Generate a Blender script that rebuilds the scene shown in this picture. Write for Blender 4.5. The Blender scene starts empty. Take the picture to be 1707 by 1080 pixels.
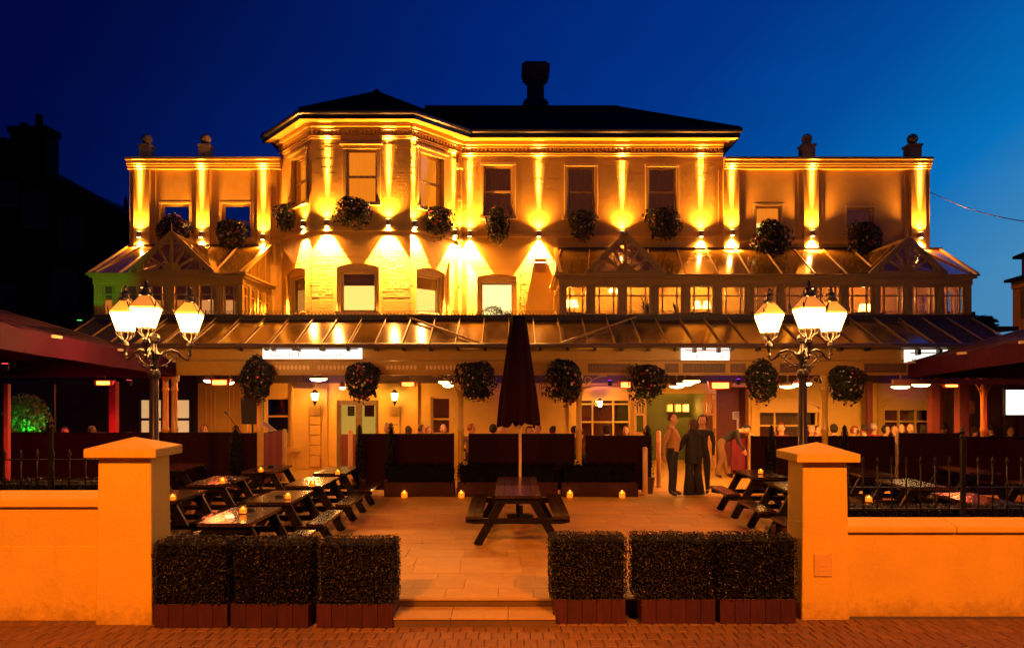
import bpy, bmesh, math, random
from mathutils import Vector, Matrix, noise
random.seed(7)
R = math.radians
sc = bpy.context.scene
col = sc.collection
rnd = random.uniform
# ---------------------------------------------------------------- camera, sky, exposure
cd = bpy.data.cameras.new('camera'); cam = bpy.data.objects.new('camera', cd); col.objects.link(cam)
cam.location = (0, 0, 2.51); cam.rotation_euler = (R(90), 0, 0)
cd.sensor_width = 36; cd.lens = 36 * 1250 / 1707; cd.shift_y = 105 / 1707
cd.clip_end = 3000; cd.clip_start = .05
sc.camera = cam
w = bpy.data.worlds.new('World'); sc.world = w; w.use_nodes = True
def build_sky():
    nt = w.node_tree; N = nt.nodes; L = nt.links; N.clear()
    out = N.new('ShaderNodeOutputWorld'); bg = N.new('ShaderNodeBackground'); tc = N.new('ShaderNodeTexCoord')
    dot = N.new('ShaderNodeVectorMath'); dot.operation = 'DOT_PRODUCT'
    sp = N.new('ShaderNodeSeparateXYZ'); mu = N.new('ShaderNodeMath'); mu.operation = 'MULTIPLY_ADD'
    m2 = N.new('ShaderNodeMath'); m2.operation = 'MULTIPLY_ADD'
    ab = N.new('ShaderNodeMath'); ab.operation = 'ABSOLUTE'
    rp = N.new('ShaderNodeValToRGB')
    s = Vector((.93, .37, 0)).normalized(); dot.inputs[1].default_value = s
    L.new(tc.outputs['Generated'], dot.inputs[0]); L.new(tc.outputs['Generated'], sp.inputs[0])
    L.new(sp.outputs['Z'], ab.inputs[0])
    L.new(ab.outputs[0], mu.inputs[0]); mu.inputs[1].default_value = -.6; L.new(dot.outputs['Value'], mu.inputs[2])
    L.new(mu.outputs[0], m2.inputs[0]); m2.inputs[1].default_value = .5; m2.inputs[2].default_value = .5
    L.new(m2.outputs[0], rp.inputs[0])
    st = [(.0, (.0006, .002, .045)), (.31, (.0003, .0028, .05)), (.36, (.0003, .0048, .066)), (.533, (.0002, .0175, .18)), (.66, (.0002, .034, .25)),
          (.74, (.0003, .072, .33)), (.81, (.001, .155, .48)), (.868, (.055, .245, .48)), (1., (.14, .27, .46))]
    e = rp.color_ramp.elements
    e[0].position, e[0].color = st[0][0], (*st[0][1], 1)
    e[1].position, e[1].color = st[-1][0], (*st[-1][1], 1)
    for p, c in st[1:-1]:
        q = e.new(p); q.color = (*c, 1)
    nz = N.new('ShaderNodeTexNoise'); nz.inputs['Scale'].default_value = 3; nz.inputs['Detail'].default_value = 5; mpn = N.new('ShaderNodeMapping'); mpn.inputs['Scale'].default_value = (1, 1, 4)
    L.new(tc.outputs['Generated'], mpn.inputs[0]); L.new(mpn.outputs[0], nz.inputs[0]); mr = N.new('ShaderNodeMapRange'); mr.inputs[3].default_value = .86; mr.inputs[4].default_value = 1.12; L.new(nz.outputs['Fac'], mr.inputs[0])
    hs = N.new('ShaderNodeHueSaturation'); L.new(rp.outputs[0], hs.inputs['Color']); L.new(mr.outputs[0], hs.inputs['Value']); L.new(hs.outputs[0], bg.inputs[0]); bg.inputs[1].default_value = 1.0
    L.new(bg.outputs[0], out.inputs[0])
build_sky()
sc.view_settings.view_transform = 'Standard'; sc.view_settings.look = 'None'
sc.view_settings.exposure = 0; sc.view_settings.gamma = 1; sc.view_settings.use_curve_mapping = False
sc.render.engine = 'CYCLES'
cy = sc.cycles; cy.use_denoising = True; cy.max_bounces = 6; cy.diffuse_bounces = 3; cy.glossy_bounces = 3
cy.transmission_bounces = 4; cy.transparent_max_bounces = 10; cy.sample_clamp_indirect = 4; cy.caustics_reflective = False; cy.caustics_refractive = False
try: cy.use_light_tree = True
except Exception: pass
# warm colours of the lamps the place has
SODIUM = (1, .245, .006); WARM = (1, .36, .065); LANTERN = (1, .46, .10); HOT = (1, .47, .14)
EF = 1.0
# ---------------------------------------------------------------- measuring helpers
F = 1250.; CX = 853.5; HY = 645.; HC = 2.51; TZ = .175
def X(px, D): return (px - CX) * D / F
def Z(py, D): return HC - (py - HY) * D / F
# ---------------------------------------------------------------- materials
MATS = {}
def mat(name, c, rough=.6, var=.12, scale=6, bump=.15, bscale=None, metal=0, emit=None, es=0, stretch=None, coat=0, tint=None, spec=.5):
    if name in MATS: return MATS[name]
    m = bpy.data.materials.new(name); m.use_nodes = True; nt = m.node_tree; N = nt.nodes; L = nt.links
    b = N['Principled BSDF']; b.inputs['Roughness'].default_value = rough; b.inputs['Metallic'].default_value = metal
    b.inputs['Specular IOR Level'].default_value = spec
    b.inputs['Base Color'].default_value = (*c, 1)
    if coat: b.inputs['Coat Weight'].default_value = coat
    if emit:
        b.inputs['Emission Color'].default_value = (*emit, 1); b.inputs['Emission Strength'].default_value = es
    if var or bump:
        tc = N.new('ShaderNodeTexCoord'); mp = N.new('ShaderNodeMapping'); L.new(tc.outputs['Object'], mp.inputs[0])
        if stretch: mp.inputs['Scale'].default_value = stretch
        nz = N.new('ShaderNodeTexNoise'); nz.inputs['Scale'].default_value = scale; nz.inputs['Detail'].default_value = 6; nz.inputs['Roughness'].default_value = .65
        L.new(mp.outputs[0], nz.inputs[0])
        if var:
            rp = N.new('ShaderNodeValToRGB'); e = rp.color_ramp.elements
            lo = tuple(max(0, k * (1 - var)) for k in c); hi = tuple(min(1, k * (1 + var)) for k in c)
            if tint: lo = tint
            e[0].position = .28; e[0].color = (*lo, 1); e[1].position = .72; e[1].color = (*hi, 1)
            L.new(nz.outputs['Fac'], rp.inputs[0])
            oi = N.new('ShaderNodeObjectInfo'); hs = N.new('ShaderNodeHueSaturation')
            mr = N.new('ShaderNodeMapRange'); mr.inputs[3].default_value = 1 - var * .5; mr.inputs[4].default_value = 1 + var * .5
            L.new(oi.outputs['Random'], mr.inputs[0]); L.new(mr.outputs[0], hs.inputs['Value'])
            L.new(rp.outputs[0], hs.inputs['Color']); L.new(hs.outputs[0], b.inputs['Base Color'])
            rr = N.new('ShaderNodeMapRange'); rr.inputs[3].default_value = max(.02, rough * .8); rr.inputs[4].default_value = min(1, rough * 1.2)
            L.new(nz.outputs['Fac'], rr.inputs[0]); L.new(rr.outputs[0], b.inputs['Roughness'])
        if bump:
            nb = N.new('ShaderNodeTexNoise'); nb.inputs['Scale'].default_value = bscale or scale * 5; nb.inputs['Detail'].default_value = 5
            L.new(mp.outputs[0], nb.inputs[0])
            bp = N.new('ShaderNodeBump'); bp.inputs['Strength'].default_value = bump; bp.inputs['Distance'].default_value = .01
            L.new(nb.outputs['Fac'], bp.inputs['Height']); L.new(bp.outputs[0], b.inputs['Normal'])
    MATS[name] = m
    return m
def emat(name, c, s):
    if name in MATS: return MATS[name]
    m = bpy.data.materials.new(name); m.use_nodes = True; nt = m.node_tree; N = nt.nodes
    b = N['Principled BSDF']; b.inputs['Base Color'].default_value = (*[min(.8, k) for k in c], 1); b.inputs['Roughness'].default_value = .5
    b.inputs['Emission Color'].default_value = (*c, 1); b.inputs['Emission Strength'].default_value = s
    MATS[name] = m
    return m
def glass(name, tint=(.9, .9, .9), mixf=.12, rough=.03, opaque=0., body=(.1, .07, .04)):
    # thin sheet: mostly see-through, mirrors more at grazing angles; 'opaque' adds a grimy diffuse film
    if name in MATS: return MATS[name]
    m = bpy.data.materials.new(name); m.use_nodes = True; nt = m.node_tree; N = nt.nodes; L = nt.links
    N.remove(N['Principled BSDF'])
    out = N['Material Output']; tr = N.new('ShaderNodeBsdfTransparent'); tr.inputs[0].default_value = (*tint, 1)
    gl = N.new('ShaderNodeBsdfGlossy'); gl.inputs['Roughness'].default_value = rough
    nz = N.new('ShaderNodeTexNoise'); nz.inputs['Scale'].default_value = 2.5; tc = N.new('ShaderNodeTexCoord'); L.new(tc.outputs['Object'], nz.inputs[0])
    bp = N.new('ShaderNodeBump'); bp.inputs['Strength'].default_value = .08; bp.inputs['Distance'].default_value = .02
    L.new(nz.outputs['Fac'], bp.inputs['Height']); L.new(bp.outputs[0], gl.inputs['Normal'])
    lw = N.new('ShaderNodeLayerWeight'); lw.inputs['Blend'].default_value = mixf
    mx = N.new('ShaderNodeMixShader'); L.new(lw.outputs['Facing'], mx.inputs[0])
    ad = N.new('ShaderNodeMath'); ad.operation = 'ADD'; ad.inputs[1].default_value = .05; L.new(lw.outputs['Facing'], ad.inputs[0]); L.new(ad.outputs[0], mx.inputs[0])
    L.new(tr.outputs[0], mx.inputs[1]); L.new(gl.outputs[0], mx.inputs[2])
    last = mx
    if opaque:
        df = N.new('ShaderNodeBsdfDiffuse'); df.inputs[0].default_value = (*body, 1)
        m0 = N.new('ShaderNodeMixShader'); m0.inputs[0].default_value = opaque
        L.new(tr.outputs[0], m0.inputs[1]); L.new(df.outputs[0], m0.inputs[2]); L.new(m0.outputs[0], mx.inputs[1])
    L.new(last.outputs[0], out.inputs[0])
    MATS[name] = m
    return m
# ---------------------------------------------------------------- scene helpers
ORG = {}   # where the local axes of an object sit in the world, so parts can be given in world metres
def tag(o, label=None, cat=None, group=None, kind=None):
    if label: o['label'] = label
    if cat: o['category'] = cat
    if group: o['group'] = group
    if kind: o['kind'] = kind
    return o
def thing(name, label, cat, loc=(0, 0, 0), rz=0, group=None):
    o = bpy.data.objects.new(name, None); o.empty_display_size = .2; col.objects.link(o)
    o.location = loc; o.rotation_euler = (0, 0, rz); ORG[o.name] = Vector(loc)
    return tag(o, label, cat, group)
class MB:
    def __init__(s): s.v = []; s.f = []; s.m = []; s.cm = 0
    def face(s, pts):
        b = len(s.v); s.v += [tuple(p) for p in pts]; s.f.append(tuple(range(b, b + len(pts)))); s.m.append(s.cm)
    def add(s, vs, fs):
        b = len(s.v); s.v += [tuple(p) for p in vs]
        for f in fs: s.f.append(tuple(b + i for i in f)); s.m.append(s.cm)
    BF = [(0, 3, 2, 1), (4, 5, 6, 7), (0, 1, 5, 4), (1, 2, 6, 5), (2, 3, 7, 6), (3, 0, 4, 7)]
    def box(s, x0, y0, z0, x1, y1, z1):
        s.add([(x0, y0, z0), (x1, y0, z0), (x1, y1, z0), (x0, y1, z0), (x0, y0, z1), (x1, y0, z1), (x1, y1, z1), (x0, y1, z1)], s.BF)
    def frust(s, x0, y0, x1, y1, z0, X0, Y0, X1, Y1, z1):
        s.add([(x0, y0, z0), (x1, y0, z0), (x1, y1, z0), (x0, y1, z0), (X0, Y0, z1), (X1, Y0, z1), (X1, Y1, z1), (X0, Y1, z1)], s.BF)
    def beam(s, p0, p1, w, h, up=(0, 0, 1)):
        p0 = Vector(p0); p1 = Vector(p1); d = (p1 - p0).normalized(); up = Vector(up)
        if abs(d.dot(up)) > .99: up = Vector((0, 1, 0))
        a = d.cross(up).normalized() * w / 2; b = a.cross(d).normalized() * h / 2
        s.add([p0 - a - b, p0 + a - b, p1 + a - b, p1 - a - b, p0 - a + b, p0 + a + b, p1 + a + b, p1 - a + b], s.BF)
    def fbox(s, fr, u0, u1, z0, z1, w0, w1):
        P = fr.P
        s.add([P(u0, z0, w1), P(u1, z0, w1), P(u1, z0, w0), P(u0, z0, w0), P(u0, z1, w1), P(u1, z1, w1), P(u1, z1, w0), P(u0, z1, w0)], s.BF)
    def tube(s, pts, r, n=8, caps=True):
        pts = [Vector(p) for p in pts]; k = len(pts); rs = r if isinstance(r, (list, tuple)) else [r] * k
        b = len(s.v); ref = None
        for i, p in enumerate(pts):
            d = (pts[min(i + 1, k - 1)] - pts[max(i - 1, 0)]).normalized()
            if ref is None: ref = Vector((0, 0, 1)) if abs(d.z) < .9 else Vector((1, 0, 0))
            a = d.cross(ref).normalized(); c = a.cross(d).normalized(); ref = c
            for j in range(n):
                t = 2 * math.pi * j / n; s.v.append(tuple(p + (a * math.cos(t) + c * math.sin(t)) * rs[i]))
        for i in range(k - 1):
            for j in range(n):
                s.f.append((b + i * n + j, b + i * n + (j + 1) % n, b + (i + 1) * n + (j + 1) % n, b + (i + 1) * n + j)); s.m.append(s.cm)
        if caps:
            s.f.append(tuple(b + j for j in reversed(range(n)))); s.m.append(s.cm)
            s.f.append(tuple(b + (k - 1) * n + j for j in range(n))); s.m.append(s.cm)
    def lathe(s, prof, c=(0, 0, 0), n=16):
        b = len(s.v); k = len(prof); cx, cy, cz = c
        for r, z in prof:
            for j in range(n):
                t = 2 * math.pi * (j + .5) / n; s.v.append((cx + r * math.cos(t), cy + r * math.sin(t), cz + z))
        for i in range(k - 1):
            for j in range(n):
                s.f.append((b + i * n + j, b + i * n + (j + 1) % n, b + (i + 1) * n + (j + 1) % n, b + (i + 1) * n + j)); s.m.append(s.cm)
        s.f.append(tuple(b + j for j in reversed(range(n)))); s.m.append(s.cm)
        s.f.append(tuple(b + (k - 1) * n + j for j in range(n))); s.m.append(s.cm)
    def fprism(s, fr, poly, w0, w1):
        # polygon of (u, z) seen from outside counter-clockwise, from w0 (inside) to w1 (outside)
        n = len(poly); b = len(s.v)
        s.v += [tuple(fr.P(u, z, w1)) for u, z in poly] + [tuple(fr.P(u, z, w0)) for u, z in poly]
        s.f.append(tuple(b + i for i in range(n))); s.m.append(s.cm)
        s.f.append(tuple(b + n + i for i in reversed(range(n)))); s.m.append(s.cm)
        for i in range(n):
            j = (i + 1) % n; s.f.append((b + i, b + n + i, b + n + j, b + j)); s.m.append(s.cm)
    def leaf(s, p, size, nrm=None, asp=.6, fold=.25):
        # one leaf of two triangles folded along its rib
        d = Vector((rnd(-1, 1), rnd(-1, 1), rnd(-1, 1)))
        if nrm is not None: d = d * .8 + Vector(nrm) * .9
        d.normalize(); a = d.orthogonal().normalized(); t = rnd(0, 6.28)
        a = (Matrix.Rotation(t, 3, d) @ a); b_ = d.cross(a); p = Vector(p); h = size / 2
        s.add([p - a * h, p + b_ * h * asp + d * h * fold, p + a * h, p - b_ * h * asp + d * h * fold], [(0, 1, 2), (0, 2, 3)])
    def ball(s, c, r, n=8, m=5, sq=1.0):
        prof = []
        for i in range(m + 1):
            t = -math.pi / 2 + math.pi * i / m; prof.append((max(.002, r * math.cos(t)), r * sq * math.sin(t)))
        s.lathe(prof, c, n)
    def mesh(s, name, mats, smooth=False, off=None):
        me = bpy.data.meshes.new(name)
        v = s.v if off is None else [(a - off[0], b - off[1], c - off[2]) for a, b, c in s.v]
        me.from_pydata(v, [], s.f)
        for m in (mats if isinstance(mats, (list, tuple)) else [mats]): me.materials.append(m)
        if any(s.m): me.polygons.foreach_set('material_index', s.m)
        if smooth: me.polygons.foreach_set('use_smooth', [True] * len(me.polygons))
        me.update()
        return me
    def build(s, name, mats, parent=None, smooth=False, local=False, loc=None):
        off = None
        if not local:
            if parent is not None: off = ORG[parent.name]
            elif loc is not None: off = Vector(loc)
        o = bpy.data.objects.new(name, s.mesh(name, mats, smooth, off)); col.objects.link(o)
        if parent is not None:
            o.parent = parent; ORG[o.name] = ORG[parent.name].copy()
        elif loc is not None:
            o.location = loc; ORG[o.name] = Vector(loc)
        else: ORG[o.name] = Vector((0, 0, 0))
        return o
def smooth_by_angle(o, ang=40):
    me = o.data
    me.polygons.foreach_set('use_smooth', [True] * len(me.polygons))
    me.set_sharp_from_angle(angle=R(ang))
    return o
def bev(o, wd=.008, seg=2):
    m = o.modifiers.new('bevel', 'BEVEL'); m.width = wd; m.segments = seg; m.limit_method = 'ANGLE'; m.angle_limit = R(35)
    return o
def inst(name, me, parent=None, loc=(0, 0, 0), rot=(0, 0, 0), scale=(1, 1, 1)):
    o = bpy.data.objects.new(name, me); col.objects.link(o); o.location = loc; o.rotation_euler = rot; o.scale = scale
    if parent is not None: o.parent = parent
    return o
def kids(o): return [c for c in o.children]
def copy_tree(o, loc=None, rz=None, label=None, parent=None):
    c = o.copy(); col.objects.link(c)
    if parent is not None: c.parent = parent
    if loc is not None: c.location = loc
    if rz is not None: c.rotation_euler = (0, 0, rz)
    if label: c['label'] = label
    for k in kids(o): copy_tree(k, parent=c)
    return c
def light(name, kind, loc, color, power, parent=None, size=.03, spot=None, blend=.3, direction=None, local=False):
    ld = bpy.data.lights.new(name, kind); ld.color = color; ld.energy = power
    if kind == 'AREA': ld.size = size
    else: ld.shadow_soft_size = size
    if spot: ld.spot_size = R(spot); ld.spot_blend = blend
    o = bpy.data.objects.new(name, ld); col.objects.link(o)
    l = Vector(loc)
    if parent is not None:
        o.parent = parent
        if not local: l = l - ORG[parent.name]
    o.location = l
    if direction is not None: o.rotation_euler = Vector(direction).to_track_quat('-Z', 'Y').to_euler()
    return o
class Frame:
    """A vertical wall face: u runs along it, z up, w out of it towards the street."""
    def __init__(s, x0, y0, x1, y1):
        s.p0 = Vector((x0, y0)); d = Vector((x1 - x0, y1 - y0)); s.len = d.length; s.d = d.normalized(); s.n = Vector((s.d.y, -s.d.x))
    def P(s, u, z, w=0):
        q = s.p0 + s.d * u + s.n * w
        return (q.x, q.y, z)
    def uz(s, px, py):
        k = (px - CX) / F
        u = (k * s.p0.y - s.p0.x) / (s.d.x - k * s.d.y)
        D = s.p0.y + s.d.y * u
        return u, Z(py, D)
def wall_cells(mb, fr, u0, u1, z0, z1, holes, w0, w1):
    us = sorted({u0, u1, *[h[0] for h in holes], *[h[1] for h in holes]}); us = [u for u in us if u0 <= u <= u1]
    for a, b in zip(us, us[1:]):
        mid = (a + b) / 2
        hs = sorted([(h[2], h[3]) for h in holes if h[0] < mid < h[1]])
        z = z0
        for lo, hi in hs:
            if lo > z: mb.fbox(fr, a, b, z, min(lo, z1), w0, w1)
            z = max(z, hi)
        if z < z1: mb.fbox(fr, a, b, z, z1, w0, w1)
# ---------------------------------------------------------------- the palette
cream = mat('cream_painted_brick', (.62, .38, .05), .62, .05, 3, .12, 60)
stucco = mat('cream_stucco', (.60, .36, .045), .6, .10, 2.5, .25, 50)
trim = mat('cream_trim_paint', (.64, .40, .05), .45, .06, 4, .08)
framew = mat('window_frame_paint', (.66, .45, .09), .4, .05, 5, .05)
slate = mat('dark_slate', (.007, .006, .006), .8, .35, 4, .3, spec=.12)
blackmetal = mat('black_gloss_iron', (.004, .004, .004), .35, .1, 12, .08, spec=.35)
gutterblk = mat('black_gutter', (.01, .01, .011), .3, .1, 8, .05)
darkwood = mat('dark_stained_wood', (.0035, .002, .001), .45, .5, 3, .3, 20, stretch=(6, 1, 6), tint=(.0015, .001, .0008), spec=.2)
tabletop = mat('weathered_table_plank', (.032, .016, .004), .20, .5, 3, .12, 14, stretch=(9, .9, 9), tint=(.009, .0045, .002), coat=.3)
bracket = mat('canopy_paint', (.38, .215, .02), .4, .1, 5, .1)
consp = mat('conservatory_paint', (.44, .26, .028), .42, .08, 5, .1)
def wall_render():
    m = mat('front_wall_render', (.66, .43, .035), .85, .10, 1.4, .55, 30); nt = m.node_tree; N = nt.nodes; L = nt.links
    b = N['Principled BSDF']; src = b.inputs['Base Color'].links[0].from_socket
    ge = N.new('ShaderNodeNewGeometry'); mp = N.new('ShaderNodeMapping'); mp.inputs['Scale'].default_value = (5, 5, .9); L.new(ge.outputs['Position'], mp.inputs[0])
    n1 = N.new('ShaderNodeTexNoise'); n1.inputs['Scale'].default_value = 1.6; n1.inputs['Detail'].default_value = 7; n1.inputs['Roughness'].default_value = .7; L.new(mp.outputs[0], n1.inputs[0])
    n2 = N.new('ShaderNodeTexNoise'); n2.inputs['Scale'].default_value = 9; n2.inputs['Detail'].default_value = 8; n2.inputs['Roughness'].default_value = .75; L.new(ge.outputs['Position'], n2.inputs[0])
    sp = N.new('ShaderNodeSeparateXYZ'); L.new(ge.outputs['Position'], sp.inputs[0])
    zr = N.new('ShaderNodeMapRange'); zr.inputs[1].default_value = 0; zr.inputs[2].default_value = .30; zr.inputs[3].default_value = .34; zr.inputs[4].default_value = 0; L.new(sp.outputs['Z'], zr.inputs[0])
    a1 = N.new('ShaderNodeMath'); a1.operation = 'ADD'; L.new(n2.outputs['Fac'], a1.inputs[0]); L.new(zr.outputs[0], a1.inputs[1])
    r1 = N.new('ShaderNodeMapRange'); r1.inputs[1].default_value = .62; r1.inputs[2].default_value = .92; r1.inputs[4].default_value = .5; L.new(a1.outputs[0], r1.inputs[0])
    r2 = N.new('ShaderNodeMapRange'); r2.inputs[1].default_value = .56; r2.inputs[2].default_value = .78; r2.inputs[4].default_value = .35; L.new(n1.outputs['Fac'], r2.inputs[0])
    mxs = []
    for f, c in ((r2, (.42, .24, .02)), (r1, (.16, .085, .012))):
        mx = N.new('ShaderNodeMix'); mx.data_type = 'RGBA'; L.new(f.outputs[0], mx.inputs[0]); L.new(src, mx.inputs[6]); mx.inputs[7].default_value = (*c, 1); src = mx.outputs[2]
    L.new(src, b.inputs['Base Color'])
    return m
render = wall_render()
# ================================================================ ground, road, pavement, terrace
asph = mat('asphalt', (.05, .048, .046), .85, .25, 40, .4, 120)
paverm = mat('block_paver', (.17, .085, .022), .8, .28, 9, .5, 60)
bedm = mat('paver_bedding', (.07, .055, .045), .9, .3, 20, .3)
flagm = mat('sandstone_flag', (.34, .20, .022), .62, .2, 4, .35, 40)
jointm = mat('flag_joint', (.24, .145, .018), .9, .2, 10, .2)
dirt = mat('bare_ground', (.05, .045, .035), .9, .3, 2, .2)
m = MB(); m.box(-900, -900, -.5, 900, 900, -.16); g = m.build('ground', dirt); tag(g, kind='structure')
m = MB(); m.box(-60, -9, -.159, 60, 2.6, -.12); tag(m.build('road', asph), kind='structure')
m = MB(); m.box(-60, 2.6, -.158, 60, 2.75, .0); kb = m.build('kerb', mat('kerb_stone', (.3, .28, .25), .8, .2, 6, .3)); tag(kb, kind='structure'); bev(kb, .02)
m = MB(); m.box(-60, 2.754, -.157, 60, 8.9, -.012); pav = m.build('pavement', bedm); tag(pav, kind='structure')
pw, pl = .13, .215
pm_ = []
for k in range(5):
    q = MB(); t = .006; a, b = pw / 2 - .004, pl / 2 - .004
    tl = [rnd(-.0012, .0012) for _ in range(4)]
    q.add([(-a, -b, -.05), (a, -b, -.05), (a, b, -.05), (-a, b, -.05), (-a, -b, -t), (a, -b, -t), (a, b, -t), (-a, b, -t),
           (-a + t, -b + t, tl[0]), (a - t, -b + t, tl[1]), (a - t, b - t, tl[2]), (-a + t, b - t, tl[3])],
          [(0, 1, 5, 4), (1, 2, 6, 5), (2, 3, 7, 6), (3, 0, 4, 7), (4, 5, 9, 8), (5, 6, 10, 9), (6, 7, 11, 10), (7, 4, 8, 11), (8, 9, 10, 11)])
    pm_.append(q.mesh('block_paver', paverm))
cnt = 0
rest = MB()
yy = 8.02; row = 0
while yy > 3.0:
    hw = max(5.6, 5.6)
    xx = -hw + (row % 2) * pw / 2
    while xx < hw:
        if yy > 7.1 and cnt < 300 and abs(xx) < (yy * 853 / 1250 + .1):
            inst('block_paver', random.choice(pm_), pav, (xx, yy, rnd(-.002, .002)), (rnd(-.006, .006), rnd(-.006, .006), rnd(-.008, .008))); cnt += 1
        else:
            a, b = pw / 2 - .005, pl / 2 - .005; z = rnd(-.003, .002)
            rest.add([(xx - a, yy - b, -.03), (xx + a, yy - b, -.03), (xx + a, yy + b, -.03), (xx - a, yy + b, -.03), (xx - a, yy - b, z), (xx + a, yy - b, z), (xx + a, yy + b, z), (xx - a, yy + b, z)], MB.BF[1:])
        xx += pw
    yy -= pl; row += 1
o = rest.build('block_paving', paverm, pav); tag(o, kind='stuff')
# terrace one step up, its front edge behind the planters
m = MB(); m.box(-34, 8.32, -.1, 34, 40, TZ - .012); terr = m.build('terrace', jointm); tag(terr, kind='structure')
cnt = 0; rest = MB(); fl = {}
def flag_mesh(wd, ln, k):
    key = (round(wd, 2), round(ln, 2), k)
    if key not in fl:
        q = MB(); a, b = wd / 2 - .002, ln / 2 - .002; t = .002
        tl = [rnd(-.0015, .0015) for _ in range(4)]
        q.add([(-a, -b, -.04), (a, -b, -.04), (a, b, -.04), (-a, b, -.04), (-a, -b, -t), (a, -b, -t), (a, b, -t), (-a, b, -t),
               (-a + t, -b + t, tl[0]), (a - t, -b + t, tl[1]), (a - t, b - t, tl[2]), (-a + t, b - t, tl[3])],
              [(0, 1, 5, 4), (1, 2, 6, 5), (2, 3, 7, 6), (3, 0, 4, 7), (4, 5, 9, 8), (5, 6, 10, 9), (6, 7, 11, 10), (7, 4, 8, 11), (8, 9, 10, 11)])
        fl[key] = q.mesh('flagstone', flagm)
    return fl[key]
yy = 8.32; rr = random.Random(3)
while yy < 24:
    ln = rr.choice([.30, .40, .40, .5]); xx = -12 - rr.random() * .6
    while xx < 13:
        wd = rr.choice([.4, .6, .6, .8])
        cx_, cy_ = xx + wd / 2, yy + ln / 2
        if cnt < 300 and 8.3 < yy < 16.5 and -2.8 < cx_ < min(4.2, 1.2 + (yy - 8.3) * .8):
            inst('flagstone', flag_mesh(wd, ln, rr.randint(0, 2)), terr, (cx_, cy_, TZ + rr.uniform(-.0025, .0015)), (rr.uniform(-.002, .002), rr.uniform(-.002, .002), 0)); cnt += 1
        else:
            a, b = wd / 2 - .006, ln / 2 - .006; z = TZ + rr.uniform(-.003, .001)
            rest.add([(cx_ - a, cy_ - b, TZ - .03), (cx_ + a, cy_ - b, TZ - .03), (cx_ + a, cy_ + b, TZ - .03), (cx_ - a, cy_ + b, TZ - .03), (cx_ - a, cy_ - b, z), (cx_ + a, cy_ - b, z), (cx_ + a, cy_ + b, z), (cx_ - a, cy_ + b, z)], MB.BF[1:])
        xx += wd
    yy += ln
tag(rest.build('flagstone_paving', flagm, terr), kind='stuff')
# riser board of the terrace and the single tread below it, between the two banks of planters
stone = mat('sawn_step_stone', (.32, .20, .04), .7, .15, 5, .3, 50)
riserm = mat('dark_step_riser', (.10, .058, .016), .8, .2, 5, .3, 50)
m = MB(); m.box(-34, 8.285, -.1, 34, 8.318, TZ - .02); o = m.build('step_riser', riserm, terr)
m = MB(); m.box(-34, 8.27, TZ - .0195, 34, 8.318, TZ + .001); o = m.build('step_edge', stone, terr); bev(o, .004)
st = thing('entrance_steps', 'pale stone step below the terrace edge in the gap between planters', 'steps', (-.4, 8.05, 0))
x = -1.26
for wd in (.62, .60, .50):
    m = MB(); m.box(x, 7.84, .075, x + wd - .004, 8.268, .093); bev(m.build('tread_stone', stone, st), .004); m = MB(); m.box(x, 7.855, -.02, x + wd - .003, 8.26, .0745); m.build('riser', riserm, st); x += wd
# ================================================================ front boundary walls and gate piers
plaqm = mat('terracotta_plaque', (.62, .37, .06), .6, .1, 8, .3)
def front_wall(name, label, xa, xb, yf, yb, zc, ztop, ledge):
    t = thing(name, label, 'wall', ((xa + xb) / 2, yf, 0))
    m = MB(); m.box(xa, yf, -.02, xb, yb, zc); bev(m.build('wall_body', render, t), .012)
    if ledge:
        m = MB(); m.box(xa, yf - .012, -.02, xb, yf - .002, ledge); bev(m.build('plinth', render, t), .006)
    n = max(2, round((xb - xa) / 1.3)); s = (xb - xa) / n
    for i in range(n):
        a, b = xa + i * s + .002, xa + (i + 1) * s - .002; m = MB()
        f0, k0 = yf - .05, yb + .04; h = ztop - zc
        vs = []
        for xx in (a, b):
            vs += [(xx, f0, zc + .002), (xx, k0, zc + .002), (xx, k0, zc + h), (xx, f0, zc + h * .62)]
        m.add(vs, [(3, 2, 1, 0), (4, 5, 6, 7), (0, 1, 5, 4), (1, 2, 6, 5), (2, 3, 7, 6), (3, 0, 4, 7)])
        bev(m.build('coping_stone', render, t), .01)
    return t
front_wall('boundary_wall', 'long rendered boundary wall lit orange, taller one beside the pier with no plaque', -11, -4.40, 8.09, 8.36, 1.22, 1.36, .80)
front_wall('boundary_wall', 'low rendered boundary wall lit orange, running from the pier with the plaque', 3.64, 11, 8.25, 8.52, .915, 1.03, 0)
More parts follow.
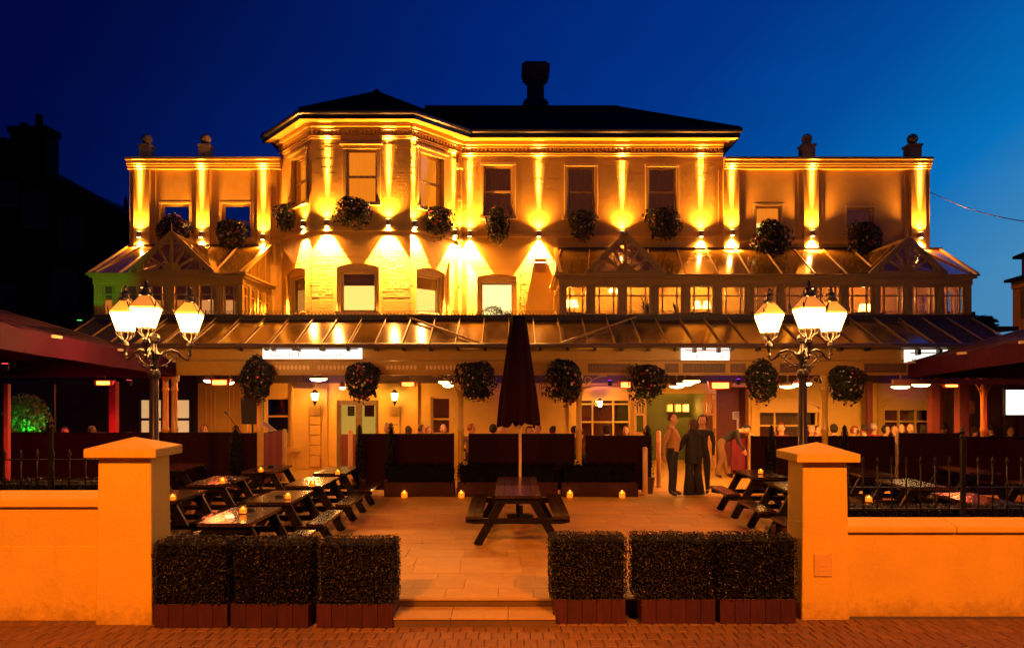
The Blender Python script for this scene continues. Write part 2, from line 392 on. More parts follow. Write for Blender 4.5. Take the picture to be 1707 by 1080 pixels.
def pier(label, x0, x1, yf, dep, zb, zs, za, plaque=None):
    t = thing('gate_pier', label, 'gate pier', ((x0 + x1) / 2, yf, 0), group='gate piers')
    m = MB(); k = .02; m.frust(x0 - k, yf - k, x1 + k, yf + dep + k, -.02, x0, yf, x1, yf + dep, zb); bev(m.build('shaft', render, t), .018, 3)
    m = MB(); ov = .035; m.box(x0 - ov, yf - ov, zb - .075, x1 + ov, yf + dep + ov, zb - .04); 
    c = .10; cx_, cy_ = (x0 + x1) / 2, yf + dep / 2
    m = MB(); m.box(x0 - c, yf - c, zb + .002, x1 + c, yf + dep + c, zs)
    b = len(m.v)
    m.add([(x0 - c + .002, yf - c + .002, zs), (x1 + c - .002, yf - c + .002, zs), (x1 + c - .002, yf + dep + c - .002, zs), (x0 - c + .002, yf + dep + c - .002, zs), (cx_, cy_, za)], [(0, 1, 4), (1, 2, 4), (2, 3, 4), (3, 0, 4)])
    bev(m.build('cap', render, t), .01)
    if plaque:
        a0, a1, z0, z1 = plaque
        m = MB(); m.box(a0, yf - .03, z0, a1, yf - .005, z1); p = m.build('plaque', plaqm, t); bev(p, .004)
        m = MB()
        for i, (f, ww) in enumerate(((.78, .35), (.5, .6), (.28, .45))):
            zc = z0 + (z1 - z0) * f; mid = (a0 + a1) / 2; hw = (a1 - a0) * ww / 2
            m.box(mid - hw, yf - .034, zc - .005, mid + hw, yf - .0295, zc + .005)
        m.build('raised_mark', plaqm, p)
    return t
pier('tall rendered gate pier with a pyramid cap, beside the taller wall, no plaque', -4.39, -3.83, 7.95, .44, 1.765, 1.86, 1.97)
pier('rendered gate pier with a pyramid cap and a small square plaque', 3.15, 3.63, 8.12, .44, 1.70, 1.79, 1.90, (X(1357, 8.1), X(1387, 8.1), Z(960, 8.1), Z(923, 8.1)))
# ---------------------------------------------------------------- railings on the walls, low hedges behind them
leafd = mat('box_hedge_leaf', (.012, .010, .003), .42, .7, 60, 0, tint=(.001, .0012, .0006), spec=.3)
core = mat('hedge_twigs', (.003, .003, .002), .9, .3, 20, .3, spec=.05)
def hedge_mesh(L, D, H, n, size, mats=None, round_=.04):
    m = MB(); m.cm = 1; r = .03
    m.box(-L / 2 + r, -D / 2 + r, .02, L / 2 - r, D / 2 - r, H - r)
    m.cm = 0
    areas = [('f', L * H), ('k', L * H * .6), ('t', L * D), ('l', D * H), ('r', D * H)]; tot = sum(a for _, a in areas)
    for s_, a in areas:
        for _ in range(int(n * a / tot)):
            dp = abs(random.gauss(0, .016)) - .012
            if rnd(0, 1) < .012: dp -= rnd(.01, .035)
            u = rnd(-.5, .5); v = rnd(0, 1)
            if s_ in 'fk': sg = -1 if s_ == 'f' else 1; p = (u * L, sg * (D / 2 - dp), v * H); nn = (0, sg, .3)
            elif s_ == 't': p = (u * L, (v - .5) * D, H - dp); nn = (0, 0, 1)
            else: sg = -1 if s_ == 'l' else 1; p = (sg * (L / 2 - dp), u * D, v * H); nn = (sg, 0, .3)
            nv = noise.noise(Vector(p) * 5 + Vector((L * 31, n * .01, 0))) * .022; p = tuple(Vector(p) + Vector(nn).normalized() * nv)
            # soften the corners
            x_, y_, z_ = p
            ex = max(0, abs(x_) - (L / 2 - round_)) / round_; ez = max(0, z_ - (H - round_)) / round_; ey = max(0, abs(y_) - (D / 2 - round_)) / round_
            if ex * ex + ez * ez + ey * ey > 1.7 and rnd(0, 1) < .8: continue
            m.leaf(p, rnd(.6, 1.3) * size, nn, .5)
    return m.mesh('hedge_leaves', [leafd, core])
railm = mat('railing_iron', (.0018, .0018, .0018), .5, .1, 12, .05, spec=.2)
def railing(label, xa, xb, y, zb, ztop, rails, sp, tallx, tallz):
    t = thing('iron_railing', label, 'railing', ((xa + xb) / 2, y, zb))
    q = MB(); h = ztop - zb
    q.tube([(0, 0, -.02), (0, 0, h - .12)], .008, 6)
    q.lathe([(.008, 0), (.016, .01), (.008, .02), (.012, .035), (.018, .06), (.012, .085), (.002, .12)], (0, 0, h - .12), 6)
    for z in rails: q.lathe([(.008, -.02), (.015, -.008), (.015, .008), (.008, .02)], (0, 0, z - zb + .035), 6)
    me = q.mesh('railing_bar', railm, True)
    x = xa + .08
    while x < xb:
        inst('railing_bar', me, t, (x - (xa + xb) / 2, 0, 0)); x += sp
    for z in rails:
        m = MB(); m.box(xa, y - .016, z - .006, xb, y + .016, z + .006); m.build('rail', railm, t)
    m = MB(); m.box(tallx - .022, y - .022, zb - .02, tallx + .022, y + .022, tallz - .1)
    m.lathe([(.028, 0), (.034, .02), (.02, .05), (.03, .08), (.02, .11), (.004, .15)], (tallx, y, tallz - .1), 10)
    m.build('standard_post', railm, t)
railing('thin black iron railing standing behind the taller boundary wall', -8.5, -4.42, 8.6, 1.36, Z(748, 8.6), [1.43, Z(766, 8.6)], 27 * 8.6 / F, X(85, 8.6), Z(700, 8.6))
railing('thin black iron railing with spear tips behind the low boundary wall', 3.66, 8.5, 8.7, 1.03, Z(760, 8.7), [1.10, Z(812, 8.7)], 24 * 8.7 / F, X(1605, 8.7), Z(716, 8.7))
lh = hedge_mesh(1.4, .4, 1.0, 3300, .032)
for i, (x, lab) in enumerate(((-5.15, 'low clipped hedge behind the taller wall, next to the gate pier'), (-6.55, 'low clipped hedge behind the taller wall, farther from the gate pier'))):
    o = inst('low_hedge', lh, None, (x, 8.98, TZ), scale=(1, 1, (Z(803, 8.8) - TZ))); tag(o, lab, 'hedge', 'hedges behind the walls')
for i, (x, lab) in enumerate(((4.38, 'low hedge behind the low wall, next to the pier with the plaque'), (5.78, 'low hedge behind the low wall, between two other hedges'), (7.18, 'low hedge behind the low wall, farthest from the pier'))):
    o = inst('low_hedge', lh, None, (x, 9.08, TZ), rot=(0, 0, math.pi), scale=(1, 1, (Z(846, 8.9) - TZ))); tag(o, lab, 'hedge', 'hedges behind the walls')
# ---------------------------------------------------------------- six hedge planters
plw = mat('red_stained_planter_board', (.045, .006, .003), .55, .35, 4, .3, 30, stretch=(7, 7, 1))
def planter(label, px0, px1, bx0, bx1, ybase, D, ztop, zb):
    w_, L = None, X(px1, D) - X(px0, D)
    cx_ = (X(px0, D) + X(px1, D)) / 2; dep = .44
    t = thing('hedge_planter', label, 'planter', (cx_, D + dep / 2, 0), group='hedge planters across the entrance')
    a, b = X(bx0, D), X(bx1, D); n = 5
    tr = MB(); tr.box(a + .02, D + .03, .01, b - .02, D + dep - .03, zb - .02); tr.build('soil', core, t)
    for i in range(n):
        s = (b - a) / n
        m = MB(); m.box(a + i * s + .0015, D, .0 + rnd(0, .004), a + (i + 1) * s - .0015, D + .022 + rnd(0, .004), zb - rnd(0, .006)); bev(m.build('board', plw, t), .003, 1)
    m = MB(); m.box(a, D + .03, .0, a + .02, D + dep, zb); m.build('end_board', plw, t)
    m = MB(); m.box(b - .02, D + .03, .0, b, D + dep, zb); m.build('end_board', plw, t)
    o = inst('hedge', hedge_mesh(L - .05, dep, ztop - zb + .01, 7600, .026), t, (0, 0, zb - .01)); 
    return t
zb = .25
PL = [(250, 382, 256, 379, 'hedge planter standing against the gate pier of the taller wall'), (385, 523, 384, 514, 'middle hedge planter of the three beside the taller wall'),
      (525, 661, 527, 655, 'hedge planter at the step edge, on the side of the taller wall')]
for a, b, c, d, l in PL: planter(l, a, b, c, d, 1047, 7.82, Z(905, 7.82), zb)
PR = [(914, 1049, 922, 1043, 'hedge planter at the step edge, on the side of the low wall'), (1055, 1192, 1069, 1193, 'middle hedge planter of the three beside the low wall'),
      (1191, 1334, 1200, 1327, 'hedge planter standing against the gate pier with the plaque')]
for a, b, c, d, l in PR: planter(l, a, b, c, d, 1038, 7.96, Z(898, 7.96), zb + .01)
# ================================================================ the public house
DW = 21.5
paneg = glass('window_pane', (.86, .86, .84), .05, .02)
curt_lit = mat('lit_net_curtain', (.20, .09, .012), .9, .08, 6, 0, emit=(1, .255, .008), es=1.2)
curt_dim = mat('drawn_brown_curtain', (.16, .06, .02), .9, .2, 6, 0, emit=(1, .22, .02), es=.07)
blind_br = mat('brown_roller_blind', (.30, .15, .05), .85, .1, 6, .1)
lit_pale = mat('lit_room_blind', (.7, .6, .4), .9, .03, 4, 0, emit=(1, .64, .15), es=1.9)
lit_warm = mat('lit_room_blind_warm', (.6, .4, .2), .9, .05, 4, 0, emit=(1, .42, .07), es=.62)
lit_white = mat('bright_room_wall', (.8, .75, .6), .9, .03, 4, 0, emit=(1, .76, .28), es=2.6)
dark_in = mat('dark_interior', (.012, .009, .008), .8, .2, 4, 0)
MF = Frame(-1.44, DW, X(1205, DW), DW)
BC = Frame(-5.34, 20, -2.71, 20)
BR_ = Frame(-2.71, 20, -1.44, DW)
BL = Frame(-6.6, DW, -5.34, 20)
LW = Frame(X(222, DW), DW, -6.6, DW)
RW = Frame(X(1205, DW), DW, X(1542, DW), DW)
pub = thing('public_house', 'large cream public house floodlit in gold, with bay, hipped slate roof and flat wings', 'building', (0, DW, 0))
ZE = 9.53; ZD = 3.98
def window(fr, u0, u1, z0, z1, style, surround='plain', rec=.10, parent=None, sillz=True, arch=.0):
    """Frame (with surround and sill) is the part; panes, curtain or blind hang from it."""
    par = parent or pub
    if surround == 'arch': rec = .16
    m = MB(); j = .055; f0, f1 = -rec - .06, -rec
    for a, b, c, d in ((u0, u0 + j, z0, z1), (u1 - j, u1, z0, z1), (u0 + j, u1 - j, z0, z0 + j), (u0 + j, u1 - j, z1 - j, z1)): m.fbox(fr, a + .001, b - .001, c + .001, d - .001, f0, f1)
    zm = (z0 + z1) / 2
    if style in ('lit', 'dim', 'dark', 'sky'): m.fbox(fr, u0 + j, u1 - j, zm - .03, zm + .03, f0 + .004, f1 + .012)
    if surround == 'plain':
        s = .085
        m.fbox(fr, u0 - s, u0 - .002, z0, z1, -.01, .03); m.fbox(fr, u1 + .002, u1 + s, z0, z1, -.01, .03)
        m.fbox(fr, u0 - s, u1 + s, z1 + .001, z1 + s * 1.1, -.01, .04)
    if surround == 'flat':
        s = .07
        m.fbox(fr, u0 - s, u0 - .002, z0, z1, -.01, .008); m.fbox(fr, u1 + .002, u1 + s, z0, z1, -.01, .008); m.fbox(fr, u0 - s, u1 + s, z1 + .001, z1 + s, -.01, .009)
    if surround == 'hood':
        s = .10
        m.fbox(fr, u0 - s, u0 - .002, z0, z1, -.01, .03); m.fbox(fr, u1 + .002, u1 + s, z0, z1, -.01, .03)
        m.fbox(fr, u0 - s, u1 + s, z1 + .001, z1 + s, -.01, .035); m.fbox(fr, u0 - s - .06, u1 + s + .06, z1 + s + .001, z1 + s + .07, -.01, .11)
    if surround == 'arch':
        s = .10
        m.fbox(fr, u0 - s, u0 - .002, z0, z1 + .001, -.15, -.10); m.fbox(fr, u1 + .002, u1 + s, z0, z1 + .001, -.15, -.10)
        m.fbox(fr, u0 - s, u1 + s, z1 + .002, z1 + .12 + arch, -.15, -.10); m.fbox(fr, u0 - .03, u1 + .03, z1 + .004, z1 + .04, -.099, -.085)
    if sillz: m.fbox(fr, u0 - .13, u1 + .13, z0 - .09, z0 - .002, -.02, .10)
    wn = m.build('window', framew, par); bev(wn, .006, 1)
    gw = -rec - .035
    if style in ('lit', 'dim', 'dark', 'sky'):
        for a, b in ((z0 + j, zm - .03), (zm + .03, z1 - j)):
            q = MB(); q.fbox(fr, u0 + j, u1 - j, a, b, gw, gw + .006); q.build('pane', paneg, wn)
    else:
        q = MB(); q.fbox(fr, u0 + j, u1 - j, z0 + j, z1 - j, gw, gw + .006); q.build('pane', paneg, wn)
    def sheet(a, b, c, d, wo, ma, wavy, nm):
        q = MB(); n = 26 if wavy else 2; P = fr.P
        for i in range(n):
            ua, ub = a + (b - a) * i / n, a + (b - a) * (i + 1) / n
            wa = wo + (.018 * math.sin(i * 2.1) + .012 * math.sin(i * .9 + 1) if wavy else 0); wb = wo + (.018 * math.sin((i + 1) * 2.1) + .012 * math.sin((i + 1) * .9 + 1) if wavy else 0)
            q.face([P(ua, c, wa), P(ub, c, wb), P(ub, d, wb), P(ua, d, wa)])
        return q.build(nm, ma, wn, smooth=wavy)
    U0, U1 = u0 + .01, u1 - .01
    if style == 'lit': sheet(U0, U1, z0, z1, -rec - .16, curt_lit, True, 'net_curtain')
    if style == 'dim': sheet(U0, U1, z0, z1, -rec - .16, curt_dim, True, 'curtain')
    if style == 'dark': sheet(U0, U1, z0, z1, -rec - .3, dark_in, False, 'dark_room')
    if style == 'blind':
        zb = z1 - (z1 - z0) * .33
        sheet(U0, U1, zb, z1, -rec - .10, blind_br, False, 'roller_blind'); sheet(U0, U1, z0, zb, -rec - .13, lit_pale, False, 'lit_blind')
    if style == 'blindwarm':
        zb = z1 - (z1 - z0) * .33
        sheet(U0, U1, zb, z1, -rec - .10, blind_br, False, 'roller_blind'); sheet(U0, U1, z0, zb, -rec - .13, lit_warm, False, 'lit_blind')
    if style == 'bright': sheet(U0, U1, z0, z1, -rec - .75, lit_white, False, 'room_wall')
    if style == 'halflit':
        sheet(U0, U1, zm, z1, -rec - .16, curt_lit, True, 'net_curtain'); sheet(U0, U1, z0, zm, -rec - .16, lit_pale, True, 'net_curtain')
    return wn
def rect(fr, x0, x1, y0, y1):
    ua, za = fr.uz(x0, y0); ub, zb_ = fr.uz(x1, y1); um, zt = fr.uz((x0 + x1) / 2, y0); _, zl = fr.uz((x0 + x1) / 2, y1)
    return (ua, ub, zl, zt)
wins = []   # (frame, rect, style, surround, arch)
for x0, x1, y0, y1 in ((806, 854.5, 276, 361), (945.5, 991, 278, 361), (1081, 1127, 279, 361)): wins.append((MF, rect(MF, x0, x1, y0, y1), 'dim', 'plain', 0))
wins.append((BC, rect(BC, 577, 628, 249, 338), 'lit', 'hood', 0))
wins.append((BR_, rect(BR_, 701, 739, 260, 349), 'lit', 'hood', 0))
wins.append((BL, rect(BL, 487, 511, 262, 341), 'lit', 'hood', 0))
wins.append((BC, rect(BC, 567.5, 625.5, 452, 519), 'blind', 'arch', .10))
wins.append((BR_, rect(BR_, 699, 738, 460, 523), 'blind', 'arch', .10))
wins.append((BL, rect(BL, 480, 506, 460, 523), 'blindwarm', 'arch', .10))
wins.append((MF, rect(MF, 801, 855.5, 468, 530), 'bright', 'arch', .08))
for x0, x1 in ((268, 315), (370, 417)): wins.append((LW, rect(LW, x0, x1, 340, 397), 'sky', 'flat', 0))
wins.append((RW, rect(RW, 1260, 1303, 343, 395), 'halflit', 'flat', 0))
wins.append((RW, rect(RW, 1413, 1457, 346, 402), 'dim', 'flat', 0))
def wide(w_):
    r = w_[1]
    return (r[0] - .10, r[1] + .10, r[2], r[3] + .12 + w_[4]) if w_[3] == 'arch' else r
for fr, z0, z1, nm in ((MF, 3.3, ZE, 'front_wall'), (BC, ZD, ZE, 'bay_wall'), (BR_, ZD, ZE, 'bay_wall'), (BL, ZD, ZE, 'bay_wall')):
    m = MB(); hs = [r for f, r, *_ in wins if f is fr]; e = .0 if fr is MF else .12
    ws = [w_ for w_ in wins if w_[0] is fr]; hs = [wide(w_) for w_ in ws]
    wall_cells(m, fr, 0, fr.len, z0, z1, hs, -.3, 0)
    for w_, h_ in zip(ws, hs):
        if w_[3] != 'arch': continue
        k = 10; arc = lambda t: w_[1][3] + .11 + w_[4] * (1 - (2 * t - 1) ** 2); uu = lambda t: h_[0] + (h_[1] - h_[0]) * t
        for i in range(k): m.fprism(fr, [(uu(i / k), arc(i / k)), (uu((i + 1) / k), arc((i + 1) / k)), (uu((i + 1) / k), h_[3] + .002), (uu(i / k), h_[3] + .002)], -.3, -.0005)
    m.build(nm, cream, pub)
for fr, nm in ((LW, 'wing_wall'), (RW, 'wing_wall')):
    m = MB(); hs = [r for f, r, *_ in wins if f is fr]; wall_cells(m, fr, 0, fr.len, 3.3, 9.0, hs, -.3, 0); m.build(nm, stucco, pub)
for fr, r, st_, su, ar in wins: window(fr, *r, st_, su, arch=ar)
m = MB(); m.box(-6.6, 29, 0, 6.05, 29.3, ZE); m.box(5.75, DW + .31, 3.3, 6.05, 29, ZE); m.box(-6.6, DW + .02, 3.3, -6.3, 29, ZE)
m.box(11.54, DW + .31, 0, 11.84, 29, 9); m.box(6.06, 29, 0, 11.84, 29.3, 9); m.build('rear_wall', stucco, pub)
m = MB(); m.box(6.06, DW + .31, 8.5, 11.53, 28.99, 8.7); m.build('wing_roof', slate, pub)
# ---- painted brick courses in relief; the nearest (the bay's front, low down) brick by brick
def brick_run(fr, z0, z1, holes, mb, margin=.10, single=None, u0=0, u1=None):
    bl, bh, jt = .215, .066, .011; row = 0; z = z0; u1 = u1 or fr.len
    while z + bh < z1:
        u = u0 - (row % 2) * bl / 2
        while u < u1 - .04:
            a, b = max(u, u0 + .002), min(u + bl, u1 - .002)
            ok = b - a > .03
            for h in holes:
                if b > h[0] - margin and a < h[1] + margin and z + bh > h[2] - .11 and z < h[3] + .10:
                    if b > h[0] - margin and a < h[0] - margin - .05: b = h[0] - margin
                    elif a < h[1] + margin and b > h[1] + margin + .05: a = h[1] + margin
                    else: ok = False
            if ok and b - a > .03:
                pr = random.choice((.001, .0012, .0014, .0018, .0024, .0032)) + rnd(0, .0006)
                if single is not None and len(single) < 300: single.append((a, b, z, pr))
                else: mb.fbox(fr, a, b, z, z + bh, -.004, pr)
            u += bl + jt
        z += bh + jt; row += 1
mb = MB(); single = []
hol = lambda f_: [wide(w_) for w_ in wins if w_[0] is f_]
brick_run(BC, 4.9, 6.62, hol(BC), mb, single=single)
brick_run(BC, 4.0, 4.89, hol(BC), mb); brick_run(BC, 6.75, 9.0, hol(BC), mb)
for fr in (BL, BR_): brick_run(fr, 4.0, 6.62, hol(fr), mb); brick_run(fr, 6.75, 9.0, hol(fr), mb)
brick_run(MF, 4.0, 6.72, hol(MF), mb); brick_run(MF, 6.93, 9.05, hol(MF), mb)
tag(mb.build('brick_courses', cream, pub), kind='stuff')
bm_cache = {}
for a, b, z, pr in single:
    k = (round(b - a, 2), round(pr, 3))
    if k not in bm_cache:
        q = MB(); c = .003; L2 = k[0] / 2
        q.add([(-L2, .004, 0), (L2, .004, 0), (L2, .004, .066), (-L2, .004, .066), (-L2, -pr + c, 0), (L2, -pr + c, 0), (L2, -pr + c, .066), (-L2, -pr + c, .066),
               (-L2 + c, -pr, c), (L2 - c, -pr, c), (L2 - c, -pr, .066 - c), (-L2 + c, -pr, .066 - c)],
              [(0, 1, 5, 4), (1, 2, 6, 5), (2, 3, 7, 6), (3, 0, 4, 7), (4, 5, 9, 8), (5, 6, 10, 9), (6, 7, 11, 10), (7, 4, 8, 11), (8, 9, 10, 11)])
        bm_cache[k] = q.mesh('brick', cream)
    p = BC.P((a + b) / 2, z, 0); inst('brick', bm_cache[k], pub, Vector(p) - ORG[pub.name])
# ---- string course, cornice, dentils, soffit
def band(nm, fr, u0, u1, prof, material=trim):
    # prof: list of (z0, z1, w)
    m = MB()
    for z0, z1, w_ in prof: m.fbox(fr, u0, u1, z0, z1, -.01, w_)
    return bev(m.build(nm, material, pub), .006, 1)
for fr, e0, e1, zs in ((MF, .06, 0, 6.80), (BC, -.02, -.02, 6.66), (BR_, -.02, -.05, 6.66), (BL, -.05, -.02, 6.66)):
    u0, u1 = e0 if fr is MF else e0, fr.len - e1
    band('string_course', fr, u0, u1, [(zs, zs + .10, .05), (zs + .101, zs + .13, .025)])
    band('cornice', fr, u0, u1, [(9.12, 9.17, .05), (9.171, 9.20, .075), (9.33, 9.40, .08), (9.401, 9.50, .16)])
    m = MB(); u = u0 + .03
    while u < u1 - .08: m.fbox(fr, u, u + .06, 9.255, 9.329, -.01, .075); u += .115
    tag(m.build('dentil_course', trim, pub), kind='stuff')
ov = .42
eave_b = [(-7.15, 21.55), (-5.34 - .19, 20 - ov), (-2.71 + .17, 20 - ov), (-1.15, 21.08)]
m = MB()
m.face([(-1.2, 21.08, 9.51), (6.36, 21.08, 9.51), (6.36, DW + .02, 9.51), (-1.2, DW + .02, 9.51)][::-1])
m.face([(*p, 9.515) for p in eave_b][::-1] if False else [(*eave_b[0], 9.515), (-6.6, 21.6, 9.515), (-1.3, 21.6, 9.515), (*eave_b[3], 9.515), (*eave_b[2], 9.515), (*eave_b[1], 9.515)])
m.face([(6.05, DW, 9.512), (6.36, DW, 9.512), (6.36, 29, 9.512), (6.05, 29, 9.512)])
m.build('soffit', trim, pub)
m = MB()
def fascia(p, q, z0=9.5, z1=9.72, t=.03):
    d = Vector((q[0] - p[0], q[1] - p[1])); n = Vector((d.y, -d.x)).normalized() * t
    m.add([(p[0], p[1], z0), (q[0], q[1], z0), (q[0] + n.x, q[1] + n.y, z0), (p[0] + n.x, p[1] + n.y, z0), (p[0], p[1], z1), (q[0], q[1], z1), (q[0] + n.x, q[1] + n.y, z1), (p[0] + n.x, p[1] + n.y, z1)], MB.BF)
for p, q in ((eave_b[0], eave_b[1]), (eave_b[1], eave_b[2]), (eave_b[2], eave_b[3]), ((-1.13, 21.05), (6.37, 21.05)), ((6.37, 21.05), (6.37, 29))): fascia(p, q)
m.build('fascia_board', gutterblk, pub)
gut = MB()
for pts in ([(*eave_b[0], 9.66), (*eave_b[1], 9.66), (*eave_b[2], 9.66), (*eave_b[3], 9.66)], [(-1.1, 21.0, 9.66), (6.42, 21.0, 9.66)]):
    pp = [(a, b - .08, c) for a, b, c in pts]; gut.tube(pp, .065, 8)
smooth_by_angle(gut.build('gutter', gutterblk, pub))
# ---- hipped slate roofs
def slated(m, a0, a1, b1, b0, n):
    a0, a1, b1, b0 = map(Vector, (a0, a1, b1, b0))
    nn = (a1 - a0).cross(b0 - a0 if (b0 - a0).length > .01 else b1 - a0).normalized()
    if nn.z < 0: nn = -nn
    for i in range(n):
        t0, t1 = i / n, (i + 1) / n
        p0, p1 = a0.lerp(b0, t0), a1.lerp(b1, t0); q0, q1 = a0.lerp(b0, t1), a1.lerp(b1, t1)
        h = nn * .018
        m.add([p0, p1, q1, q0, p0 + h, p1 + h, q1 + nn * .002, q0 + nn * .002], [(0, 1, 5, 4), (4, 5, 6, 7), (1, 2, 6, 5), (3, 0, 4, 7)])
m = MB(); z = 9.72; k = 22
zr = 11.79
slated(m, (-1.2, 21.0, z), (6.42, 21.0, z), (3.53, 25, zr), (-1.2, 25, zr), k)
slated(m, (6.42, 21.0, z), (6.42, 29.3, z), (3.53, 25, zr), (3.53, 25, zr), k)
slated(m, (6.42, 29.3, z), (-6.9, 29.3, z), (-4, 25, zr), (3.53, 25, zr), k)
ap = (-4.24, 23.5, 11.74)
eb = eave_b + [(-1.0, 27.5), (-7.15, 27.5)]
eb = [(a, b - .05) for a, b in eb]
for i in range(6):
    p, q = eb[i], eb[(i + 1) % 6]; slated(m, (*p, z), (*q, z), ap, ap, k)
rf = m.build('slate_roof', slate, pub)
m = MB()
m.tube([(-2.9, 25, zr + .03), (3.53, 25, zr + .03)], .07, 6); m.tube([(3.53, 25, zr + .03), (6.42, 21.0, z + .03)], .05, 6)
for p in eb[:5]: m.tube([ap, (*p, z + .03)], .05, 6)
m.ball((ap[0], ap[1], ap[2]), .1); m.build('ridge_tiles', slate, rf)
# ---- chimney on the ridge
cx_, cy_, s_ = X(893, 25), 25.3, 25.3 / F
m = MB(); zb0 = Z(186, 25.3) - .5
def stk(x0, x1, y0, y1): m.box(cx_ - x0 * s_ / 2, cy_ - x0 * s_ / 2 * .8, Z(y1, 25.3), cx_ + x0 * s_ / 2, cy_ + x0 * s_ / 2 * .8, Z(y0, 25.3))
stk(42, 0, 175, 200); stk(36, 0, 170, 174.9); stk(28, 0, 138, 169.9); stk(34, 0, 133, 137.9); stk(42, 0, 126, 132.9); stk(46, 0, 113, 125.9); stk(38, 0, 108.5, 112.9)
bev(m.build('chimney', mat('sooty_brick', (.05, .035, .028), .85, .3, 6, .4), rf), .02)
# ---- wings: pilasters, cornices, ball finials
def wing(fr, pil, ytop):
    zt = 9.0
    for x0, x1, dk in pil:
        u0, _ = fr.uz(x0, 400); u1, _ = fr.uz(x1, 400); m = MB()
        m.fbox(fr, u0, u1, 6.0, 8.72, -.01, .10)
        m.fbox(fr, u0 - .05, u1 + .05, 6.0, 6.55, -.01, .125) if False else None
        bev(m.build('pilaster', stucco, pub), .01)
        m = MB(); m.fbox(fr, u0 - dk, u0 - .004, 6.0, 8.72, -.01, .035); m.fbox(fr, u1 + .004, u1 + dk, 6.0, 8.72, -.01, .035); m.build('pilaster_margin', stucco, pub)
    m = MB()
    for z0, z1, w_ in ((8.72, 8.79, .13), (8.791, 8.85, .16), (8.851, 8.95, .20), (8.951, 9.04, .25)): m.fbox(fr, -.12 if fr is LW else 0, fr.len + (.12 if fr is RW else 0), z0, z1, -.31, w_)
    bev(m.build('wing_cornice', stucco, pub), .012)
    m = MB(); m.fbox(fr, 0, fr.len, 6.62, 6.72, -.01, .07); bev(m.build('sill_band', stucco, pub), .006)
wing(LW, ((225, 252, .14), (329, 352, .0051), (430, 453, .14)), 268)
wing(RW, ((1204.5, 1231, .12), (1338, 1363, .14), (1516, 1541, .14)), 270)
for px, yt, sc_ in ((245, 235, .85), (343, 236, .85), (1345, 234, 1), (1521, 236, 1)):
    m = MB(); D = DW - .02; x = X(px, D); s = .155 * sc_ + .02
    m.box(x - s, D - s, 9.042, x + s, D + s, 9.36); m.box(x - s - .03, D - s - .03, 9.3605, x + s + .03, D + s + .03, 9.42)
    m.lathe([(.08, 0), (.06, .03), (.07, .06)], (x, D, 9.42), 12); m.ball((x, D, 9.60), .15, 16, 10)
    smooth_by_angle(m.build('ball_finial', mat('weathered_stone', (.30, .20, .10), .8, .3, 8, .5), pub), 35)
# ---- downpipes
m = MB(); px_ = X(766, 21.3)
m.tube([(px_, 21.42, 9.45), (px_, 21.40, 9.1), (px_, 21.36, 8.9), (px_, 21.36, 4.0)], .045, 8); m.box(px_ - .1, 21.25, 8.7, px_ + .1, 21.45, 8.86)
for z in (7.8, 6.6, 5.4): m.tube([(px_, 21.36, z), (px_, 21.36, z + .07)], .06, 8)
smooth_by_angle(m.build('downpipe', cream, pub))
m = MB(); x = X(749, 21.2); m.tube([(x, 21.1, 6.0), (x, 21.1, 4.0)], .04, 8); m.tube([(x, 21.1, 4.2), (x, 21.1, 4.0)], .08, 8); smooth_by_angle(m.build('downpipe', cream, pub))
# ---------------------------------------------------------------- ground floor
gw = mat('ground_floor_paint', (.60, .40, .06), .55, .12, 2.5, .2, 40)
redw = mat('oxblood_paint', (.16, .035, .025), .5, .2, 4, .15)
GF = Frame(X(330, DW), DW, X(1602, DW), DW)
gh = []
def gr(x0, x1, y0, y1): r = rect(GF, x0, x1, y0, y1); gh.append(r); return r
gwa = gr(441, 482, 662, 726); gdo = gr(561, 631, 667, 781); gwb = gr(718, 752, 661, 726)
gpo = gr(961, 1052, 656, 781); gen = gr(1056, 1192, 656, 781); gra = gr(1265, 1365, 676, 781); grb = gr(1474, 1555, 672, 781); gre = gr(1194, 1248, 645, 781)
m = MB(); wall_cells(m, GF, 0, GF.len, TZ - .01, 3.29, gh, -.3, -.0); m.build('ground_floor_wall', gw, pub)
m = MB(); m.fbox(GF, 0, GF.len, 2.62, 3.28, -.02, .05); m.build('veranda_lintel', mat('dark_brown_boarding', (.06, .035, .022), .6, .3, 3, .2), pub)
